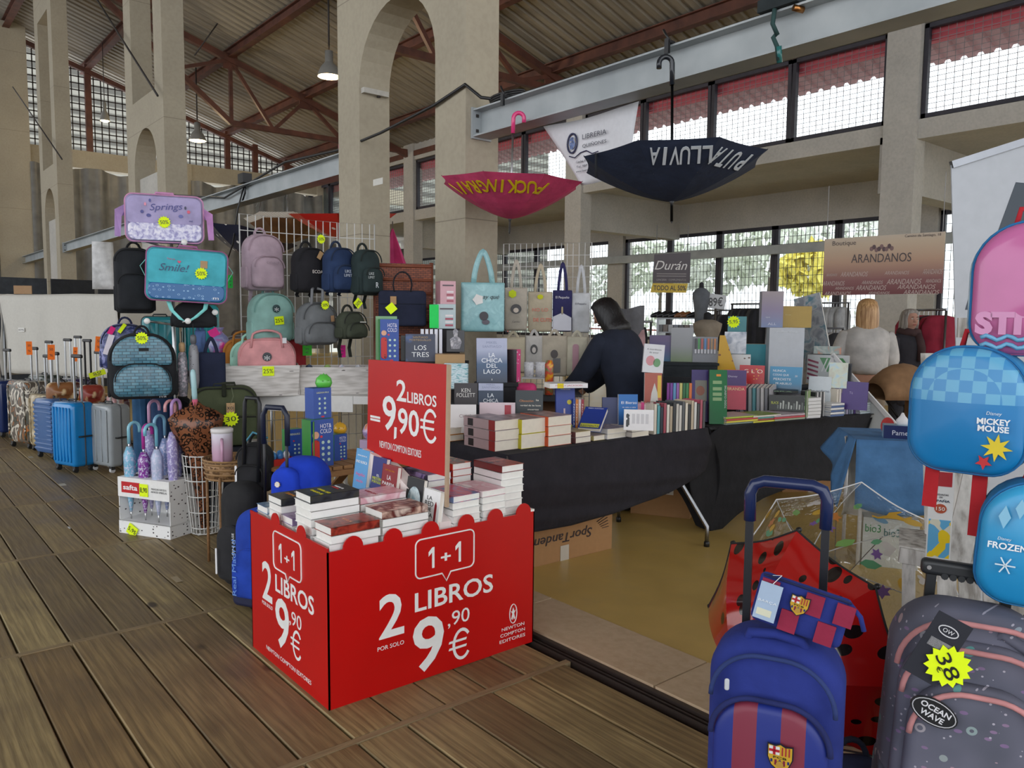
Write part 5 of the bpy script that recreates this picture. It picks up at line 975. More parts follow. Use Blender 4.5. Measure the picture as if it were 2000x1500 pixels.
def spot(px, py, lab): 
    q = XP(px, py, 4.0); t = thing('clamp_spotlight', lab, 'spotlight', (q.x, q.y, zb), 0); MB().box(-.06, .06, -.09, .09, .02, .14).build('lamp_body', mat('141416', 'plastic'), t); MB().tube([(0, 0, .02), (0, 0, -.1), (.0, .1, -.2)], .012, 6).build('bracket', mat('1a1a1c', 'plastic'), t)
    MB().tube([(0, 0, .02), (-.08, .05, -.3), (-.1, .2, -.75), (-.12, .5, -1.1)], .01, 6).build('power_lead', mat('141416', 'plastic'), t)
spot(478, 340, 'black spotlight clamped on the far beam above the grid panel')
tag(MB().box(-.09, .09, 0, .002, -.03, .03).build('masking_tape', mat('d0cec6', 'paper'), None, XP(738, 355, 3.895), -PI/2), 'crumpled white tape stuck on the near pier', 'tape')
# ================================================================ BOOK TABLE 1
BLK = mat('1c1922', 'fabric')
t1_ = thing('folding_table', 'folding table with grey legs under the plum black cloth', 'table', (0, 0, 0)); TX0, TX1, TY0, TY1, TZ = 2.70, 4.46, 3.27, 4.02, .75
MB().box(TX0, TX1, TY0, TY1, TZ-.035, TZ-.006).build('tabletop', mat('c8c8c4', 'plastic'), t1_)
for x, y, fx, fy in ((4.30, 3.32, 4.24, 3.07), (4.25, 3.95, 4.25, 3.86), (2.9, 3.34, 2.86, 3.3), (2.9, 3.95, 2.86, 3.98)): o = MB().tube([(x-.1, y+.02, TZ-.03), (x-.06, y, .42), (fx, fy, .13), (fx, fy, .02)], .014, 8).build('leg', mat('9b9da0', 'metal'), t1_); MB().lathe([(.001, 0), (.019, 0), (.019, .03), (.014, .035)], 10).build('rubber_foot', mat('1a1a1a', 'plastic'), o, (fx, fy, 0))
hem = [(x, YP(x, y, 3.25)) for x, y in ((880, 1030), (960, 1038), (1045, 1040), (1120, 1027), (1200, 1003), (1280, 975), (1345, 945))]
HX = [(p.x, p.z) for _, p in hem]; HX[0] = (TX0, HX[0][1])
def hemz(x):
    if x <= HX[0][0]: return HX[0][1]
    for (a, za), (b, zb_) in zip(HX, HX[1:]):
        if x <= b: return za+(zb_-za)*(x-a)/(b-a)
    return HX[-1][1]+(x-HX[-1][0])*.35
cl = thing('stretch_cloth', 'plum black stretch cloth draped over the near book table', 'tablecloth', (0, 0, 0))
def c1(u, v):
    x = TX0-.01+(TX1-TX0+.02)*u; zb_ = hemz(x); z = zb_+(TZ-zb_)*v; w_ = (1-v)
    return (x, TY0-.012-.05*math.sin(PI*min(1, w_*1.0))*.6-.012*math.sin(x*2.2+z*26)*math.sin(w_*PI)-.006*math.sin(z*60+x*6)*w_, z)
MB().sheet(c1, 40, 30).build('front_drop', BLK, cl, solid=.003); MB().box(TX0-.012, TX1+.012, TY0-.012, TY1+.012, TZ-.005, TZ).build('top_sheet', BLK, cl)
MB().sheet(lambda u, v: (TX0-.012-.02*math.sin(v*9+u*4)*(1-v), TY0+(TY1-TY0)*u, .08+(TZ-.08)*v), 16, 14).build('side_drop', BLK, cl, solid=.003)
# ---- flat stacks on table 1 (corner pixel of the front-left bottom, count, W, L, T, spine ...)
def pile(lab, X, Y, W, L, T, n, spc, art_=None, grp='thick books piled at the table edge', pages='e8e0d0', c='d8d4d2', z0=TZ, ttl=(), st=None, rz=0, y_edge=0):
    for k in range(n):
        top = k == n-1; l = lab+(', top' if top else (', bottom' if k == 0 else ', middle'))
        b = book(l, (X+W/2+rnd.uniform(-.003, .003), Y+rnd.uniform(-.004, .004), z0+T*(k+1)), W, L, T-.0015, c, (FLAT, 0, rz+rnd.uniform(-.015, .015)), grp, pages, ttl if top else (), art_ if top else None, spc, stitle=st)
PKA = art('b8a2a0', '8c7474', '5a4444', 9)
e0 = GP(966, 883, TZ); pile('grey pink hardback with red spine end at the table corner', e0.x, e0.y, .185, .29, .058, 3, 'a89090', PKA)
for o in [x for x in C.objects if x.get('label', '').startswith('grey pink hardback')]:
    MB().box(-.0935, -.0925, .001, .056, .001, .055).build('red_spine_end', mat('8e2420', 'print'), o); MB().box(-.0935, -.0925, .008, .05, .2, .25).build('dark_spine_square', mat('1c1414', 'print'), o)
e0 = GP(1018, 878, TZ); pile('thick book with yellow edged cover at the table edge', e0.x, e0.y, .2, .24, .085, 2, 'c8c020', PKA, c='d6cc2c')
e0 = GP(1070, 873, TZ); pile('orange spined thick book at the table edge', e0.x, e0.y, .19, .25, .058, 3, 'd2521c', PKA, c='dcd6cc')
e0 = GP(1124, 867, TZ); pile('thin dark topped paperback beside the orange spined pile', e0.x, e0.y, .13, .24, .035, 2, '6a4444', art('c8b880', 'a89860', '7a5450', 10))
e0 = GP(1160, 862, TZ); pile('single low paperback between two piles', e0.x, e0.y, .1, .22, .032, 1, 'c4b478', art('c8b880', 'b8a0a0', '7a5450', 10))
e0 = GP(1186, 859, TZ); pile('white paperback with black number, right part of the edge', e0.x, e0.y, .175, .23, .033, 2, 'e4e2e0', art('c8c0c4', '8c7c84', 'e0dce0', 12))
e0 = GP(1234, 855, TZ); pile('cream paperback left of the standing row', e0.x, e0.y, .165, .23, .034, 2, 'dcd4cc', art('c8c0c4', 'a89ca0', 'e0dce0', 12))
e0 = GP(888, 862, TZ); pile('orange covered book at the left end of the table', e0.x-.09, e0.y, .16, .24, .04, 2, 'c8801c', art('c8b8a8', 'e0d8d0', '7a3c30', 9), c='d08a20')
# standing row with fore-edges forward
x0 = GP(1277, 849, TZ); x1 = GP(1378, 836, TZ); cols_ = ['d8d0c0', '5aa0a8', '2a3040', 'a04858', 'e0dcd0', 'b8a890', '303438', 'c8c4bc', 'd8d4cc', '54585c', 'e0d8c8', '2c3034', 'c4b49c', 'd8d8d4', '383c40', 'b05064', '404448', 'd0c8b8', 'e0e0dc']
for k in range(17):
    u = k/17; X = x0.x+(x1.x-x0.x)*u; T_ = (x1.x-x0.x)/17-.002; h = .195-.012*(k % 3); 
    book('standing book %s cover, %s along the right table edge' % (['cream', 'teal', 'navy', 'rose', 'ivory', 'tan', 'black', 'pale', 'white', 'slate', 'buff', 'ink', 'sand', 'chalk', 'charcoal', 'raspberry', 'graphite'][k], ['first', 'second', 'third', 'fourth', 'fifth', 'sixth', 'seventh', 'eighth', 'ninth', 'tenth', 'eleventh', 'twelfth', 'thirteenth', 'fourteenth', 'fifteenth', 'sixteenth', 'last'][k]), (X+T_, x0.y+(x1.y-x0.y)*u+.075, TZ+.001), .145, h, T_, cols_[k], (0, 0, PI/2), 'row of standing books, fore edges forward', 'e8e2d6')
def sb(lab, l, t, r, b, d, c, ttl=(), T=.03, lean=-6, turn=0, a=None, grp=None, spine=None, z=None, tilt=0, pages='ece6da', st=None):
    p, w, h, rz = fit(l, t, r, b, d)
    if z is not None: dz = p.z-z; h += dz*1.0; p.z = z
    return book(lab, p, w, h, T, c, (R(lean), R(tilt), rz+R(turn)), grp, pages, ttl, a, spine, stitle=st), w, h
G3 = 'upright books on the near table'
sb('white book with vertical grey lettering at the left, upright', 877, 790, 930, 842, 4.75, 'e0dcda', (('MAR', '9a8488', .2, .6, .02, .25), ('CI', '9a8488', -.05, .6, .02, .15)), grp=G3, z=TZ+.045)
sb('pale pink back cover with a red strip, upright behind the corner pile', 936, 786, 1006, 842, 4.85, 'd4c0c6', (), grp=G3, z=TZ+.045)
o = [x for x in C.objects if x.get('label', '').startswith('pale pink back cover')][0]; MB().box(.045, .085, -.002, 0, .01, .16).build('red_strip', mat('a01c30', 'print'), o); MB().box(.055, .08, -.003, -.002, .03, .09).build('barcode', mat('e4e0e0', 'print'), o)
sb('dark green black novel with orange lettering and glowing flower', 1006, 762, 1060, 835, 4.95, '1f2a2e', (('Obsesión', 'c88040', -.1, .74, .014, .5), ('la', 'e8e0d0', .3, .76, .012, .1), ('verdad de las luces', 'e8e0d0', .05, .63, .011, .75), ('muertas', 'e8e0d0', .15, .53, .011, .4)), grp=G3, z=TZ+.03)
o = [x for x in C.objects if x.get('label', '').startswith('dark green black novel')][0]; MB().prism(star(0, .07, .03, .022, 9), -.002, 0).build('glowing_flower', art('e07a48', 'f0d0a0', '7a4838', 30), o, (.02, 0, 0))
AS = '20398c'
sb('blue thriller with yellow title, standing on the near table', 1086, 750, 1124, 828, 5.0, AS, (('FREIDA', 'e8e8f0', 0, .93, .007, .4), ('McFADDEN', 'e8e8f0', 0, .89, .007, .5), ('ASISTENTA', '1c2a60', 0, .1, .016, .85)), grp=G3, turn=12, z=TZ+.02)
o = [x for x in C.objects if x.get('label', '').startswith('blue thriller with yellow title, standing')][0]; MB().box(-.06, .06, -.0008, 0, .008, .045).build('yellow_title_bar', mat('c8c84a', 'print'), o); MB().prism(ell(.025, .19, .015, .015, 14), -.0015, 0).build('round_sticker', mat('c8b820', 'print'), o)
MB().prism([(-.012, .1), (.004, .1), (.008, .11), (-.002, .118), (-.002, .15), (-.012, .15)], -.0015, 0).build('keyhole_picture', mat('c8b0b0', 'print'), o)
for k, (c, n_) in enumerate((('2a4890', 'blue'), ('c87830', 'orange'), ('c8b8b8', 'pale'), ('9a3040', 'red'))):
    p = DP(1124+k*5.5, 802, 5.06); book('%s spined book standing right of the blue thriller' % n_, (p.x, p.y, TZ+.03), .15, .2, .018, c, (0, 0, face(p)+PI/2), G3, stitle=('NOVELA', 'e8e0d8'))
b, w_, h_ = sb('blue thriller with yellow title, leaning over the piles', 1122, 790, 1168, 832, 4.75, AS, (('FREIDA McFADDEN', 'e8e8f0', 0, .93, .007, .7), ('ASISTENTA', '1c2a60', 0, .1, .016, .85)), grp=G3, z=TZ+.03, lean=-55, turn=-18, tilt=0)
MB().box(-.06, .06, -.0008, 0, .008, .04).build('yellow_title_bar', mat('c8c84a', 'print'), b); b.location.z = TZ+.08; b.location.x += .02
p = DP(1119, 748, 4.95); b = book('white book with yellow sticker lying across the blue books', (p.x, p.y-.06, p.z), .14, .25, .03, 'e0dede', (FLAT, 0, face(p)+PI/2+.06), G3, spine='e6e4e4', stitle=('HOLLY JACKSON', 'c87080')); MB().box(-.0712, -.07, 0, .03, .16, .2).build('yellow_sticker', mat('e8d000', 'print'), b)
b.location = (p.x+.1, p.y-.0, p.z); b.rotation_euler = (FLAT, 0, PI/2-.45)
sb('plain dark blue book standing at the middle of the table', 1176, 776, 1208, 822, 5.05, '2a3464', (), grp=G3, turn=5, z=TZ+.03)
sb('blue and white travel book titled El Bierzo', 1208, 770, 1246, 825, 5.0, '1c5fa8', (('El Bierzo', 'f2f2f2', .05, .78, .017, .8), ('de cabo a rabo', 'f2f2f2', .05, .66, .008, .7)), grp=G3, turn=10, spine='e4e4e4', z=TZ+.02, a=art('1a2a50', '1c68b0', '1c68b0', .3, 'grad'))
sb('white back cover with printed text leaning before the standing row', 1218, 800, 1276, 836, 4.75, 'e6e4e4', (), grp=G3, z=TZ+.07, a=None, spine='8fc4c4')
o = [x for x in C.objects if x.get('label', '').startswith('white back cover with printed')][0]; MB().box(-.075, -.055, -.001, 0, .02, .11).build('black_letters_strip', art('1c1c1c', 'e0e0e0', '1c1c1c', 60, 'cells'), o); 
for k in range(4): MB().box(-.04+k*.027, -.022+k*.027, -.0008, 0, .04, .1).build('text_block', mat('c8c6c8', 'print'), o)
for k, c in enumerate(('e0b8c0', 'd8a8b4', 'e04a90', 'e0c8cc', 'd8b4bc', 'b8a8a0', 'e8e0d8', '88b8b4')):
    p = DP(1246+k*6, 800, 5.15); book('%s pocket book in the rear row near the woman' % ['blush', 'pink', 'magenta', 'powder', 'salmon', 'taupe', 'milky', 'mint'][k], (p.x, p.y, TZ+.03), .11, .16+.006*(k % 3), .022, c, (0, 0, face(p)+PI/2), 'pocket books in the rear row')
p = DP(1370, 800, 5.25)
# ---- risers and middle tier
def riser(lab, l, r, d, z, dep=.22, z0=0, c='1a191d', dd=0):
    a, b_ = DP(l, 800, d), DP(r, 800, d+dd); L = (b_-a).xy.length; t = thing('display_riser', lab, 'riser', (a.x, a.y, z0), math.atan2(b_.y-a.y, b_.x-a.x)); MB().box(0, L, 0, dep, z-z0-.02, z-z0).build('top_board', mat(c, 'fabric'), t)
    for k in (0, 1): MB().box(.01+k*(L-.04), .03+k*(L-.04), .01, dep-.01, 0, z-z0-.02).build('side_board', mat(c, 'fabric'), t)
    MB().box(.03, L-.03, dep-.02, dep-.01, 0, z-z0-.02).build('back_board', mat(c, 'fabric'), t); MB().box(.03, L-.03, .01, .02, 0, z-z0-.02).build('front_board', mat(c, 'fabric'), t); return t
z2 = DP(900, 790, 5.15).z; riser('low dark riser on the near table behind the upright books', 876, 994, 5.12, z2, .16, TZ)
sb('dark brown novel with large pale capitals on the low riser', 887, 748, 933, 790, 5.15, '2b2426', (('KEN', 'd8d4ce', 0, .66, .026, .38), ('FOLLETT', 'd8d4ce', 0, .44, .026, .78)), grp='novels on the low riser', z=z2)
CHI = art('1c2c44', '2c4c70', 'aab0c8', .25, 'grad', .25)
def waves(o, w_, h_): MB().sheet(lambda u, v: ((u-.5)*w_*.99, -.0012, h_*(.66+.1*v+.02*math.sin(u*9+v*3))), 10, 2).build('wave_picture', art('30506e', 'c4cedd', '1c3450', 14, 'band'), o); MB().prism([(-w_*.49, h_*.8), (w_*.49, h_*.8), (w_*.49, h_*.985), (-w_*.49, h_*.985)], -.001, 0).build('pale_sky_picture', mat('a9aec6', 'print'), o)
b, w_, h_ = sb('small blue novel La chica del lago beside the brown one', 934, 748, 983, 792, 5.14, '22364e', (('MIKEL', '7c84a0', 0, .93, .012, .35), ('SANTIAGO', '7c84a0', 0, .8, .014, .7), ('LA', 'e8ecf0', 0, .44, .026, .25), ('CHICA', 'e8ecf0', 0, .2, .024, .6)), grp='novels on the low riser', z=z2); MB().box(-w_*.49, w_*.49, -.0007, 0, h_*.66, h_*.99).build('pale_sky_picture', mat('a9aec6', 'print'), b)
z3 = DP(960, 748, 5.35).z; riser('tall dark riser carrying the large blue novel', 925, 1012, 5.32, z3, .16, TZ)
b, w_, h_ = sb('large blue display copy of La chica del lago, standing highest', 931, 660, 991, 748, 5.38, '22364e', (('MIKEL', '7c84a0', 0, .9, .016, .35), ('SANTIAGO', '7c84a0', 0, .81, .016, .62), ('LA', 'eef0f4', 0, .62, .03, .2), ('CHICA', 'eef0f4', 0, .5, .03, .68), ('DEL', 'eef0f4', 0, .38, .028, .35), ('LAGO', 'eef0f4', 0, .25, .03, .55), ('B', 'e8e8e8', 0, .07, .012, .03)), z=z3, turn=6, a=CHI); MB().box(-w_*.499, w_*.499, -.0007, 0, h_*.75, h_*.995).build('pale_sky_picture', mat('a9aec6', 'print'), b)
p, w, h, rz = fit(986, 690, 1010, 748, 5.45); boxthing('polka_box', 'pink box with white dots and black front beside the large novel', 'box', (p.x, p.y, z3), rz-.5, w, .06, h+.02, '2a2026', art('d84a84', 'd84a84', 'f0e0e8', 40, 'spots'))
# ---- back shelf carrying boxes, navy bag, novels
z4 = DP(800, 706, 5.6).z; riser('dark back shelf for novels and boxes beside the pillar', 736, 912, 5.58, z4, .25, 0, '201d20')
b, w_, h_ = sb('navy novel titled LOS TRES by the back shelf edge', 792, 652, 850, 712, 5.62, '1c2440', (('SANTIAGO', 'b09058', 0, .88, .014, .5), ('POSTEGUILLO', 'b09058', 0, .78, .014, .72), ('LOS', 'f0f0f0', 0, .5, .034, .4), ('TRES', 'f0f0f0', 0, .25, .034, .58)), z=z4, grp='novels on the back shelf', a=art('1c2440', '1c2848', '4a70b8', 9, st=(.4, .6, .75)))
sb('black novel standing half hidden left of the navy one', 783, 655, 795, 712, 5.7, '2a2c2c', (('S', '8c8c8c', 0, .8, .01, .2),), z=z4, grp='novels on the back shelf')
for k in range(5):
    p = DP(828+k*9, 690, 5.74); book('white and blue spined book, %s in the back shelf row' % ['first', 'second', 'third', 'fourth', 'fifth'][k], (p.x, p.y, z4+.03), .14, .2, .024, '1c3480' if k % 2 == 0 else 'e4e4ea', (0, 0, face(p)+PI/2), 'novels on the back shelf', spine='e0e0e8')
sb('black novel with pale statue picture on the back shelf', 872, 645, 907, 692, 5.65, '2a2a2e', (), grp='novels on the back shelf', z=z4+.07)
o = [x for x in C.objects if x.get('label', '').startswith('black novel with pale statue')][0]; MB().prism([(-.03, .02), (.03, .02), (.045, .07), (.03, .1), (.015, .11), (.018, .15), (0, .17), (-.018, .15), (-.012, .11), (-.04, .09)], -.0015, 0).build('statue_picture', art('9a98a0', '6a686e', 'b8b4b8', 30), o)
q_, w, h, rz = fit(850, 692, 908, 712, 5.5); boxthing('carton_box', 'kraft carton with white label below the statue novel', 'box', (q_.x, q_.y, q_.z-.02), rz, w, .16, h+.02, 'b08c5c', None, None, ())
p, w, h, rz = fit(866, 708, 915, 760, 5.4); t = thing('gift_pack', 'teal and white wrapped pack leaning beside the red sign', 'packet', p, 0, None, (R(-12), 0, rz)); MB().puff(rrect(w, h, .01, .01, 2), .05, .01, .004).build('pack', art('5a9ca4', 'd0dce0', '6aa8b0', 22, 'band'), t)
t, hq = toybox('blue bottle box with red picture at the left end of the back shelf', (740, 622, 782, 706), 5.5, .13, .08, z4, face(DP(760, 700, 5.5))+.15, bug=True); MB().box(-.085, .066, .08, .083, 0, hq+.02).build('green_side', mat('7aa87a', 'print'), t)
p, w, h, rz = fit(735, 516, 843, 760, 6.1); t = thing('wicker_screen', 'brown wicker screen standing behind the navy document bag', 'screen', (p.x, p.y, 0), rz+.1, None); hh = DP(790, 516, 6.1).z
def wick():
    nb = NB('wicker'); w1 = nb.n('TexBrick', {'Vector': nb.co(rot=(PI/2, 0, 0)), 'Scale': 24, 'Color1': (*col('6a3420'), 1), 'Color2': (*col('8c4a2c'), 1), 'Mortar': (*col('2c140c'), 1), 'Mortar Size': .04, 'Brick Width': .9, 'Row Height': .35}); nb.base(w1.outputs['Color'], .6); nb.bump(w1.outputs['Color'], .6, .01); return nb.m
MB().box(-w/2, w/2, 0, .03, .02, hh).build('woven_panel', wick(), t)
for x in (-w/2, w/2): MB().tube([(x, .015, 0), (x, .015, hh+.01)], .016, 8).build('post', mat('6a3824', 'wood'), t)
for k in range(18): MB().tube([(-w/2, -.004, .1+k*(hh-.12)/17), (w/2, -.004, .1+k*(hh-.12)/17)], .012, 6).build('weave_rod', mat('7a4028', 'wood'), t)
p, w, h, rz = fit(740, 568, 832, 637, 5.95); t = thing('document_bag', 'flat navy document bag with thin black handles hung on the wicker screen', 'bag', p, rz+.05); MB().puff(rrect(w, h, .03, .02, 5), .05, .02, .008, -.05).build('body', mat('151c34', 'fabric'), t); MB().box(-w*.48, w*.48, -.062, -.058, h*.62, h*.635).build('seam', mat('0c1020', 'fabric'), t)
for y in (-.045, -.01): MB().tube([(-.06, y, h-.01)]+[(-.07*math.cos(PI*k/8), y, h+.04+.1*math.sin(PI*k/8)) for k in range(9)]+[(.06, y, h-.01)], .006, 6).build('handle', mat('14121a', 'fabric'), t)
card(t, -.07, h*.72, .045, .06, '', -.066, 0, 'a8845c', 'kraft_tag'); card(t, -.085, h*.5, .065, .065, '', -.07, R(40))
for (l, tt, r, b, c1_, c2_, lab) in ((850, 549, 900, 594, 'd0a0a8', 'c08f98', 'pink boxed gift set stacked beside the pillar'), (842, 594, 902, 642, 'b4c4c6', '8fb0b4', 'pale mint boxed gift set under the pink one')):
    q_, w, h, rz = fit(l, tt, r, b, 5.9); t = boxthing('gift_box', lab, 'box', (q_.x, q_.y, q_.z), rz+.25, w*.62, w*.75, h, c1_, c2_, 'boxed gift sets'); MB().box(-w*.22, w*.22, -.003, -.001, h*.78, h*.84).build('dark_label', mat('5a4a50', 'print'), t)
    for k in range(4): MB().box(-.01, w*.22, -.003, -.001, h*(.1+k*.13), h*(.18+k*.13)).build('label_line', mat('e4dcdc' if k % 2 else 'a85060', 'print'), t)
    if 'mint' in lab: card(t, -w*.42, h*.5, .07, h*.95, '', -.006, 0, '28d860', 'green_card')
st = thing('gift_stand', 'dark post stand under the stacked gift sets', 'stand', (q_.x, q_.y, 0), rz); MB().box(-.1, .1, .02, .18, 0, q_.z-.002).build('block', mat('2a2628', 'fabric'), st)
# ---- tote bags
zt5 = DP(1060, 478, 6.7).z; wirepanel('thin white grid panel behind the cream tote bags', DP(982, 700, 6.75), DP(1152, 700, 6.55), .3, zt5, .05, .09, .0022, .005)
p, w, h, rz = fit(900, 552, 985, 648, 6.15); t = tote('aqua tote bag with grey dots hanging on the pillar', p, rz+.1, w, h, '8fbcc0', .24, d=.06, m=art('90bdc0', '86b4b8', '9cc8ca', 14), sw=.04); text('ay qué', '2c3c40', t, .06, h*.7, .035, .13, -.048, shear=.3); MB().prism(star(-.04, 0, .045, .035, 5), -.002, 0).build('white_card', mat('e8e6e2', 'paper'), t, (0, -.048, h*.65))
MB().prism(ell(.02, h*.2, .03, .02, 12), -.001, 0).build('grey_figure_print', mat('4c4450', 'print'), t, (0, -.047, 0)); MB().prism(ell(.005, h*.32, .035, .035, 14), -.001, 0).build('dark_print', mat('2a2428', 'print'), t, (0, -.047, 0))
TB = ((985, 562, 1030, 645, 'b4ac9e', 'cream tote bag with round black print, first beside the aqua one'), (1030, 570, 1079, 648, 'b8ac94', 'cream tote bag with colourful words DE CUTE'), (1078, 567, 1117, 648, '2a2856', 'navy and white tote bag with small gold figure print'), (1115, 572, 1152, 650, 'c0c2c4', 'white tote bag at the right end of the upper row'),
      (976, 658, 1026, 728, 'b4aa92', 'cream tote bag in the lower row, left end'), (1025, 655, 1060, 722, 'b8b4ae', 'light tote bag with black face print, lower row'), (1056, 655, 1108, 735, 'b0a694', 'beige tote bag with dark print in the lower row'), (1104, 657, 1148, 735, 'bab4a0', 'cream tote bag with rose print, lower row right end'))
for k, (l, tt, r, b, c, lab) in enumerate(TB):
    p, w, h, rz = fit(l, tt, r, b, 6.5 if k < 4 else 6.4); t = tote(lab, p, rz, w*.97, h, c, .22 if k < 4 else .04, d=.045); t.location.z = p.z
    if k == 0: MB().prism(ell(0, h*.5, .045, .04, 16), -.001, 0).build('dark_print', mat('26201f', 'print'), t, (0, -.036, 0)); MB().prism(ell(0, h*.47, .022, .02, 14), -.002, 0).build('pale_print', mat('cdbfae', 'print'), t, (0, -.036, 0)); text('Cariño', '5a5450', t, 0, h*.2, .014, .06, -.036); MB().prism(star(-.03, h*.85, .035, .03, 6), -.002, 0).build('price_blob', mat('c8d818', 'paper'), t, (0, -.037, 0))
    if k == 1: text('NO LO', 'c87860', t, 0, h*.55, .028, .13, -.037, bold=.03); text('DE CUTE', 'c86a50', t, .02, h*.3, .03, .15, -.037, bold=.03); MB().prism(ell(0, h*.87, .025, .02, 10), -.002, 0).build('price_blob', mat('c8c818', 'paper'), t, (0, -.037, 0))
    if k == 2: MB().prism([(-w*.46, .01), (w*.46, .01), (w*.46, h*.34), (0, h*.46), (-w*.46, h*.36)], -.001, 0).build('white_planet_print', mat('c4c4cc', 'print'), t, (0, -.036, 0)); text('El Pequeño', 'e0dce0', t, 0, h*.82, .02, .11, -.037); MB().prism([(-.008, h*.42), (.008, h*.42), (.006, h*.6), (-.006, h*.6)], -.001, 0).build('gold_print', mat('a89868', 'print'), t, (0, -.036, 0))
    if k == 3: text('El Pequeño', '4a4a58', t, 0, h*.72, .016, .09, -.036)
    if k == 5: MB().prism(ell(0, h*.6, .03, .04, 14), -.001, 0).build('dark_print', mat('2a2624', 'print'), t, (0, -.036, 0)); MB().prism(ell(0, h*.58, .016, .024, 12), -.002, 0).build('pale_print', mat('b8b0a8', 'print'), t, (0, -.036, 0))
    if k == 6: MB().prism(ell(0, h*.55, .03, .035, 14), -.001, 0).build('dark_print', mat('3a302c', 'print'), t, (0, -.036, 0)); MB().box(-.01, .05, -.037, -.036, h*.1, h*.45).build('grey_print', mat('5a5858', 'print'), t)
    if k == 7: MB().prism(rrect(.05, h*.75, .02, .01, 4, .02), -.001, 0).build('rose_print', mat('a87884', 'print'), t, (-.01, -.036, 0))
for px, lab in ((1033, 'white printed mug, left of the pair'), (1055, 'white printed mug, right of the pair')):
    p = DP(px, 736, 5.9); t = thing('mug', lab, 'mug', p, face(p), 'printed mugs'); MB().lathe([(.001, 0), (.036, 0), (.038, .11), (.034, .11), (.033, .01)], 18).build('cup', art('c8c8cc', 'dadadc', 'b4b4ba', 40), t); MB().tube([(.036, 0, .09), (.06, 0, .08), (.06, 0, .035), (.036, 0, .02)], .006, 6).build('cup_handle', mat('d4d4d6', 'gloss'), t)
zz = DP(1040, 768, 5.8).z; dt = table('dark_table', 'dark side table with mugs behind the book table', DP(985, 800, 5.72), DP(1136, 800, 5.72), .5, zz, '1f1e22', '3a3a3c', .05); MB().box(0.1, .5, .2, .22, .3, zz-.06).build('brown_panel', mat('6a4420', 'wood'), dt)
mz = DP(1045, 736, 5.9).z; o = thing('acrylic_riser', 'clear small riser under the mugs', 'riser', (DP(1045, 736, 5.9).x, DP(1045, 736, 5.9).y, zz), face(DP(1045, 736, 5.9))); MB().box(-.1, .1, -.05, .05, mz-zz-.012, mz-zz-.001).box(-.1, -.094, -.05, .05, 0, mz-zz-.012).box(.094, .1, -.05, .05, 0, mz-zz-.012).build('riser_body', mat('c4c4c6', 'gloss'), o)
p = DP(1028, 768, 5.75); t = thing('pink_cloth', 'folded bright pink cloth on the dark side table', 'cloth', (p.x, p.y, zz), face(p)); MB().puff(rrect(.15, .08, .04, .01, 6), .1, .03, .02, -.05).build('folded_cloth', mat('d83c78', 'fabric'), t)
p = DP(1072, 766, 5.7); tag(MB().lathe([(.001, 0), (.03, 0), (.032, .22), (.02, .25), (.001, .25)], 14, (0, 0, 0)).build('green_red_figure_pack', art('4a8048', 'c03830', 'd8b020', 16), None, (p.x, p.y, zz)), 'narrow green and red pack standing behind the mugs', 'packet')
# hidden floor cartons
def carton(lab, p, w, d, h, rz, ttl=(), c='a67c50', tape=True, grp='cartons under the tables'):
    t = boxthing('carton_box', lab, 'box', p, rz, w, d, h, c, None, grp, ttl, kind='paper')
    if tape: MB().box(-.035, .035, -.003, -.001, 0, h*.35).build('packing_tape', mat('c4bcae', 'gloss'), t)
    return t
t = carton('long carton with upside down dark printing below the near table', (3.30, 3.44, 0), .82, .4, .27, R(-2), ()); o = text('SporTandem', '2a1c20', t, -.02, .15, .06, .5, -.003, PI, shear=.2, bold=.01)
for k in range(5): MB().bar((.27+k*.012, -.003, .2-k*.012), (.36+k*.004, -.003, .235-k*.02), .002, .006, (0, 1, 0)).build('wing_mark', mat('2a1c20', 'print'), t)
carton('small carton with white label between the two tables', (4.62, 3.78, 0), .45, .35, .30, R(-62), (), tape=False); 
for o in [x for x in C.objects if x.get('label', '').startswith('small carton with white')]: MB().box(-.06, .1, -.003, -.001, .17, .27).build('paper_label', mat('d8d4cc', 'paper'), o); MB().box(-.03, .07, -.004, -.002, .18, .21).build('barcode', art('2a2a2a', 'd8d4cc', '2a2a2a', 60, 'stripe'), o)
carton('middle carton under the far table with tape strip', (5.75, 3.78, 0), .42, .35, .27, R(-4), ())
t = carton('right carton under the far table with black label', (6.32, 3.50, 0), .52, .4, .36, R(-38), (('HAUS', 'c8b8a0', -.3, .82, .03, .2),)); MB().box(-.24, -.1, -.0018, -.001, .26, .33).build('black_label', mat('2a2420', 'print'), t); MB().box(.08, .14, -.003, -.001, .12, .32).build('barcode_label', mat('d0c8b8', 'print'), t)
# ================================================================ FAR BOOK TABLE
A2 = Vector((4.53, 3.28, 0)); B2 = Vector((6.22, 2.95, 0)); e2 = (B2-A2).normalized(); n2 = Vector((e2.y, -e2.x, 0)); L2 = (B2-A2).length; RZ2 = math.atan2(e2.y, e2.x)
t2_ = thing('folding_table', 'folding table hidden under the black fitted cloth', 'table', A2, RZ2); MB().box(.04, L2-.04, .07, .78, .712, .744).build('tabletop', mat('c8c8c4', 'plastic'), t2_)
for x, y in ((.1, .1), (L2-.1, .1), (.1, .7), (L2-.1, .7)): MB().tube([(x, y, 0), (x, y, .715)], .014, 8).build('leg', mat('9b9da0', 'metal'), t2_)
def PL(px, py):   # hit the table's front plane -> (along, z)
    d = ray(px, py); t = (A2-CP).dot(n2)/d.dot(n2); q = CP+d*t; return (q-A2).dot(e2), q.z
BK2 = mat('15151a', 'fabric'); c2 = thing('fitted_cloth', 'black fitted stretch cloth pulled down to the feet of the far book table', 'tablecloth', A2, RZ2)
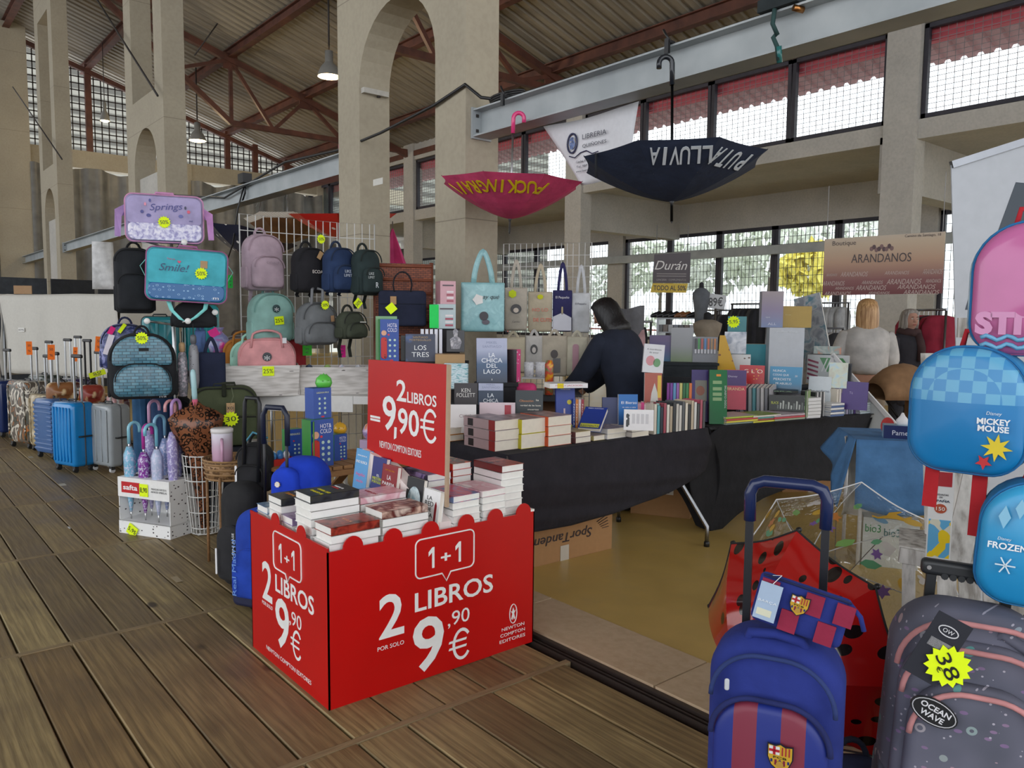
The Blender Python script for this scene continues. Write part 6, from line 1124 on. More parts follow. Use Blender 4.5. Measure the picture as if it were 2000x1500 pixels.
LE = [PL(*p) for p in ((1388, 1056), (1352, 985), (1342, 930), (1352, 890), (1385, 850), (1405, 834))]; RE = [PL(*p) for p in ((1662, 968), (1650, 940), (1660, 895), (1675, 865), (1690, 835), (1700, 810))]
HM = [PL(*p) for p in ((1388, 1056), (1400, 1040), (1440, 1003), (1490, 972), (1545, 950), (1600, 938), (1640, 940), (1662, 968))]
def lerp(ps, u): k = min(int(u*(len(ps)-1)), len(ps)-2); f = u*(len(ps)-1)-k; return (ps[k][0]+(ps[k+1][0]-ps[k][0])*f, ps[k][1]+(ps[k+1][1]-ps[k][1])*f)
def c2f(u, v):
    b, l, r = lerp(HM, u), lerp(LE, v), lerp(RE, v); tp = (LE[-1][0]+(RE[-1][0]-LE[-1][0])*u, .75)
    x = (1-u)*l[0]+u*r[0]+(1-v)*b[0]+v*tp[0]-((1-u)*(1-v)*LE[0][0]+u*(1-v)*RE[0][0]+(1-u)*v*LE[-1][0]+u*v*RE[-1][0])
    z = (1-u)*l[1]+u*r[1]+(1-v)*b[1]+v*tp[1]-((1-u)*(1-v)*LE[0][1]+u*(1-v)*RE[0][1]+(1-u)*v*LE[-1][1]+u*v*RE[-1][1])
    return (x, -.01+.05*math.sin(PI*v)*math.sin(PI*u), max(.01, z))
MB().sheet(c2f, 40, 24).build('front_drop', BK2, c2, solid=.003); MB().box(-.01, L2+.01, -.012, .82, .745, .75).build('top_sheet', BK2, c2)
for x, s_ in ((-.012, -1), (L2+.012, 1)): MB().sheet(lambda u, v: (x-s_*.12*math.sin(PI*v), .82*(u*(1-.0)+0), .02+.73*v if u < .12 or u > .88 else .02+.73*v+(1-v)*.25*math.sin(PI*(u-.12)/.76)), 16, 12).build('side_drop', BK2, c2, solid=.003)
def lp(x, y, z=.75): q = A2+e2*x-n2*y; return Vector((q.x, q.y, z))
def lx(px, y=0): return PL(px, 815)[0]
G4 = 'books on the far table'
def piled(lab, pxl, pxr, y, n, T, c, spc, dep=.2, z0=.75, grp='flat books on the far table', pages='e0dcd4'):
    x0, x1 = lx(pxl), lx(pxr)
    for k in range(n):
        cc, ss = (c[k % len(c)], spc[k % len(spc)]); q = lp((x0+x1)/2+rnd.uniform(-.01, .01), y+dep, z0+T*(k+1))
        book('%s, %s' % (lab, ['bottom', 'second', 'third', 'fourth', 'fifth', 'sixth', 'seventh', 'eighth'][k] if n > 1 else 'single'), q, dep, x1-x0, T-.001, cc, (FLAT, 0, RZ2+PI/2+rnd.uniform(-.03, .03)), grp, pages, (), None, ss).location = lp(x1, y+dep/2, z0+T*(k+1))
piled('thin colourful childrens book in the left low pile', 1418, 1480, .0, 4, .014, ['b8c83c', '4c9a90', 'd85a3c', 'c8c8c0'], ['7a8a80', 'e0d040', 'c84038', 'b4c840'], .24)
piled('thin childrens book in the middle low pile', 1470, 1525, .0, 4, .013, ['d8d448', '3c8c84', 'c03428', '90a83c'], ['d8d038', 'a83830', '58a098', 'e0dcd0'], .22)
piled('thin childrens book in the right low pile', 1512, 1572, .0, 3, .015, ['c8d44c', 'b83038', 'c8bcc4'], ['98a088', 'c03040', 'b8a8b0'], .24)
piled('white paperback in the stack right of the black framed book', 1577, 1603, .0, 6, .026, ['e4e4e4'], ['d4d4d4'], .2, pages='e8e8e6')
piled('white paperback in the low stack beside the purple book', 1622, 1648, .0, 6, .017, ['e4e4e4'], ['3c5a8c', 'd8d8d8'], .18, pages='e8e8e6')
piled('white paperback on the far right stack of the table', 1684, 1712, .02, 5, .018, ['dcdcdc'], ['b8c4c8'], .18, pages='e4e4e2')
for k in range(6): q = lp(lx(1605+k*3.2), .13, .75); book('white cookbook standing %s between the two stacks' % ['first', 'second', 'third', 'fourth', 'fifth', 'last'][k], q, .15, .19, .012, 'd8d6d4' if k % 2 else '3a3a3c', (0, 0, RZ2+PI/2), G4, 'eae8e4')
for k in range(8): q = lp(lx(1650+k*5.0), .15, .75); book('%s standing book in the right standing row' % ['cream', 'ivory', 'buff', 'grey blue', 'lilac', 'slate', 'steel', 'violet'][k], q, .17, .2+.004*k, .024, ['e0d8c8', 'e4dcd0', 'd4ccbc', '8c98a8', 'a8a0b8', '6c7488', '9098a8', '6a5090'][k], (0, 0, RZ2+PI/2), G4, 'e2dcd0')
def s2(lab, l, t, r, b, d, c, ttl=(), T=.03, turn=0, lean=-6, a=None, z=None, grp=G4, spine=None, st=None):
    return sb(lab, l, t, r, b, d, c, ttl, T, lean, turn, a, grp, spine, z, st=st)
b, w_, h_ = s2('large black comic book cover with white skyline lettering', 1502, 772, 1573, 826, 6.0, '24261f', (('BLACK', 'c8d040', -.34, .5, .02, .2),), turn=-4, z=.75+.05, T=.02, a=None)
for k in range(11): MB().prism([(-w_*.28+k*w_*.07, h_*.12), (-w_*.28+k*w_*.07+.01, h_*.12), (-w_*.28+k*w_*.07+.012, h_*(.35+.35*((k*7) % 5)/5)), (-w_*.28+k*w_*.07, h_*(.38+.35*((k*7) % 5)/5))], -.0015, 0).build('skyline_stroke', mat('b8bcb4' if k % 3 else '6a7068', 'print'), b)
for k, c in enumerate(('4a6a38', 'd8d4cc', '98b078')): q = DP(1576+k*1.5, 822, 6.0); book('%s spined book behind the black comic book' % ['green', 'white', 'light green'][k], (q.x, q.y, .76), .16, .2, .012, c, (0, 0, face(q)+PI/2-.1), G4)
q = DP(1545, 768, 6.05); book('black book lying on top of the black comic book', (q.x+.1, q.y, q.z+.02), .16, .28, .018, '1c1e1e', (FLAT, 0, face(q)+PI/2), G4, spine='2a2e2c', stitle=('OBRA', '8cb08c'))
for k in range(9): q = DP(1448+k*8, 790, 6.15); book('standing comic with %s spine in the slanting row' % ['mauve', 'white', 'dark', 'grey', 'teal', 'silver', 'pearl', 'smoke', 'ash'][k], (q.x, q.y, .78), .17, .2, .022, ['9c8ca0', 'd0ccd4', '54505c', 'b0b0b4', '6aa0a8', 'a8a8ac', 'd0cccc', '8a8a90', 'b8b4b8'][k], (0, R(-8), face(q)+PI/2-.2), G4)
s2('red childrens book with white letters GLO', 1443, 713, 1490, 772, 6.25, 'b81c20', (('G L O', 'f0e0d0', .05, .8, .03, .75), ('BIS', 'f0d8d0', -.3, .4, .02, .25)), turn=-6, T=.025, a=art('b81c20', 'b81c20', 'e8b040', 40, 'spots'))
b, w_, h_ = s2('pink and violet activity book with cream title', 1413, 722, 1456, 800, 6.0, 'c8485c', (('MIRANDA', 'f0d8a0', 0, .52, .022, .85), ('Disney', 'c8c0d8', -.1, .83, .014, .4)), turn=6, T=.03); MB().box(-w_*.49, w_*.49, -.0007, 0, h_*.6, h_*.99).build('violet_band', mat('4c3470', 'print'), b)
s2('light blue book with white title MUCHAS COSAS and hedgehog picture', 1502, 716, 1562, 775, 6.2, '3c88b0', (('NUNCA', 'f0f4f4', -.2, .86, .018, .4), ('COSAS QUE', 'f0f4f4', -.15, .72, .018, .5), ('PERDISTE', 'f0f4f4', -.1, .58, .018, .55), ('MI ABUELO', 'f0f4f4', -.05, .44, .016, .5), ('20', 'f0f0f0', .33, .7, .014, .08)), turn=-10, T=.03, a=art('6a5c58', '3c88b0', '3c90bc', .22, 'grad'))
s2('white cookbook with handwritten title on the far table', 1578, 735, 1620, 792, 6.25, 'd4dce0', (('Pan moderno', '3a4a54', 0, .5, .022, .85),), turn=-8, T=.06)
s2('pale blue map book with a strip of small pictures', 1618, 708, 1652, 758, 6.2, 'b8ccd4', (), turn=-8, T=.03, a=art('b8d4e0', 'd0d8c8', 'c8c8b8', 16), z=None)
s2('book of black picture strip beside the map book', 1653, 710, 1661, 757, 6.25, '2a2c34', (), turn=-8, T=.03)
s2('violet book standing behind the right row', 1630, 745, 1690, 800, 6.15, '4c3480', (('Tú', 'b8a8d8', .0, .6, .02, .1),), turn=-12, T=.02)
# workbook display at the junction of the tables
q = DP(1341, 760, 5.75); t = thing('book_display', 'black cardboard display of workbooks between the two tables', 'display stand', (q.x, q.y, .75), face(q)); dw, dh = .37, .3
MB().box(-dw/2, -dw/2+.01, 0, .26, 0, dh+.06).build('side_board', mat('1e1e22', 'paper'), t); MB().box(-dw/2, dw/2, .24, .26, 0, dh).build('back_board', mat('1e1e22', 'paper'), t); MB().box(-dw/2, dw/2, -.03, -.02, 0, .085).build('front_board', mat('1a1a1e', 'paper'), t); MB().box(-dw/2, dw/2, -.03, .25, 0, .01).build('bottom_board', mat('1e1e22', 'paper'), t)
MB().prism([(-dw/2, .085), (dw*.32, .085), (dw*.4, .12), (-dw/2, .115)], -.032, -.03).build('white_strip', mat('dcdcdc', 'paper'), t); text('CUENTOS Y RELATOS', '2a2a2a', t, -.06, .1, .009, .2, -.034); text('Al aprendiz', 'e0e0e0', t, -.02, .05, .024, .22, -.031)
for k, c in enumerate(('8a2a94', '7a3aa0', '5c9cc8', '9c60b0', 'd0c870', '1c6a34', '2c8040', 'e0701c')): q = DP(1308+k*6.2, 762, 5.7); book('workbook with %s spine in the black display' % ['purple', 'violet', 'sky blue', 'lilac', 'cream', 'dark green', 'green', 'orange'][k], (q.x, q.y, .86), .17, .17+.0, .02, c, (0, R(4), face(q)+PI/2), 'workbooks in the black display')
for k, c in enumerate(('d8642c', 'd87c50', 'dca088', 'a8c4c8', '6a98c8', 'c86070')): q = DP(1335+k*8, 795, 5.6); book('low notebook with %s spine in the display front' % ['orange', 'apricot', 'salmon', 'pale teal', 'blue', 'rose'][k], (q.x, q.y, .765), .14, .15, .026, c, (0, 0, face(q)+PI/2), 'workbooks in the black display')
b, w_, h_ = s2('purple workbook with oval brown picture at the table junction', 1350, 722, 1390, 820, 5.62, '38266c', (), turn=10, T=.035, z=.76, spine='2a2a2e'); MB().box(-w_*.32, w_*.25, -.0015, 0, h_*.4, h_*.8).build('framed_picture', mat('7a786c', 'print'), b); MB().prism(ell(-.01, h_*.6, .03, .035, 16), -.003, 0).build('oval_picture', mat('8c5038', 'print'), b)
b, w_, h_ = s2('tall green workbook at the table junction', 1385, 722, 1420, 822, 5.55, '0f6a38', (), turn=14, T=.035, z=.755, spine='1c2420'); 
for z in (.74, .62, .52, .43): MB().box(-w_*.3, w_*.2, -.0015, 0, h_*z, h_*(z+.06)).build('pale_lines', mat('8aa878', 'print'), b)
MB().box(-w_*.1, w_*.15, -.0015, 0, h_*.88, h_*.92).build('orange_mark', mat('e08a30', 'print'), b); text('TODO CUENTAS', 'd8d8d8', b, w_*.4, h_*.5, .012, .16, -.001, PI/2)
b, w_, h_ = sb('white board game with two round drawn faces, standing high', 1254, 672, 1294, 728, 5.45, 'd0d0d2', (('A mordiscos', '5a5a60', 0, .82, .012, .7), ('de amor', '5a5a60', 0, .71, .012, .45)), turn=4, T=.06, tilt=4); MB().prism(ell(-.02, h_*.42, .03, .035, 16), -.002, 0).build('pink_face_picture', mat('c8848a', 'print'), b); MB().prism(ell(.025, h_*.36, .025, .03, 16), -.002, 0).build('green_face_picture', mat('5f9060', 'print'), b)
b, w_, h_ = sb('childrens book with red and white triangle figure below the white game', 1258, 728, 1292, 800, 5.4, 'a8503c', (), turn=4, T=.05, spine='d8d8d4', z=.78); MB().prism([(-.03, .04), (.045, .04), (.03, h_*.6), (.01, h_*.8), (-.01, h_*.6)], -.002, 0).build('white_figure', mat('c8c4bc', 'print'), b); MB().box(.03, .055, -.0012, 0, h_*.5, h_*.95).build('yellow_strip', mat('d8b030', 'print'), b)
# ---- shelf and goods behind
zs = DP(1330, 700, 6.6).z; shf2 = riser('dark shelf board carrying boxes behind the far table', 1268, 1402, 6.5, DP(1330, 708, 6.55).z, .3, 0, '20262a')
def gb(lab, l, t, r, b, d, c, side=None, dep=.14, turn=0, ttl=(), a=None, grp='boxes displayed behind the far table', z=None):
    p, w, h, rz = fit(l, t, r, b, d); 
    if z is not None: h += p.z-z; p.z = z
    return boxthing('game_box', lab, 'box', p, rz+R(turn), w, dep, h, a or c, side, grp, ttl)
zq = shf2.location.z+DP(1330, 708, 6.55).z
gb('violet to blue box behind the woman, left on the dark shelf', 1268, 655, 1310, 705, 6.7, None, '6a7aa0', a=art('3c6a8c', '5c5a88', '6a5a80', .2, 'grad'), z=zq)
gb('plain grey green tall box on the dark shelf', 1310, 640, 1352, 705, 6.65, None, '9a9da0', .1, a=art('7c8c6c', '96989a', '98999c', .28, 'grad'), z=zq)
t = gb('clear box of hanging coloured pens on the dark shelf', 1353, 658, 1400, 705, 6.6, '8b8d92', '7a7c80', .1, z=zq)
for k, c in enumerate(('1c1c20', '30903c', 'b04038', '3c78b0', 'c05a30', 'a88050', 'c87830')): MB().box(-.085+k*.026, -.07+k*.026, -.012, -.002, .11, .2).build('pen', mat(c, 'gloss'), t); MB().box(-.085+k*.026, -.07+k*.026, -.012, -.002, .075, .11).build('pen_label', mat('d0d0d4', 'paper'), t)
zb2 = DP(1540, 745, 6.6).z
rs2 = riser('dark riser at the back of the far table under the white box', 1400, 1650, 6.55, .95, .3, .75, '2a2c30', -.3)
t = gb('large plain white box standing upright on the far table', 1500, 640, 1566, 760, 6.6, 'b8bcc2', 'a4a8ae', .12, 14, (('coffee time', 'd0d4d8', 0, .93, .02, .6),), z=.952); ztop_ = t.location.z+ (DP(1533, 640, 6.6).z-.952)
gb('tall violet to grey gradient box on top of the white box', 1487, 569, 1528, 638, 6.65, None, '8a8694', .1, 12, (('agua', 'c8c8d4', -.2, .28, .012, .2), ('ALL', 'd0d0dc', 0, .1, .02, .4)), a=art('7c88a8', '8a7f98', '9a8f94', .3, 'grad'), z=ztop_)
gb('mustard yellow box on top of the white box', 1527, 598, 1584, 640, 6.7, 'a88c44', '7c4a34', .1, 18, (('tosta', 'd8c890', -.3, .6, .01, .2),), z=ztop_)
b, w, h_ = sb('leaning grey and blue marbled board behind the mustard box', 1578, 572, 1632, 740, 6.9, '8c9298', (), T=.02, lean=-2, turn=-25, a=art('7a8088', 'a4a8ac', '4a7888', 12), grp='boards behind the far table', z=.96, tilt=-14)
gb('teal tall carton with open top behind the white toys', 1452, 672, 1496, 745, 6.75, '3c909c', 'a88c54', .12, 10, z=.952)
gb('teal carton with yellow fringe and star price behind the giraffe board', 1420, 618, 1455, 700, 6.95, '5aa0a8', '4a8a94', .08, 0, z=.952)
t = gb('white zebra print bagged toy on the far table', 1415, 648, 1456, 692, 6.7, None, 'c4c8d0', .04, a=art('e0e2e8', 'c8ccd4', '9aa4b4', 14), z=1.2); starlabel(t, -.02, .27, .055, '5,95', -.02)
gb('white box with drawn animals below the zebra toy', 1428, 692, 1464, 740, 6.6, None, 'b8bcc0', .06, a=art('d8d8d6', 'd8d8d6', '6a5a4a', 24, 'spots'), z=.952)
p, w, h, rz = fit(1400, 655, 1446, 745, 6.5); t = thing('giraffe_board', 'yellow printed triangular board with small brown animals', 'display board', (p.x, p.y, .952), rz, None); hh = p.z+h-.952; MB().prism([(-w/2, 0), (w/2, 0), (-w*.2, hh), (-w*.42, hh)], 0, .012).build('board', art('c89a18', 'c89a18', '7a4820', 26, 'spots'), t); MB().prism([(w*.05, .01), (w*.35, .01), (w*.25, .12), (w*.1, .12)], -.003, 0).build('brown_animal_print', mat('6a3c28', 'print'), t)
b, w_, h_ = sb('white board with green arrow and crimson stripes behind the cookbook', 1575, 693, 1652, 765, 6.7, 'b4b8b8', (), T=.03, turn=-10, grp='boards behind the far table', z=.952)
for k in range(5): MB().prism([(-w_*.48, h_*(.85-k*.16)), (-w_*.22, h_*(.75-k*.16)), (-w_*.22, h_*(.68-k*.16)), (-w_*.48, h_*(.78-k*.16))], -.002, 0).build('crimson_stripe', mat('7a2040', 'print'), b)
MB().prism([(-w_*.2, h_*.9), (w_*.35, h_*.9), (w_*.45, h_*.72), (w_*.2, h_*.55), (0, h_*.4)], -.002, 0).build('green_arrow', mat('3c8048', 'print'), b)
for k in range(3): MB().prism([(-.05+k*.03, h_*.42), (-.04+k*.03, h_*.42), (.0+k*.03, h_*.88), (-.01+k*.03, h_*.88)], -.003, 0).build('white_line', mat('d0d4d0', 'print'), b)
b, w_, h_ = sb('picture book with rainbow arch standing on the striped board', 1590, 676, 1640, 700, 6.8, 'b0b0a8', (), T=.03, a=art('b4b4ac', '8a9c98', 'c08060', 14), grp='boards behind the far table', z=1.2)
# easel at the right end of the table
q = DP(1700, 800, 6.3); ea = thing('easel_board', 'white framed childrens easel board with coloured shapes at the table end', 'easel', (q.x, q.y, 0), face(q)-.5)
a_, b_2 = Vector((-.33, 0, 1.18)), Vector((.28, 0, .62))
MB().prism([(-.36, 1.2), (-.34, 1.22), (.3, .62), (.27, .6)], -.01, .01).build('frame_bar', mat('d8d8d8', 'gloss'), ea); MB().prism([(-.36, 1.2), (-.33, 1.2), (-.33, .6), (-.36, .6)], -.01, .01).build('frame_bar', mat('d8d8d8', 'gloss'), ea); MB().prism([(-.36, .6), (.3, .6), (.3, .63), (-.36, .63)], -.01, .01).build('frame_bar', mat('d8d8d8', 'gloss'), ea)
MB().prism([(-.33, .63), (.26, .63), (-.33, 1.17)], 0, .006).build('white_panel', mat('c4c8c8', 'gloss'), ea); MB().prism([(-.3, .66), (-.1, .66), (-.3, .9)], -.003, 0).build('yellow_shape', mat('d8a020', 'print'), ea); MB().prism(ell(-.12, .74, .06, .07, 14), -.003, 0).build('green_shape', mat('3c8c4c', 'print'), ea)
for x in (-.34, .28): MB().tube([(x, .0, .62), (x+.02, .05, 0)], .012, 8).build('leg', mat('b8b8b8', 'metal'), ea)
# ================================================================ BLUE CLOTH TABLE
q = DP(1748, 860, 4.7); rzb = face(q)+.25; zt = q.z; bt_ = thing('small_table', 'small table under the light blue cloth', 'table', (q.x, q.y, 0), rzb); MB().box(-.2, .27, 0, .5, zt-.03, zt-.006).build('tabletop', mat('c0c0bc', 'plastic'), bt_)
for x in (-.17, .24):
    for y in (.03, .46): MB().tube([(x, y, 0), (x, y, zt-.03)], .012, 8).build('leg', mat('dadada', 'plastic'), bt_)
bc = thing('blue_cloth', 'light blue tablecloth on the small table with tissue box', 'tablecloth', (q.x, q.y, 0), rzb); MBL = mat('4c7cae', 'fabric'); MB().box(-.22, .29, -.02, .52, zt-.006, zt).build('top_sheet', MBL, bc)
MB().sheet(lambda u, v: (-.22+.51*u-.0*v, -.022-.02*math.sin(u*7)*(1-v)-.03*(1-v), zt-(.40+.05*math.sin(u*3))*(1-v)), 24, 10).build('front_drop', MBL, bc, solid=.003)
MB().sheet(lambda u, v: (-.222-.09*(1-v)-.02*math.sin(u*8)*(1-v), -.02+.54*u, zt-(.30-.16*u+(.12 if u < .2 else 0))*(1-v)), 16, 10).build('side_drop', MBL, bc, solid=.003)
p, w, h, rz = fit(1738, 832, 1780, 858, 4.75); t = boxthing('tissue_box', 'navy tissue box with a white tissue', 'box', (p.x, p.y, zt), rz+.1, w+.06, .11, h, '1c2a5c', '8cb0c8', None, (('Pamela', 'e0e4f0', .05, .45, .03, .6),)); MB().rings([[(.03*math.cos(a*PI/4)*s_+.01, .05+.03*math.sin(a*PI/4)*s_, h+z) for a in range(8)] for s_, z in ((1, 0), (1.2, .03), (.5, .055), (.2, .075))], True).build('tissue', mat('e8e8ea', 'paper'), t)
p, w, h, rz = fit(1725, 808, 1742, 832, 5.0); tag(MB().prism(ell(0, 0, .04, .055, 18), 0, .01).build('red_disc', mat('b02820', 'plastic'), None, p, rz), 'red round sign standing behind the tissue box', 'sign')
p, w, h, rz = fit(1690, 985, 1790, 1040, 4.75); t = boxthing('bio_box', 'white carton with green printing under the blue cloth', 'box', (p.x, p.y, 0), rz+.1, w, .3, .30, 'c8ccc8', 'b4b8b4', None, (('bio3', '2c8a4c', -.32, .78, .05, .28), ('bio3', '2c6a6c', .02, .72, .05, .28), ('bio3', '2c8a4c', .36, .7, .05, .26)))
tag(MB().sheet(lambda u, v: (.12*(u-.5)*(1+.4*(1-v))+.03*math.sin(v*4), .03*math.sin(u*6), .5*v), 10, 8).build('white_drape', mat('d0ccc4', 'fabric'), None, DP(1668, 1000, 4.95)-Vector((0, 0, .02)), -.6, solid=.003), 'white cloth hanging at the left of the blue tablecloth', 'cloth')
# ================================================================ BACKGROUND SHOPS
def board(name, lab, cat, tl, tr, br, bl, d, c, th=.01):
    a_, b_ = DP(*tl, d), DP(*tr, d); ex = b_-a_; ex.z = 0; nn_ = Vector((ex.y, -ex.x, 0)).normalized(); P = [CP+ray(*q)*((a_-CP).dot(nn_)/ray(*q).dot(nn_)) for q in (bl, br, tr, tl)]; o = P[0]; rz = math.atan2(ex.y, ex.x); u = ex.normalized(); t = thing(name, lab, cat, o, rz)
    pts = [((q-o).dot(u), (q-o).z) for q in P]; MB().prism(pts, 0, th).build('panel', am(c, 'print'), t); return t, pts, (P[1]-P[0]).length
# clothes banner
def bmat():
    nb = NB('banner_print'); s = nb.n('SeparateXYZ', {'Vector': nb.co()}).outputs[2]; f = nb.n('Math', {0: s, 1: .92}, operation='MULTIPLY').outputs[0]; nb.base(nb.ramp(f, [(.02, '743c40'), (.16, '8c5c5c'), (.36, 'bc9a82'), (.55, 'c8b49c'), (.72, 'c8c0b6')]), .5); return nb.m
PA, PB = DP(1606, 577, 9.6), DP(1840, 573, 8.6); L = (PB-PA).xy.length; t = thing('shop_banner', 'brown banner with slanted white lettering hung across the hall', 'banner', PA, math.atan2(PB.y-PA.y, PB.x-PA.x)); zt_ = DP(1612, 468, 9.6).z-PA.z; zr = DP(1842, 453, 8.6).z-PA.z
MB().prism([(0, 0), (L, PB.z-PA.z), (L, zr), (0, zt_)], 0, .006).build('panel', bmat(), t)
def bt2(s, x, z, h, w, c, sh=0, **k): text(s, c, t, x*L, z*zt_, h, w*L, -.003, R(-1), shear=sh, **k)
bt2('Boutique', .18, .9, .055, .21, '4a3c3c'); bt2('ARANDANOS', .5, .62, .1, .5, '3a2c30'); bt2('Camino de Santiago, 18', .83, .95, .03, .28, '4a3c3c')
for r, (z, seq) in enumerate(((.36, ((.08, .1, .03), (.28, .24, .055), (.64, .2, .04), (.92, .15, .055))), (.21, ((.1, .2, .055), (.44, .18, .04), (.70, .28, .06), (.93, .12, .04))), (.12, ((.2, .17, .035), (.43, .26, .055), (.8, .3, .05))), (.03, ((.14, .24, .045), (.5, .18, .03), (.84, .28, .05))))):
    for x, w, h in seq: bt2('ARANDANOS', x, z, h, w, 'c8b4ac', .3)
for k in range(9): MB().prism(ell((.42+.021*k)*L, (.78+.03*math.sin(k*2))*zt_, .022, .028, 8), -.002, 0).build('berry_print', mat('4a2c34' if k % 2 else '7a5a58', 'print'), t)
for x in (.02*L, .98*L): MB().tube([(x, 0, zt_-.01), (x, .0, 3.0-PA.z+.1)], .004, 4).build('cord', mat('8a8a8a', 'plastic'), t)
# Duran sign
t, pts, Ls = board('shop_sign', 'dark brown script sign with yellow TODO AL 50% strip', 'sign', (1278, 497), (1349, 493), (1347, 553), (1275, 553), 13.5, '3c2f34')
hs = pts[3][1]; MB().prism([(-.04, -.16), (Ls-.06, -.16), (Ls-.03, 0), (0, 0)], -.004, .004).build('yellow_strip', mat('c8a818', 'print'), t); text('Durán', 'd8d4d0', t, Ls*.48, hs*.62, .16, Ls*.88, -.004, shear=.35); text('TODO AL 50%', '1c1a18', t, Ls*.46, -.08, .085, Ls*.88, -.006, bold=.02)
for z in (.24, .32): MB().box(Ls*.1, Ls*.9, -.003, 0, hs*z, hs*(z+.02)).build('thin_line', mat('9c9490', 'print'), t)
text('LENCERIA · COMPLEMENTOS', 'a09894', t, Ls*.5, hs*.12, .03, Ls*.8, -.004)
for x in (.05, Ls-.05): MB().tube([(x, 0, hs), (x, .0, hs+.5)], .006, 4).build('cord', mat('5a5a5a', 'plastic'), t)
t, pts, Ls = board('price_sign', 'white price sign reading 89€ above the clothes rails', 'sign', (1384, 573), (1419, 577), (1415, 605), (1381, 601), 11, 'c0c2c4'); text('89€', '2a2a2c', t, Ls*.48, pts[3][1]*.42, .13, Ls*.8, -.003, bold=.02); MB().tube([(Ls/2, .01, 0), (Ls/2, .01, -(t.location.z)+.02)], .012, 6).build('post', mat('c0c0c0', 'metal'), t)
# clothes rails with single garments
def rail(lab, pl, pr, dl, dr, colr, n, gl, seed, sz=.55, grp='garments on the rails', top=None, nm='garment'):
    a, b = DP(*pl, dl), DP(*pr, dr); L = (b-a).xy.length; rz = math.atan2(b.y-a.y, b.x-a.x); h = a.z
    t = thing('clothes_rail', lab, 'clothes rail', (a.x, a.y, 0), rz); MB().tube([(0, 0, h), (L, 0, h)], .014, 6).build('top_rail', mat('8a8c90', 'metal'), t)
    for x in (0.02, L-.02): MB().tube([(x, 0, .03), (x, 0, h)], .014, 6).build('upright', mat('8a8c90', 'metal'), t); MB().box(x-.015, x+.015, -.22, .22, .0, .03).build('foot', mat('4a4a4e', 'metal'), t)
    r = random.Random(seed)
    for k in range(n):
        c = colr[k % len(colr)]; x = .1+(L-.2)*k/max(1, n-1); q = Vector((a.x, a.y, 0))+Vector((math.cos(rz), math.sin(rz), 0))*x; w = .2; gh = gl*r.uniform(.85, 1.1)
        o = thing('garment', '%s, %s from its left end' % (c[1], ['first', 'second', 'third', 'fourth', 'fifth', 'sixth', 'seventh', 'eighth', 'ninth', 'tenth', 'eleventh', 'twelfth', 'thirteenth', 'fourteenth', 'fifteenth', 'sixteenth'][k]), 'garment', (q.x, q.y, h-.06), rz+PI/2+r.uniform(-.2, .2), grp)
        MB().rings([[(sx*(wd)/2+.0, sy, z) for sx, sy in ((-1, -dd), (0, -dd*1.2), (1, -dd), (1, dd), (0, dd*1.2), (-1, dd))] for z, wd, dd in ((-gh, .42, .035), (-gh*.5, .4, .04), (-.12, .4, .04), (-.03, .3, .03), (0.0, .1, .02))], True).build('cloth', mat(c[0], 'fabric'), o)
        MB().tube([(0, 0, 0), (0, 0, .04), (.015, 0, .06), (0, 0, .075)], .004, 5).build('hanger_hook', mat('9a9a9c', 'metal'), o)
rail('clothes rail with black garments left of the mustard box', (1428, 594), (1500, 592), 11, 10.5, (('17171b', 'black coat on the rail left of the mustard box'), ('3a3836', 'charcoal jacket on the rail left of the mustard box'), ('1d1d24', 'navy black jacket on the rail left of the mustard box')), 10, .75, 1)
rail('clothes rail with striped tops behind the blonde woman', (1560, 640), (1650, 628), 11, 10.5, (('8c8a88', 'grey top on the rail behind the marbled board'), ('b4b0ac', 'pale top on the rail behind the marbled board'), ('2a2a2e', 'black top on the rail behind the marbled board')), 12, .7, 2)
rail('high clothes rail with white garments under the brown banner', (1585, 592), (1660, 588), 12, 11.5, (('a4a6a8', 'white shirt on the high rail under the banner'), ('b0b2b2', 'pale shirt on the high rail under the banner')), 9, .7, 3)
rail('clothes rail with red and dark coats at the right under the banner', (1780, 606), (1850, 604), 9.2, 8.4, (('8c1c34', 'crimson coat on the right rail'), ('2a2228', 'dark coat on the right rail'), ('9c2038', 'red coat on the right rail')), 7, .85, 4)
rail('clothes rail with dark scarves behind the boxes in the middle', (1375, 606), (1432, 604), 11.5, 11.2, (('3c3c42', 'dark scarf on the middle rail'), ('5a5a60', 'grey scarf on the middle rail')), 7, .5, 6)
# mannequins / sweater
def bust(lab, px, py, d, w, h, c, neck='2a2c30'):
    p = DP(px, py, d); t = thing('dress_form', lab, 'mannequin', (p.x, p.y, 0), face(p)); z1 = p.z; n = 16
    MB().rings([[(rx*math.cos(2*PI*k/n), ry*math.sin(2*PI*k/n), z1+z*h) for k in range(n)] for z, rx, ry in ((-1, w*.36, .1), (-.6, w*.34, .09), (-.3, w*.46, .11), (-.12, w*.5, .1), (-.03, w*.3, .07), (0, w*.14, .05))], True).build('knit_top', mat(c, 'fabric'), t); MB().lathe([(w*.14, 0), (w*.13, .06), (w*.02, .08)], 12, (0, 0, z1)).build('neck', mat(neck, 'fabric'), t); MB().tube([(0, 0, .02), (0, 0, z1-h)], .018, 8).build('stand', mat('8a8c90', 'metal'), t); MB().lathe([(.001, 0), (.16, 0), (.15, .02), (.001, .03)], 16).build('base', mat('5a5c60', 'metal'), t)
bust('grey knitted top on a dress form below the brown script sign', 1370, 562, 11, .24, .62, '5c6066'); bust('beige sweater with black collar on a dress form behind the pens', 1382, 624, 8.2, .3, .36, '8c8070', '1c1c20')
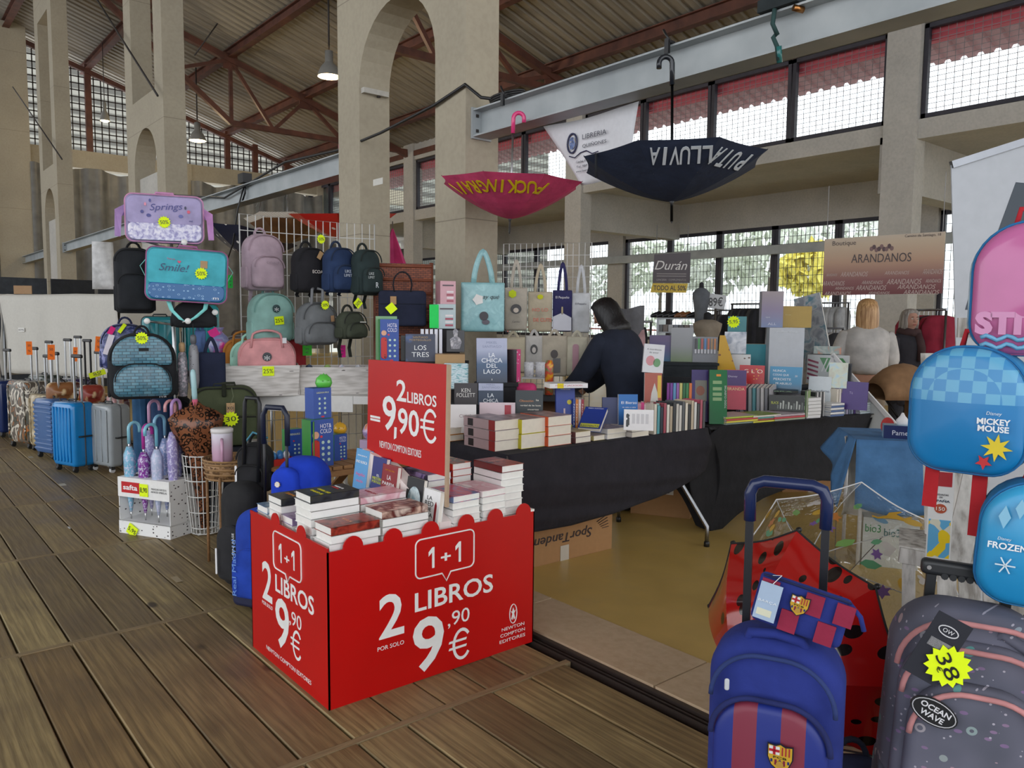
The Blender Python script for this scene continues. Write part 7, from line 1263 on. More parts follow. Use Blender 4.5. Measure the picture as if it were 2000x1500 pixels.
p, w, h, rz = fit(1203, 600, 1256, 700, 8.5); tag(MB().sheet(lambda u, v: (w*(u-.5), .04*math.sin(u*7), (h+.4)*v-.02*math.sin(u*5)*v), 10, 8).build('grey_sheet', mat('6c6c70', 'fabric'), None, p-Vector((0, 0, .4)), rz, solid=.004), 'grey sheet hung over a rack right of the woman in navy', 'cloth')
rail('pale rack frame beside the grey sheet', (1235, 628), (1275, 626), 8.6, 8.6, (('c09a9c', 'pinkish blouse on the rack beside the grey sheet'), ('1c1c20', 'black top on the rack beside the grey sheet')), 2, .4, 7)
# shoe shelf
a, b = DP(1285, 618, 12.5), DP(1368, 616, 12.2); ss = thing('shoe_shelf', 'shelf with rows of shoe boxes below the brown script sign', 'shelf', (a.x, a.y, 0), math.atan2(b.y-a.y, b.x-a.x)); Ls = (b-a).xy.length
for z in (a.z-.02, a.z-.24, a.z-.5): MB().box(0, Ls, 0, .4, z-.02, z).build('shelf_board', mat('8a8c8e', 'metal'), ss)
for x in (0, Ls): MB().box(x-.02, x+.02, 0, .4, 0, a.z-.02).build('side_post', mat('9a9c9e', 'metal'), ss)
for k in range(8):
    for j, zz in enumerate((a.z-.24, a.z-.5)):
        q = a+(b-a)*((k+.5)/8); boxthing('shoe_box', '%s shoe box, %s on the %s shelf' % (['grey', 'taupe', 'white', 'blue grey'][(k+j) % 4], ['first', 'second', 'third', 'fourth', 'fifth', 'sixth', 'seventh', 'last'][k], ['upper', 'lower'][j]), 'box', (q.x, q.y, zz+.001), ss.rotation_euler.z, .075, .3, .11, ['6a6c70', '7a706c', 'b8bcc4', '7c8290'][(k+j) % 4], None, 'shoe boxes on the shelf')
for k in range(7):
    q = a+(b-a)*((k+.5)/7); t = thing('shoe', '%s shoe standing on the shelf top, %s from the left' % ('tan' if k in (4, 5) else 'black', ['first', 'second', 'third', 'fourth', 'fifth', 'sixth', 'last'][k]), 'shoe', (q.x, q.y+.1, a.z-.02), ss.rotation_euler.z+.3, 'shoes on the shelf top'); MB().rings([[(xx+wd*math.cos(2*PI*j/8)*.0+dx*wd, dy*.04*s_, z*s_) for dx, dy, z in ((0, -1, 0), (0, 1, 0), (0, 1, .5), (0, .5, 1), (0, -.5, 1), (0, -1, .5))] for xx, wd, s_ in ((-.09, 0, .04), (-.05, 0, .07), (0, 0, .09), (.05, 0, .11), (.08, 0, .09))], True).build('upper', mat('7a4c2c' if k in (4, 5) else '1c1c20', 'gloss'), t); MB().box(-.09, .085, -.04, .04, 0, .012).build('sole', mat('2a2422', 'plastic'), t)
# outdoor planting
def leafm(c1, c2):
    nb = NB('foliage'); n_ = nb.n('TexNoise', {'Vector': nb.co(), 'Scale': 6, 'Detail': 5}); nb.base(nb.ramp(n_.outputs['Fac'], [(.35, c1), (.65, c2)]), .8); return nb.m
LM = [leafm('b8bdac', 'ced2c2'), leafm('d8c850', 'eade78'), leafm('bcbfb4', 'd2d4ca')]  # leaf tones paled, the washed-out outdoor haze is put into the colour
def tree(px, X, h, r, lab, m, crown=.5):
    q = XP(px, 600, X); t = thing('tree', lab, 'tree', (X, q.y, -.15), rnd.random()*6, 'trees outside the hall'); MB().tube([(0, 0, 0), (.05, 0, h*.4), (0, .1, h*.8)], [.14, .1, .05], 8).build('trunk', mat('5c5044', 'wood'), t); b = MB(); rr = random.Random(px)
    for k in range(420):
        a, e, s_ = rr.uniform(0, 2*PI), rr.uniform(-1, 1), rr.uniform(.5, 1)**.5; p_ = Vector((r*s_*math.cos(a)*math.sqrt(1-e*e), r*s_*math.sin(a)*math.sqrt(1-e*e), h*(1-crown/2)+h*crown/2*e*s_)); sz = rr.uniform(.2, .4); M_ = Matrix.Translation(p_) @ Euler((rr.uniform(0, 6), rr.uniform(0, 6), 0)).to_matrix().to_4x4()
        b.add([tuple(M_ @ Vector(v)) for v in ((-sz, 0, 0), (0, -sz*.6, .04), (sz, 0, 0), (0, sz*.6, .04))], [(0, 1, 2, 3)])
    stuff(b.build('foliage', LM[m], t))
tree(1585, 29, 4.6, 1.3, 'yellow autumn tree outside the window left of the brown banner', 1, .45)
tree(1500, 36, 6.5, 2.8, 'pale green tree outside, right of the brown script sign', 0); tree(1400, 38, 6, 2.6, 'grey green tree outside behind the 89€ sign', 2); tree(1290, 40, 6.6, 2.8, 'pale green tree outside behind the brown script sign', 0); tree(1650, 40, 7, 3.2, 'grey green tree outside above the mustard box', 2); tree(1180, 44, 5.5, 2.6, 'grey green tree outside left of the brown script sign', 2)
hg = MB(); rr = random.Random(5)
for k in range(1500): 
    p_ = Vector((27+rr.uniform(0, 1.6), rr.uniform(-8, 40), rr.uniform(0, 1.7))); sz = rr.uniform(.12, .28); M_ = Matrix.Translation(p_) @ Euler((rr.uniform(0, 6), rr.uniform(0, 6), 0)).to_matrix().to_4x4(); hg.add([tuple(M_ @ Vector(v)) for v in ((-sz, 0, 0), (0, -sz*.6, .04), (sz, 0, 0), (0, sz*.6, .04))], [(0, 1, 2, 3)])
tag(hg.build('hedge', LM[0]), 'long pale green hedge outside the low windows', 'hedge', kind='stuff')
fn_ = thing('red_railing', 'pale red railing outside the low windows', 'railing', (21, 0, -.15))
for k in range(24): MB().box(-.03, .03, -6+k*1.5, -5.94+k*1.5, 0, 1.25).build('post', mat('b8564a', 'plastic'), fn_)
for z in (.6, 1.2): MB().box(-.025, .025, -6, 28.5, z, z+.05).build('rail', mat('b8564a', 'plastic'), fn_)
# ================================================================ PEOPLE
SKIN = mat('b98a72', 'paper')
def person(label, loc, rz, hgt, lean, armL, armR, top, sleeve, legs, shoe, hair, hairlen, headturn=0, headtilt=0, coatlen=.8, skirtw=.24, hairw=1.0, grey=False, puffy=1.0, skin=None, neckwear=None):
    S = hgt/1.65; t = thing('person', label, 'person', loc, rz); sk = skin or SKIN
    hip = Vector((0, 0, .9*S)); LM_ = Matrix.Rotation(lean, 3, 'X')
    def U_(x, y, z): return hip+LM_ @ Vector((x*S, y*S, (z-.9)*S))
    vs, es, rs = [], [], []
    def ad(p, r, par=None):
        vs.append(tuple(p)); rs.append(r*S); i = len(vs)-1
        if par is not None: es.append((par, i))
        return i
    pel = ad(hip, .13); wst = ad(U_(0, 0, 1.06), .115, pel); ch = ad(U_(0, .01, 1.25), .13, wst); nk = ad(U_(0, .0, 1.40), .05, ch); hb = ad(U_(0, -.015, 1.46), .055, nk)
    HC = U_(0, -.02, 1.55); hd = ad(U_(0, -.02, 1.54), .085, hb); ad(U_(0, -.015, 1.60), .08, hd)
    for s_, arm in ((-1, armL), (1, armR)):
        sh = ad(U_(s_*.17, 0, 1.345), .052, ch); el = ad(Vector(arm[0])*S, .04, sh); wr = ad(Vector(arm[1])*S, .026, el); d = (Vector(arm[1])-Vector(arm[0])).normalized(); pm = ad((Vector(arm[1])+d*.05)*S, .03, wr); x_ = d.cross(Vector((0, 0, 1)));
        x_ = x_.normalized() if x_.length > .1 else Vector((1, 0, 0)); dn = Vector((0, 0, -.25))
        for q in range(4):
            b0 = Vector(arm[1])+d*.08+x_*(.024-.016*q); f1 = ad(b0*S, .009, pm); f2 = ad((b0+(d+dn*.6).normalized()*(.036-.003*abs(q-1)))*S, .008, f1); ad((b0+(d+dn*1.2).normalized()*(.066-.006*abs(q-1.4)))*S, .007, f2)
        th = ad((Vector(arm[1])+d*.03+x_*.034)*S, .011, pm); ad((Vector(arm[1])+d*.06+x_*.05+dn*.05)*S, .009, th)
    for s_ in (-1, 1):
        a = ad(Vector((s_*.09, 0, .84))*S, .085, pel); k = ad(Vector((s_*.1, -.01, .48))*S, .058, a); f = ad(Vector((s_*.1, .02, .09))*S, .036, k); ad(Vector((s_*.11, -.12, .04))*S, .03, f)
    me = bpy.data.meshes.new('body'); me.from_pydata(vs, es, []); o = bpy.data.objects.new('body', me); C.objects.link(o); o.parent = t; me.materials.append(sk)
    md = o.modifiers.new('skin', 'SKIN'); md.use_smooth_shade = True
    for i, sv in enumerate(me.skin_vertices[0].data): sv.radius = (rs[i], rs[i]); sv.use_root = (i == 0)
    sb_ = o.modifiers.new('sub', 'SUBSURF'); sb_.levels = 1; sb_.render_levels = 2
    # clothes: coat, sleeves, trousers, shoes
    n = 18; W_ = puffy
    def ring(z, rx, ry, oy=0, up=True): return [tuple(U_(rx*math.cos(2*PI*k/n), oy+ry*math.sin(2*PI*k/n), z)) if up else (rx*S*math.cos(2*PI*k/n), oy*S+ry*S*math.sin(2*PI*k/n), z*S) for k in range(n)]
    b = MB(); secs = [(coatlen, skirtw, skirtw*.72, 0, False)] if coatlen < .9 else []
    secs += [(.93, .175*W_, .135*W_, 0, True), (1.06, .158*W_, .125*W_, 0, True), (1.22, .185*W_, .14*W_, 0, True), (1.33, .195*W_, .125*W_, 0, True), (1.385, .135*W_, .09*W_, 0, True), (1.425, .07, .066, 0, True)]
    b.rings([ring(*q) for q in secs], True); b.build('coat' if coatlen < .9 else 'sweater', am(top), t, sub=1)
    for s_, arm in ((-1, armL), (1, armR)):
        a, e, w_ = U_(s_*.165, 0, 1.33), Vector(arm[0])*S, Vector(arm[1])*S; MB().tube([a-(e-a)*.12, a+(e-a)*.1, a+(e-a)*.55, e, e+(w_-e)*.5, e+(w_-e)*.97], [.06*S*W_, .075*S*W_, .066*S*W_, .06*S*W_, .05*S*W_, .045*S*W_], 12).build('sleeve', am(sleeve), t, sub=1)
    for s_ in (-1, 1):
        MB().tube([(s_*.075*S, 0, .93*S), (s_*.09*S, 0, .8*S), (s_*.1*S, -.01, .48*S), (s_*.1*S, .02, .07*S)], [.09*S, .1*S, .075*S, .06*S], 12).build('trouser_leg', am(legs), t)
        MB().rings([[(s_*.11*S+.042*wd*math.cos(2*PI*k/10), yy, .012+hh*max(0, math.sin(2*PI*k/10))) for k in range(10)] for yy, wd, hh in ((.06, .7, .06), (.02, 1, .085), (-.06, 1.05, .07), (-.13, .95, .045), (-.165, .5, .03))], True).build('shoe', am(shoe, 'plastic'), t)
    # head details
    HR = Matrix.Rotation(headturn, 3, 'Z') @ Matrix.Rotation(headtilt, 3, 'X')
    def Hd(x, y, z): return HC+HR @ Vector((x*S, y*S, z*S))
    def blobm(nm, m_, cx, cy, cz, rx, ry, rz_, nn=12):
        bb = MB(); bb.rings([[tuple(Hd(cx+rx*math.cos(2*PI*k/nn)*math.sin(PI*j/8+.001), cy+ry*math.sin(2*PI*k/nn)*math.sin(PI*j/8+.001), cz-rz_*math.cos(PI*j/8))) for k in range(nn)] for j in range(9)], True); return bb.build(nm, m_, t)
    blobm('head', sk, 0, .005, 0, .076, .092, .112, 16)
    for s_ in (-1, 1): blobm('eye', mat('e4dcd6', 'gloss'), s_*.03, -.083, .01, .013, .01, .008, 8); blobm('pupil', mat('2a201c', 'gloss'), s_*.03, -.091, .01, .006, .004, .006, 8); blobm('ear', sk, s_*.078, .01, -.005, .012, .02, .03, 8); blobm('eyebrow', mat('4a3a30', 'fabric'), s_*.03, -.088, .03, .017, .004, .004, 8)
    MB().add([tuple(Hd(*q)) for q in ((-.008, -.088, .018), (.008, -.088, .018), (.018, -.088, -.03), (-.018, -.088, -.03), (0, -.118, -.024))], [(0, 1, 4), (1, 2, 4), (2, 3, 4), (3, 0, 4)], True).build('nose', sk, t); blobm('mouth', mat('8c4a44', 'paper'), 0, -.084, -.055, .022, .006, .007, 8)
    hm = am(hair)
    nn = 28; rr = random.Random(3); HRr = []
    for j, (z, fx, fy, oy) in enumerate(((.125, .1, .1, .01), (.118, .5, .5, .01), (.09, .82, .86, .012), (.045, .99, 1.02, .015), (0, 1.04, 1.06, .02), (-.05, 1.06, 1.02, .026), (-.11, 1.06, .92, .034), (-.11-hairlen*.4, 1.02*hairw, .8*hairw, .05), (-.11-hairlen*.8, .95*hairw, .66*hairw, .06), (-.11-hairlen, .6*hairw, .4*hairw, .06))):
        r_ = []
        for k in range(nn):
            a = 2*PI*k/nn; f = 1+.05*(k % 2)+rr.uniform(-.02, .02); x = .092*fx*math.cos(a)*f; y = oy+.108*fy*math.sin(a)*f
            if z < .06 and math.sin(a) < -.35: y = max(y, -.045 if abs(math.cos(a)) > .5 else -.02); x *= .92
            r_.append(tuple(Hd(x, y, z)))
        HRr.append(r_)
    MB().rings(HRr, True).build('hair', hm, t)
    if neckwear: MB().tube([tuple(U_(.085*math.cos(2*PI*k/16), -.01+.085*math.sin(2*PI*k/16), 1.41+.01*math.sin(k*2))) for k in range(16)], .045*S, 10, closed=True).build('scarf', am(neckwear), t); MB().tube([tuple(U_(.03, -.11, 1.4)), tuple(U_(.05, -.16, 1.25)), tuple(U_(.05, -.17, 1.1))], [.04, .045, .04], 8).build('scarf_end', am(neckwear), t)
    return t
def hairm(name, a, b):
    nb = NB(name); w_ = nb.n('TexNoise', {'Vector': nb.co(scale=(60, 60, 3)), 'Scale': 1.4, 'Detail': 3}); nb.base(nb.ramp(w_.outputs['Fac'], [(.35, a), (.65, b)]), .45); nb.bump(w_.outputs['Fac'], .5, .01); return nb.m
HB_, HL_, HG_ = hairm('black_hair', '080608', '120f10'), hairm('blonde_hair', '8a6238', 'c8a070'), hairm('grey_hair', '6a625c', '9a948c')
NV = mat('121a2c', 'fabric')
p = DP(1236, 770, 6.15); person('woman in a navy coat with dark hair, bent over behind the tables', (p.x, p.y, 0), R(-166), 1.68, R(22), ((-.2, -.36, 1.02), (-.17, -.55, .86)), ((.22, -.34, 1.0), (.15, -.56, .86)), NV, NV, '16181e', '1a1a1c', HB_, .10, headtilt=R(28), coatlen=.5, skirtw=.29, puffy=1.32, hairw=1.2)
p = DP(1688, 760, 7.6); person('blonde woman in a loose white sweater seen from behind', (p.x, p.y, 0), face(p)+PI+R(8), 1.68, R(2), ((-.24, -.02, 1.08), (-.2, -.2, .98)), ((.27, .0, 1.08), (.22, -.2, 1.0)), mat('b6b2ae', 'fabric'), mat('b6b2ae', 'fabric'), '8c7c68', '3a3230', HL_, .2, coatlen=1.0, puffy=1.22, hairw=.95)
p = DP(1768, 690, 8.6); person('older woman with grey hair and a brown scarf facing left', (p.x, p.y, 0), face(p)+R(42), 1.6, R(3), ((-.22, -.05, 1.06), (-.14, -.24, 1.0)), ((.22, -.05, 1.06), (.14, -.24, 1.02)), mat('1c1a22', 'fabric'), mat('1c1a22', 'fabric'), '22222a', '1a1a1c', HG_, .03, headturn=R(-10), coatlen=.5, puffy=1.15, neckwear=mat('3a2424', 'fabric'), skin=mat('a87e6c', 'paper'))
# shoulder bag + stroller
p = DP(1722, 640, 7.55)
q = DP(1762, 830, 6.9); q.z = 0; sr = thing('stroller', 'tan baby stroller with black frame beside the blonde woman', 'stroller', q, face(q)-R(60)); TAN = mat('8a6848', 'fabric'); BF = mat('1e1c1e', 'plastic')
n = 12; MB().rings([[(.2*math.cos(PI*k/n), -.02-.28*math.sin(a), .82+.3*math.cos(a)*math.sin(PI*k/n)+.0) for k in range(n+1)] for a in [R(-65+130*j/8) for j in range(9)]], True, False).build('canopy_hood', TAN, sr, solid=.008)
MB().puff(rrect(.36, .5, .08, .08, 6, .42), .1, .04, .01, .1).build('seat_back', TAN, sr); MB().puff(rrect(.36, .12, .04, .04, 5, .4), .34, .04, 0, -.22).build('seat', TAN, sr); MB().puff(rrect(.34, .26, .06, .04, 5, .16), .05, .02, 0, -.27).build('leg_rest', TAN, sr)
for x in (-.22, .22):
    MB().tube([(x, .55, 1.02), (x, .38, .85), (x, -.3, .16)], .013, 8).build('frame_tube', BF, sr); MB().tube([(x, .42, .1), (x, .1, .6), (x, -.05, .8)], .013, 8).build('frame_tube', BF, sr)
    for y, r_ in ((-.32, .09), (.42, .12)): MB().tube([(x-.02, y, r_), (x+.02, y, r_)], r_, 16).build('wheel', mat('141416', 'plastic'), sr)
MB().tube([(-.22, .55, 1.02), (-.18, .58, 1.04), (.18, .58, 1.04), (.22, .55, 1.02)], .018, 8).build('push_handle', mat('5a4030', 'plastic'), sr); MB().puff(rrect(.34, .16, .03, .03, 4, .16), .4, .03, 0, -.1).build('storage_basket', mat('1a1a1c', 'fabric'), sr)
# ================================================================ RIGHT FOREGROUND
# roll-up banner
t, pts, Ls = board('rollup_banner', 'tall white banner with a dark slanted mark at the right edge', 'banner', (1858, 322), (2140, 232), (2170, 1150), (1880, 1150), 3.35, 'a9adb3', .006)
zt_ = pts[3][1]; MB().bar((pts[3][0], 0, pts[3][1]), (pts[2][0], 0, pts[2][1]), .03, .022, (0, 1, 0)).build('top_rail', mat('8a8c90', 'metal'), t)
def onpl(t, px, py): d = ray(px, py); nrm = Vector((math.sin(t.rotation_euler.z), -math.cos(t.rotation_euler.z), 0)); s_ = (Vector(t.location)-CP).dot(nrm)/d.dot(nrm); q = CP+d*s_-Vector(t.location); return (q.x*math.cos(t.rotation_euler.z)+q.y*math.sin(t.rotation_euler.z), q.z)
MB().prism([onpl(t, *q) for q in ((1943, 468), (1984, 356), (2050, 362), (2050, 450))], -.002, 0).build('dark_mark', mat('22303c', 'print'), t); MB().prism([onpl(t, *q) for q in ((1885, 605), (1898, 560), (1930, 560), (1930, 605))], -.002, 0).build('dark_mark', mat('22303c', 'print'), t)
for x in (.06, Ls-.1): MB().box(x-.02, x+.02, -.12, .12, -t.location.z+.002, -t.location.z+.03).build('foot', mat('8a8c90', 'metal'), t)
MB().box(0, Ls, -.04, .04, -t.location.z+.03, -t.location.z+.09).build('base_case', mat('9a9ca0', 'metal'), t); MB().box(0.02, Ls-.02, 0, .006, -t.location.z+.08, .02).build('lower_panel', mat('a9adb3', 'print'), t)
# whitewashed wooden display rack
def washed():
    nb = NB('whitewashed_wood'); a = nb.n('TexNoise', {'Vector': nb.co(scale=(6, 6, 1.2)), 'Scale': 6, 'Detail': 5}); nb.base(nb.ramp(a.outputs['Fac'], [(.32, '807a72'), (.5, 'b4b0aa'), (.7, 'cac6c0')]), .7); nb.bump(a.outputs['Fac'], .2, .01); return nb.m
WW = washed(); q0 = GP(1990, 1440); q0 = DP(1935, 1100, 2.55); q0.z = 0; wr_ = thing('wooden_rack', 'whitewashed slatted wooden rack holding the childrens backpacks', 'rack', q0, face(q0)+.1); rr_z = wr_.rotation_euler.z
def rp(px, py, d): v = DP(px, py, d)-Vector((q0.x, q0.y, 0)); c_, s_ = math.cos(-rr_z), math.sin(-rr_z); return (v.x*c_-v.y*s_, v.x*s_+v.y*c_, v.z)
def plank(a, b, w, th=.022, nm='slat'): MB().bar(a, b, th, w, (0, 1, 0)).build(nm, WW, wr_)
def pk(pa, pb, d1, d2, w, nm='slat'):
    a, b = Vector(rp(*pa, d1)), Vector(rp(*pb, d2)); MB().bar(a, b, w, .022, (0, 1, 0)).build(nm, WW, wr_)
pk((2010, 480), (1862, 1120), 2.75, 2.5, .075, 'post'); pk((2090, 480), (2040, 1300), 2.75, 2.4, .075, 'post')
for k, (xa, xb) in enumerate(((1798, 1838), (1843, 1880))):
    a, b, c_, d_ = rp(xa, 690, 2.78), rp(xb, 690, 2.78), rp(xb+10, 1060, 2.72), rp(xa+8, 1042, 2.72); MB().add([a, b, c_, d_]+[(p[0], p[1]+.018, p[2]) for p in (a, b, c_, d_)], [(3, 2, 1, 0), (4, 5, 6, 7), (0, 1, 5, 4), (1, 2, 6, 5), (2, 3, 7, 6), (3, 0, 4, 7)]).build('back_board', WW, wr_)
for k, (xa, xb) in enumerate(((1830, 1868), (1872, 1915), (1920, 1962), (1967, 2010))):
    a, b, c_, d_ = rp(xa, 1108+k*8, 2.55), rp(xb, 1112+k*8, 2.55), rp(xb+4, 1480, 2.5), rp(xa+4, 1470, 2.5); MB().add([a, b, c_, d_]+[(p[0], p[1]+.018, p[2]) for p in (a, b, c_, d_)], [(3, 2, 1, 0), (4, 5, 6, 7), (0, 1, 5, 4), (1, 2, 6, 5), (2, 3, 7, 6), (3, 0, 4, 7)]).build('front_board', WW, wr_)
pk((1756, 1082), (2060, 1140), 2.62, 2.45, .05, 'shelf_edge'); a = rp(1756, 1068, 2.62); b = rp(2060, 1122, 2.45); MB().prism([(a[0], -.0), (b[0], -.0), (b[0], .02), (a[0], .02)], a[1], a[1]+.26).build('shelf_board', WW, wr_, (0, 0, (a[2]+b[2])/2))
pk((1870, 640), (2080, 640), 2.8, 2.7, .07, 'crossbar')
for x in (-.1, .25): MB().box(x-.03, x+.03, .02, .3, 0, .05).build('foot', WW, wr_)
pk((1775, 1090), (1772, 1450), 2.62, 2.5, .04, 'leg')
# hard-shell childrens backpacks
def egg(w, h, n=8): return rrect(w, h, w*.46, w*.3, n)
def kidbag(label, l, tt, r, b, d, cfront, cside, turn, dd=.12, tilt=0, **k):
    p, w, h, rz = fit(l, tt, r, b, d, face(DP((l+r)/2, b, d))+turn, dd*.9); t = thing('kids_backpack', label, 'backpack', p, 0, 'hard shell kids backpacks', (0, tilt, rz))
    MB().puff(egg(w, h), dd, .03, 0, 0).build('body', am(cside), t); MB().puff(egg(w*.99, h*.99, 10), .05, .03, .02, -.035).build('front_shell', am(cfront, 'gloss'), t)
    MB().tube([(x, -.006, z) for x, z in egg(w*1.005, h*1.0)], .004, 6, closed=True).build('piping', mat('1c6aa0', 'fabric'), t); MB().tube([(-.04, dd*.6, h-.01), (-.03, dd*.6, h+.04), (.03, dd*.6, h+.04), (.04, dd*.6, h-.01)], .008, 6).build('carry_loop', mat('b01c28', 'fabric'), t); return t, w, h
def chk():
    nb = NB('blue_check_shell'); s = nb.n('SeparateXYZ', {'Vector': nb.co()}); c = nb.n('TexChecker', {'Vector': nb.co(loc=(.01, .01, .002)), 'Scale': 32, 'Color1': (*col('3c8ac0'), 1), 'Color2': (*col('62a8cc'), 1)}); f = nb.n('Math', {0: s.outputs[2], 1: .19}, operation='GREATER_THAN'); nb.base(nb.mix(f.outputs[0], '1478b4', c.outputs['Color']), .35); return nb.m
t, w, h = kidbag('blue checked hard shell kids backpack with a yellow burst and red star', 1774, 676, 1990, 922, 2.1, chk(), '2a80b4', R(-14))
text('Disney', 'd8e4ec', t, w*.27, h*.50, .009, .035, -.056, shear=.2); text('MICKEY', 'eef2f4', t, w*.27, h*.44, .016, .075, -.056, bold=.04); text('MOUSE', 'eef2f4', t, w*.27, h*.385, .016, .07, -.056, bold=.04)
MB().prism(star(0, 0, .036, .016, 8, .3), -.004, .0).build('yellow_burst', mat('e0c820', 'print'), t, (w*.3, -.046, h*.24)); MB().prism(star(0, 0, .02, .009, 5, .3), -.004, 0).build('red_star', mat('c02028', 'print'), t, (w*.2, -.044, h*.12))
MB().puff(rrect(.09, h*.33, .02, .02, 4, h*.12), .02, .01).build('side_pocket', mat('a8141e', 'fabric'), t, (w/2+.012, .06, 0), PI/2)
for x, L in ((-w*.3, .11), (w*.12, .17)): MB().add([(x+i, .03+j, z) for z, j in ((.02, .0), (-L, -.02)) for i in (-.018, .018)], [(0, 1, 3, 2)]).build('shoulder_strap', mat('a8141e', 'fabric'), t, solid=.004)
t, w, h = kidbag('pink hard shell kids backpack with raised letters ST at the right edge', 1902, 434, 2120, 694, 2.05, 'c06a9c', art('5a9ac0', '8cbcd4', '3a6a98', 14), R(8))
text('STITCH', 'c888b0', t, .0, h*.24, .06, w*.95, -.05, bold=.08)
for k in range(2): MB().tube([(-w*.42+w*.84*j/20, -.046-.004*math.sin(j), h*(.13-.06*k)+.006*math.sin(j*1.5)) for j in range(21)], .006, 6).build('wave_relief', mat('6aa8cc', 'gloss'), t)
t, w, h = kidbag('light blue hard shell kids backpack with diamonds and a snowflake, right edge', 1908, 938, 2120, 1185, 2.0, art('1c88c0', '2c94c8', '3aa0d0', .3, 'grad'), '1c78ac', R(6), tilt=R(3))
text('Disney', 'd8e4ec', t, -w*.3, h*.545, .008, .03, -.055, shear=.2); text('FROZEN', 'eef2f4', t, -w*.27, h*.49, .017, .085, -.056, bold=.03)
for x, z, s_ in ((-.32, .72, .03), (-.2, .8, .026)): MB().prism([(x*w-s_*.45, z*h), (x*w, z*h-s_), (x*w+s_*.45, z*h), (x*w, z*h+s_)], -.0025, 0).build('diamond_print', mat('88c0dc', 'print'), t, (0, -.052, 0))
for k in range(3): MB().bar((-w*.27+.022*math.cos(k*PI/3), -.056, h*.34+.022*math.sin(k*PI/3)), (-w*.27-.022*math.cos(k*PI/3), -.056, h*.34-.022*math.sin(k*PI/3)), .003, .004, (0, 1, 0)).build('snowflake_arm', mat('d8e8f0', 'print'), t)
t0 = thing('game_blister', 'tall narrow question card game about ESPAÑA hanging on the rack', 'card game', DP(1831, 1095, 2.45), face(DP(1831, 1095, 2.45))+.05); MB().box(-.034, .034, 0, .004, 0, .285).build('card', mat('d6d4d0', 'print'), t0); MB().box(-.03, .028, -.001, 0, .235, .28).build('red_head', mat('a82028', 'print'), t0)
text('PREGUNTAS\nDE', '3a3a40', t0, 0, .205, .006, .04, -.001); text('ESPAÑA', '2a3a50', t0, 0, .19, .009, .05, -.001, bold=.02); MB().prism(ell(0, .165, .017, .015, 16), -.002, 0).build('round_mark', mat('a84828', 'print'), t0); text('150', 'e8e4dc', t0, 0, .165, .011, .024, -.003)
MB().box(-.03, .03, -.001, 0, .01, .13).build('map_picture', art('d8b820', '5a9cc0', 'c8c4b0', 30, 'cells'), t0)
t0.location.z += 0; MB().tube([(0, .004, .285), (0, .02, .32)], .002, 4).build('hang_loop', mat('c8c8c8', 'plastic'), t0)
# ---- trolley backpacks
def crest(par, x, y, z, s, nm='club_crest'):
    sh = [(-.5, .55), (-.2, .5), (0, .6), (.2, .5), (.5, .55), (.5, 0), (.35, -.35), (0, -.6), (-.35, -.35), (-.5, 0)]
    o = MB().prism([(a*s, b*s) for a, b in sh], -.002, 0).build(nm, mat('1a1a2a', 'print'), par, (x, y, z)); g = [(a*s*.9, b*s*.9) for a, b in sh]; MB().prism(g, -.003, -.002).build('gold_field', mat('c8a030', 'print'), o)
    MB().box(-.42*s, -.02*s, -.004, -.003, .12*s, .46*s).build('white_quarter', mat('dcdcd8', 'print'), o); MB().box(-.27*s, -.17*s, -.005, -.004, .12*s, .46*s).box(-.42*s, -.02*s, -.005, -.004, .24*s, .34*s).build('red_cross', mat('b02030', 'print'), o)
    for k in range(3): MB().box((.06+.13*k)*s, (.11+.13*k)*s, -.004, -.003, .12*s, .46*s).build('red_bar', mat('a02434', 'print'), o)
    for k in range(5): MB().box((-.36+.16*k)*s, (-.28+.16*k)*s, -.004, -.003, (-.3+.1*(k in (0, 4)))*s-.0, -.08*s).build('garnet_bar', mat('7a1c3c' if k % 2 else '1c2c6a', 'print'), o)
    MB().prism(ell(0, -.25*s, .14*s, .14*s, 12), -.006, -.004).build('gold_ball', mat('b08a3c', 'print'), o); text('FCB', '1a1a1a', o, 0, .02*s, .09*s, .5*s, -.0045); return o
NVB = mat('1b2c7c', 'fabric'); NVD = mat('16225c', 'fabric'); GRN = '7c1f38'
p = DP(1512, 1440, 2.02); p.z = 0; rz = face(p)+R(-6); bt = thing('trolley_backpack', 'navy blue football trolley backpack with garnet striped pocket', 'backpack', p, rz); bw, bh = .325, .71
MB().puff(rrect(bw, bh-.05, .12, .04, 10, .05), .19, .06, .03, -.08).build('body', NVB, bt)
def strm():
    nb = NB('club_stripes'); s = nb.n('SeparateXYZ', {'Vector': nb.co()}).outputs[0]; f = nb.n('Math', {0: nb.n('Math', {0: nb.n('Math', {0: s, 1: .028}, operation='ADD').outputs[0], 1: 1/.112}, operation='MULTIPLY').outputs[0]}, operation='FRACT').outputs[0]; nb.base(nb.ramp(nb.n('Math', {0: f, 1: .5}, operation='LESS_THAN').outputs[0], [(0, '7a2a3e'), (1, '1b2c7c')]), .5); return nb.m
MB().puff(rrect(.27, .49, .1, .02, 9, .075), .05, .02, .012, -.125).build('striped_pocket', strm(), bt)
MB().tube([(x, -.118, z) for x, z in [q for q in rrect(.28, .50, .105, .02, 9, .075) if q[1] > .1]], .007, 8).build('pocket_zip', NVD, bt)
MB().tube([(x, -.095, z) for x, z in [q for q in rrect(bw*.9, bh-.085, .12, .04, 10, .05) if q[1] > .32]], .006, 8).build('main_zip', mat('24366c', 'fabric'), bt)
for sx in (-1, 1): MB().puff(rrect(.15, .25, .03, .02, 4, .06), .025, .01).build('side_pocket', NVD, bt, (sx*(bw/2+.003), .01, 0), sx*PI/2)
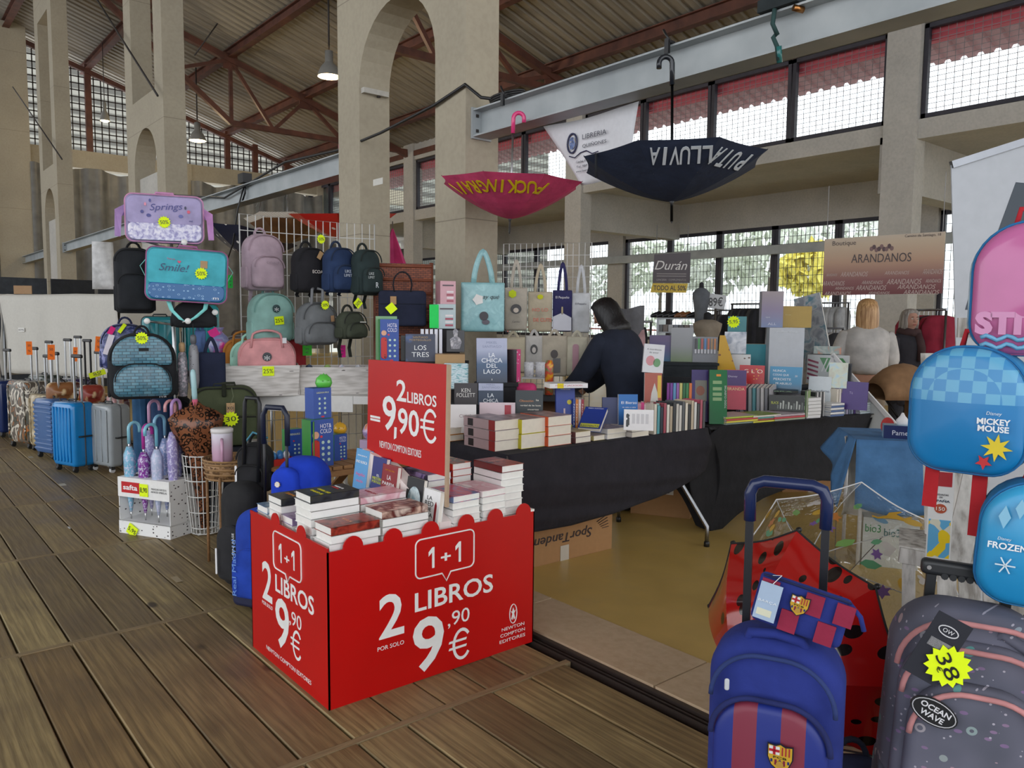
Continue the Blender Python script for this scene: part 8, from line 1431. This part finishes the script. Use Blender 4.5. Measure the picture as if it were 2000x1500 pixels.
MB().tube([(-.075, -.03, bh-.035), (-.06, -.045, bh+.004), (.0, -.05, bh+.012), (.06, -.045, bh-.0), (.08, -.03, bh-.04)], .013, 8).build('carry_handle', NVB, bt); MB().puff(rrect(.012, .03, .005, .005, 3), .006, .003).build('zip_pull', mat('c4c8cc', 'gloss'), bt, (-.1, -.135, bh-.12), .3)
crest(bt, .03, -.141, .455, .06)
for sx in (-1, 1):
    MB().box(sx*.095-.01, sx*.095+.01, .1, .115, .08, 1.03).build('handle_pole', mat('14151c', 'plastic'), bt); MB().tube([(sx*.12-.015, .07, .035), (sx*.12+.015, .07, .035)], .035, 14).build('wheel', mat('16161a', 'plastic'), bt)
MB().tube([(-.095, .108, .96), (-.096, .108, 1.035), (-.085, .108, 1.06), (-.06, .108, 1.07), (.06, .108, 1.07), (.085, .108, 1.06), (.096, .108, 1.035), (.095, .108, .96)], .016, 12).build('trolley_grip', mat('1f2b52', 'gloss'), bt)
# pouch with tag
p = DP(1552, 1228, 1.93); po = thing('football_pouch', 'blue and garnet checked pouch with crest and pale blue hang tag', 'pouch', p, 0, None, (0, R(12), face(p)+R(-4))); MB().puff(rrect(.215, .125, .012, .015, 3, -.01), .03, .012, .006, -.015).build('pouch_body', am('1b2c7c'), po)
for k, (x, z) in enumerate(((-.1, .055), (.005, .055), (.075, .055), (-.04, -.005), (.045, -.005))): MB().box(x, x+.042, -.0262, -.022, z, z+.053).build('garnet_patch', mat('8a1c3c', 'fabric'), po)
MB().tube([(-.1, -.016, .113), (.105, -.016, .113)], .003, 6).build('zip', mat('141c48', 'fabric'), po); MB().tube([(.1, -.01, .11), (.13, -.02, .09), (.145, -.02, .06)], .006, 8).build('zip_tab', NVB, po); crest(po, -.005, -.0275, .07, .045); card(po, -.075, .055, .052, .095, 'BARÇA', -.034, 0, 'a4b8d0', 'hang_tag', 'e8eef4', .007); MB().box(-.095, -.06, -.0362, -.0352, .018, .035).build('bar_label', mat('d8d8c0', 'print'), po); MB().tube([(-.075, -.034, .1), (-.06, -.02, .125), (-.08, -.01, .115)], .0012, 4).build('tag_string', mat('d8d8d8', 'plastic'), po)
# grey rainbow print trolley backpack
def rainb():
    nb = NB('rainbow_print_fabric'); co = nb.co(); fl = nb.n('Mapping', {'Vector': nb.co(rot=(0, 0, .5)), 'Scale': (1, 0, 1)}).outputs[0]; v1 = nb.n('TexVoronoi', {'Vector': fl, 'Scale': 23, 'Randomness': .9}); v2 = nb.n('TexVoronoi', {'Vector': nb.n('Mapping', {'Vector': fl, 'Location': (3, 0, 2), 'Scale': (1, 1, 1.8)}).outputs[0], 'Scale': 27}); v3 = nb.n('TexVoronoi', {'Vector': nb.n('Mapping', {'Vector': fl, 'Location': (7, 0, 5)}).outputs[0], 'Scale': 44}); n_ = nb.n('TexNoise', {'Vector': co, 'Scale': 5})
    sc = nb.n('SeparateColor', {0: v1.outputs['Color']}).outputs[0]; arc = nb.n('Math', {0: nb.n('Math', {0: v1.outputs['Distance'], 1: .26}, operation='LESS_THAN').outputs[0], 1: nb.n('Math', {0: v1.outputs['Distance'], 1: .14}, operation='GREATER_THAN').outputs[0]}, operation='MULTIPLY').outputs[0]; pick = nb.n('Math', {0: arc, 1: nb.n('Math', {0: sc, 1: .3}, operation='GREATER_THAN').outputs[0]}, operation='MULTIPLY').outputs[0]
    c = nb.ramp(n_.outputs['Fac'], [(.35, '50525f'), (.65, '686878')]); c = nb.mix(pick, c, nb.ramp(sc, [(.35, '8a96a0'), (.6, 'a89498'), (.85, '5f9a98')])); l2 = nb.n('SeparateColor', {0: v2.outputs['Color']}).outputs[1]; lf = nb.n('Math', {0: nb.n('Math', {0: v2.outputs['Distance'], 1: .22}, operation='LESS_THAN').outputs[0], 1: nb.n('Math', {0: l2, 1: .22}, operation='GREATER_THAN').outputs[0]}, operation='MULTIPLY').outputs[0]
    c = nb.mix(lf, c, nb.ramp(l2, [(.3, 'a83c5c'), (.5, '4f8f8c'), (.7, 'b8a09c'), (.9, '7a6488')])); d3 = nb.n('Math', {0: v3.outputs['Distance'], 1: .12}, operation='LESS_THAN').outputs[0]; nb.base(nb.mix(d3, c, 'a8a4b0'), .85); return nb.m
RB = rainb(); PKT = mat('c08484', 'fabric'); p = DP(1855, 1440, 2.05); p.z = 0; gt = thing('trolley_backpack', 'grey rainbow print trolley backpack with pink piping and yellow star tag', 'backpack', p, 0, None, (0, R(3), face(p)+R(10))); gw, gh = .37, .77
MB().puff(rrect(gw, gh-.06, .13, .05, 10, .06), .2, .06, .03, -.08).build('body', RB, gt); MB().puff(rrect(gw*.92, gh*.84, .13, .04, 9, .065), .06, .025, .01, -.125).build('middle_pocket', RB, gt); MB().puff(rrect(gw*.8, gh*.72, .12, .03, 9, .07), .06, .025, .012, -.17).build('front_pocket', RB, gt)
for (ww, hh, r_, yy, cut) in ((gw*.96, gh*.9, .13, -.1, .3), (gw*.9, gh*.83, .13, -.14, .12), (gw*.79, gh*.71, .12, -.18, .12)): MB().tube([(x, yy, z) for x, z in [q for q in rrect(ww, hh, r_, .04, 10, .065) if q[1] > cut]], .007, 8).build('pink_piping', PKT, gt)
for sx in (-1, 1):
    MB().puff(rrect(.15, .26, .03, .02, 4, .07), .025, .01).build('side_pocket', RB, gt, (sx*(gw/2+.003), .01, 0), sx*PI/2); MB().box(sx*.09-.012, sx*.09+.012, .1, .118, .08, .83).build('handle_pole', mat('1c1e20', 'plastic'), gt); MB().tube([(sx*.13-.015, .07, .035), (sx*.13+.015, .07, .035)], .035, 14).build('wheel', mat('16161a', 'plastic'), gt)
gr = MB().puff(rrect(.235, .042, .012, .012, 3, .81), .036, .012, 0, .092).build('trolley_grip', mat('26282a', 'plastic'), gt)
for k in range(7): MB().tube([(-.06+.02*k, .092, .812), (-.06+.02*k, .128, .812)], .009, 8).build('finger_ridge', mat('26282a', 'plastic'), gr)
for x in (-.1, .1): MB().tube([(x, .09, .832), (x, .088, .832)], .006, 8).build('rivet', mat('c8c8c8', 'metal'), gr)
MB().tube([(.03, -.05, gh-.06), (.05, -.075, gh-.03), (.12, -.075, gh-.07), (.14, -.05, gh-.12)], .014, 8).build('carry_handle', RB, gt)
tgc = card(gt, -.11, gh-.05, .08, .17, '', -.2, R(-22), '20222c', 'hang_tag'); MB().tube([(.022*math.cos(a*PI/10), -.003, .05+.012*math.sin(a*PI/10)) for a in range(20)], .0015, 5, closed=True).build('oval_mark', mat('d8d8dc', 'print'), tgc); text('OW', 'e0e0e4', tgc, 0, .05, .01, .025, -.003); MB().box(-.025, .025, -.003, -.0016, .0, .022).build('barcode', art('1c1c20', 'd8d8dc', '1c1c20', 130, 'stripe'), tgc)
s_ = starlabel(gt, -.085, gh-.085, .052, '38', -.207, rot=R(-60)); text('€', '1c1c1c', s_, .0, -.02, .012, .014, -.0035)
ov = MB().prism(ell(0, 0, .055, .032, 24), -.004, 0).build('oval_badge', mat('1a1c20', 'print'), gt, (-.1, -.19, .56)); ov.rotation_euler = (0, R(22), 0); MB().tube([(.05*math.cos(a*PI/12), -.005, .028*math.sin(a*PI/12)) for a in range(24)], .0012, 4, closed=True).build('oval_line', mat('c8c8cc', 'print'), ov); text('OCEAN', 'dcdce0', ov, 0, .009, .014, .07, -.005, bold=.03); text('WAVE', 'dcdce0', ov, 0, -.01, .014, .055, -.005, bold=.03)
q = DP(1672, 1500, 2.25); q.z = 0; t = backpack('small_rucksack', 'slate blue rucksack lying low between the two trolley backpacks', q, face(q)+.4, .26, .24, .16, '2a3558', trim='1c2034', pocket=.5); card(t, 0, .16, .03, .025, '', -.14, 0, 'a01c28', 'red_badge')
q = DP(2015, 1440, 2.3); q.z = 0; backpack('backpack', 'dark navy floral backpack cut by the right edge of the photo', q, face(q)-.2, .3, .62, .18, art('1c2238', '2c3450', '6a4a60', 20), trim='14182a')
# ---- open umbrellas on the floor
def axisrot(apex, to): d = (to-apex).normalized(); x = d.cross(Vector((0, 0, 1))).normalized(); y = d.cross(x); return Matrix((x, y, d)).transposed().to_euler()
def clearm(tint, al):
    nb = NB('clear_plastic'); t = nb.t; tr = nb.n('BsdfTransparent', {'Color': (*tint, 1)}); gl = nb.n('BsdfGlossy', {'Color': (1, 1, 1, 1), 'Roughness': .06}); n_ = nb.n('TexNoise', {'Vector': nb.co(), 'Scale': 9, 'Detail': 3}); bp_ = nb.n('Bump', {'Height': n_.outputs['Fac'], 'Strength': .6, 'Distance': .03}); t.links.new(bp_.outputs[0], gl.inputs['Normal']); mx = nb.n('MixShader', {0: al, 1: tr.outputs[0], 2: gl.outputs[0]}); t.links.new(mx.outputs[0], t.nodes['Material Output'].inputs['Surface']); return nb.m
CLR = clearm((.93, .94, .93), .17); apx = DP(1577, 1092, 2.9); t, P = open_umbrella('clear_umbrella', 'clear kids umbrella with printed animals standing open on the floor', apx, axisrot(apx, DP(1690, 1215, 3.45)), .47, 'ffffff', .36, 0, n=8, m=CLR, shaftL=.62, fer=.03, sm=mat('dcdcdc', 'plastic'))
MB().lathe([(.001, -.05), (.016, -.045), (.02, -.01), (.012, .0)], 10).build('orange_tip', mat('e0741c', 'gloss'), t); MB().tube([P(1, 2*PI*a/64) for a in range(64)], .003, 5, closed=True).build('rim_wire', mat('e4e4e4', 'gloss'), t)
def deco(nm, i, a, s, shape, c):
    p = Vector(P(i, a)); ta = (Vector(P(i, a+.03))-p).normalized(); ti = (Vector(P(i+.03, a))-p).normalized(); nr = ta.cross(ti).normalized(); nr = nr if nr.z < 0 else -nr
    MB().add([tuple(p+nr*.003+ta*(x*s)-ti*(y*s)) for x, y in shape], [tuple(range(len(shape)))]).build(nm, mat(c, 'print'), t)
FLW = star(0, 0, 1, .55, 6); HRT = [(0, -1), (.9, .1), (.75, .8), (.3, .8), (0, .45), (-.3, .8), (-.75, .8), (-.9, .1)]; LEA = [(0, -1), (.4, -.3), (.4, .4), (0, 1), (-.4, .4), (-.4, -.3)]
rr = random.Random(11)
for k in range(46):
    sh, nm, c = rr.choice(((FLW, 'flower_print', '7a5a98'), (LEA, 'leaf_print', '7ca85c'), (HRT, 'heart_print', 'c8c4c0'), (ell(0, 0, .8, .8, 10), 'dot_print', 'c8a030'), (LEA, 'leaf_print', '5f9c74'), (FLW, 'flower_print', 'c07a3c'), (ell(0, 0, 1, .7, 10), 'fish_print', '6a90a8')))
    deco(nm, rr.uniform(.3, .95), rr.uniform(0, 2*PI), rr.uniform(.02, .045), sh, c)
GIR = [(-.25, -1), (-.15, -1), (-.12, -.5), (.3, -.5), (.33, -1), (.45, -1), (.5, -.2), (.2, 0), (0, .3), (-.2, .9), (-.45, 1), (-.55, .85), (-.3, .7), (-.25, .1), (-.4, -.3)]
LDY = art('a01414', 'a01414', '120a0a', 7, 'spots', .15); apx = DP(1440, 1310, 2.42)
def ladym():
    nb = NB('ladybird_plastic'); v = nb.n('TexVoronoi', {'Vector': nb.co(scale=(1, 1, 0)), 'Scale': 17, 'Randomness': .6}); nb.base(nb.ramp(v.outputs['Distance'], [(0, '120808'), (.3, '120808'), (.32, '9c1210')], 'CONSTANT'), .08); nb.b.inputs['Coat Weight'].default_value = .6; return nb.m
t2, P2 = open_umbrella('ladybird_umbrella', 'shiny red umbrella with black spots open on the floor', apx, axisrot(apx, DP(1640, 1215, 2.72)), .38, 'ffffff', .30, 0, n=8, m=ladym(), shaftL=.5, fer=.04, sm=mat('1a1a1a', 'plastic'))
for g in range(8): q = Vector(P2(1, 2*PI*g/8)); MB().lathe([(.001, 0), (.009, .004), (.009, .014), (.001, .018)], 8).build('rib_tip', mat('141414', 'plastic'), t2, q)
MB().tube([P2(1, 2*PI*a/64) for a in range(64)], .004, 5, closed=True).build('rim_binding', mat('1a1a1a', 'fabric'), t2)
t, P = (t, P)
q = onp = None
deco('giraffe_print', .8, R(-60), .075, GIR, 'c89a20'); deco('giraffe_print', .85, R(150), .07, GIR, 'c89a20')
tag(MB().tube([DP(1640, 1357, 2.5), DP(1735, 1325, 2.45)], .005, 6).build('umbrella_shaft_red', mat('b03020', 'plastic')), 'thin red umbrella stick between the trolley backpacks', 'stick')
# floor litter
for px, py, w, h, c, lab in ((345, 1132, .11, .035, 'a8987c', 'strip of pale tape on the deck near the bamboo stand'), (487, 0, 0, 0, '', ''), (122, 947, .1, .05, 'b8b4a8', 'white sticker on the deck in front of the blue suitcase'), (60, 893, .1, .04, 'a8a498', 'white sticker on the deck near the camouflage suitcase'), (135, 1031, .07, .012, 'c8c8c8', 'white paper curl on the deck')):
    if w: q = GP(px, py); o = MB().box(-w/2, w/2, -h/2, h/2, 0, .001).build('deck_sticker', mat(c, 'paper'), None, (q.x, q.y, .0015), PI/2); tag(o, lab, 'sticker')

# ================================================================ lettering to meshes, fitted to size
bpy.context.view_layer.update()
DG = bpy.context.evaluated_depsgraph_get(); FD = {o.name: (w_, h_) for o, w_, h_ in FIT}; new = []; TM = {}
for o in [x for x in C.objects if x.type == 'FONT']:
    me = bpy.data.meshes.new_from_object(o.evaluated_get(DG)); w_, h_ = FD.get(o.name, (None, o.data.size/1.37)); b = o.data.body
    if len(me.vertices):
        xs_ = [v.co.x for v in me.vertices]; ys_ = [v.co.y for v in me.vertices]; x0, x1, y0, y1 = min(xs_), max(xs_), min(ys_), max(ys_)
        sx = (w_/(x1-x0)) if w_ else 1; caps = b == b.upper() and '\n' not in b and b.strip() not in (',', '=', '*', '+', '-')
        sy = h_/(y1-y0) if caps else 1; cy = (y0+y1)/2 if (caps or '\n' in b) else (y0+y1)/2*.6
        for v in me.vertices: v.co.x = (v.co.x-(x0+x1)/2)*sx; v.co.y = (v.co.y-cy)*sy
    n_ = bpy.data.objects.new('tmp', me); C.objects.link(n_); n_.parent = o.parent; n_.matrix_local = o.matrix_local.copy(); new.append((n_, o.name.split('.')[0])); bpy.data.objects.remove(o)
for n_, nm in new: n_.name = nm
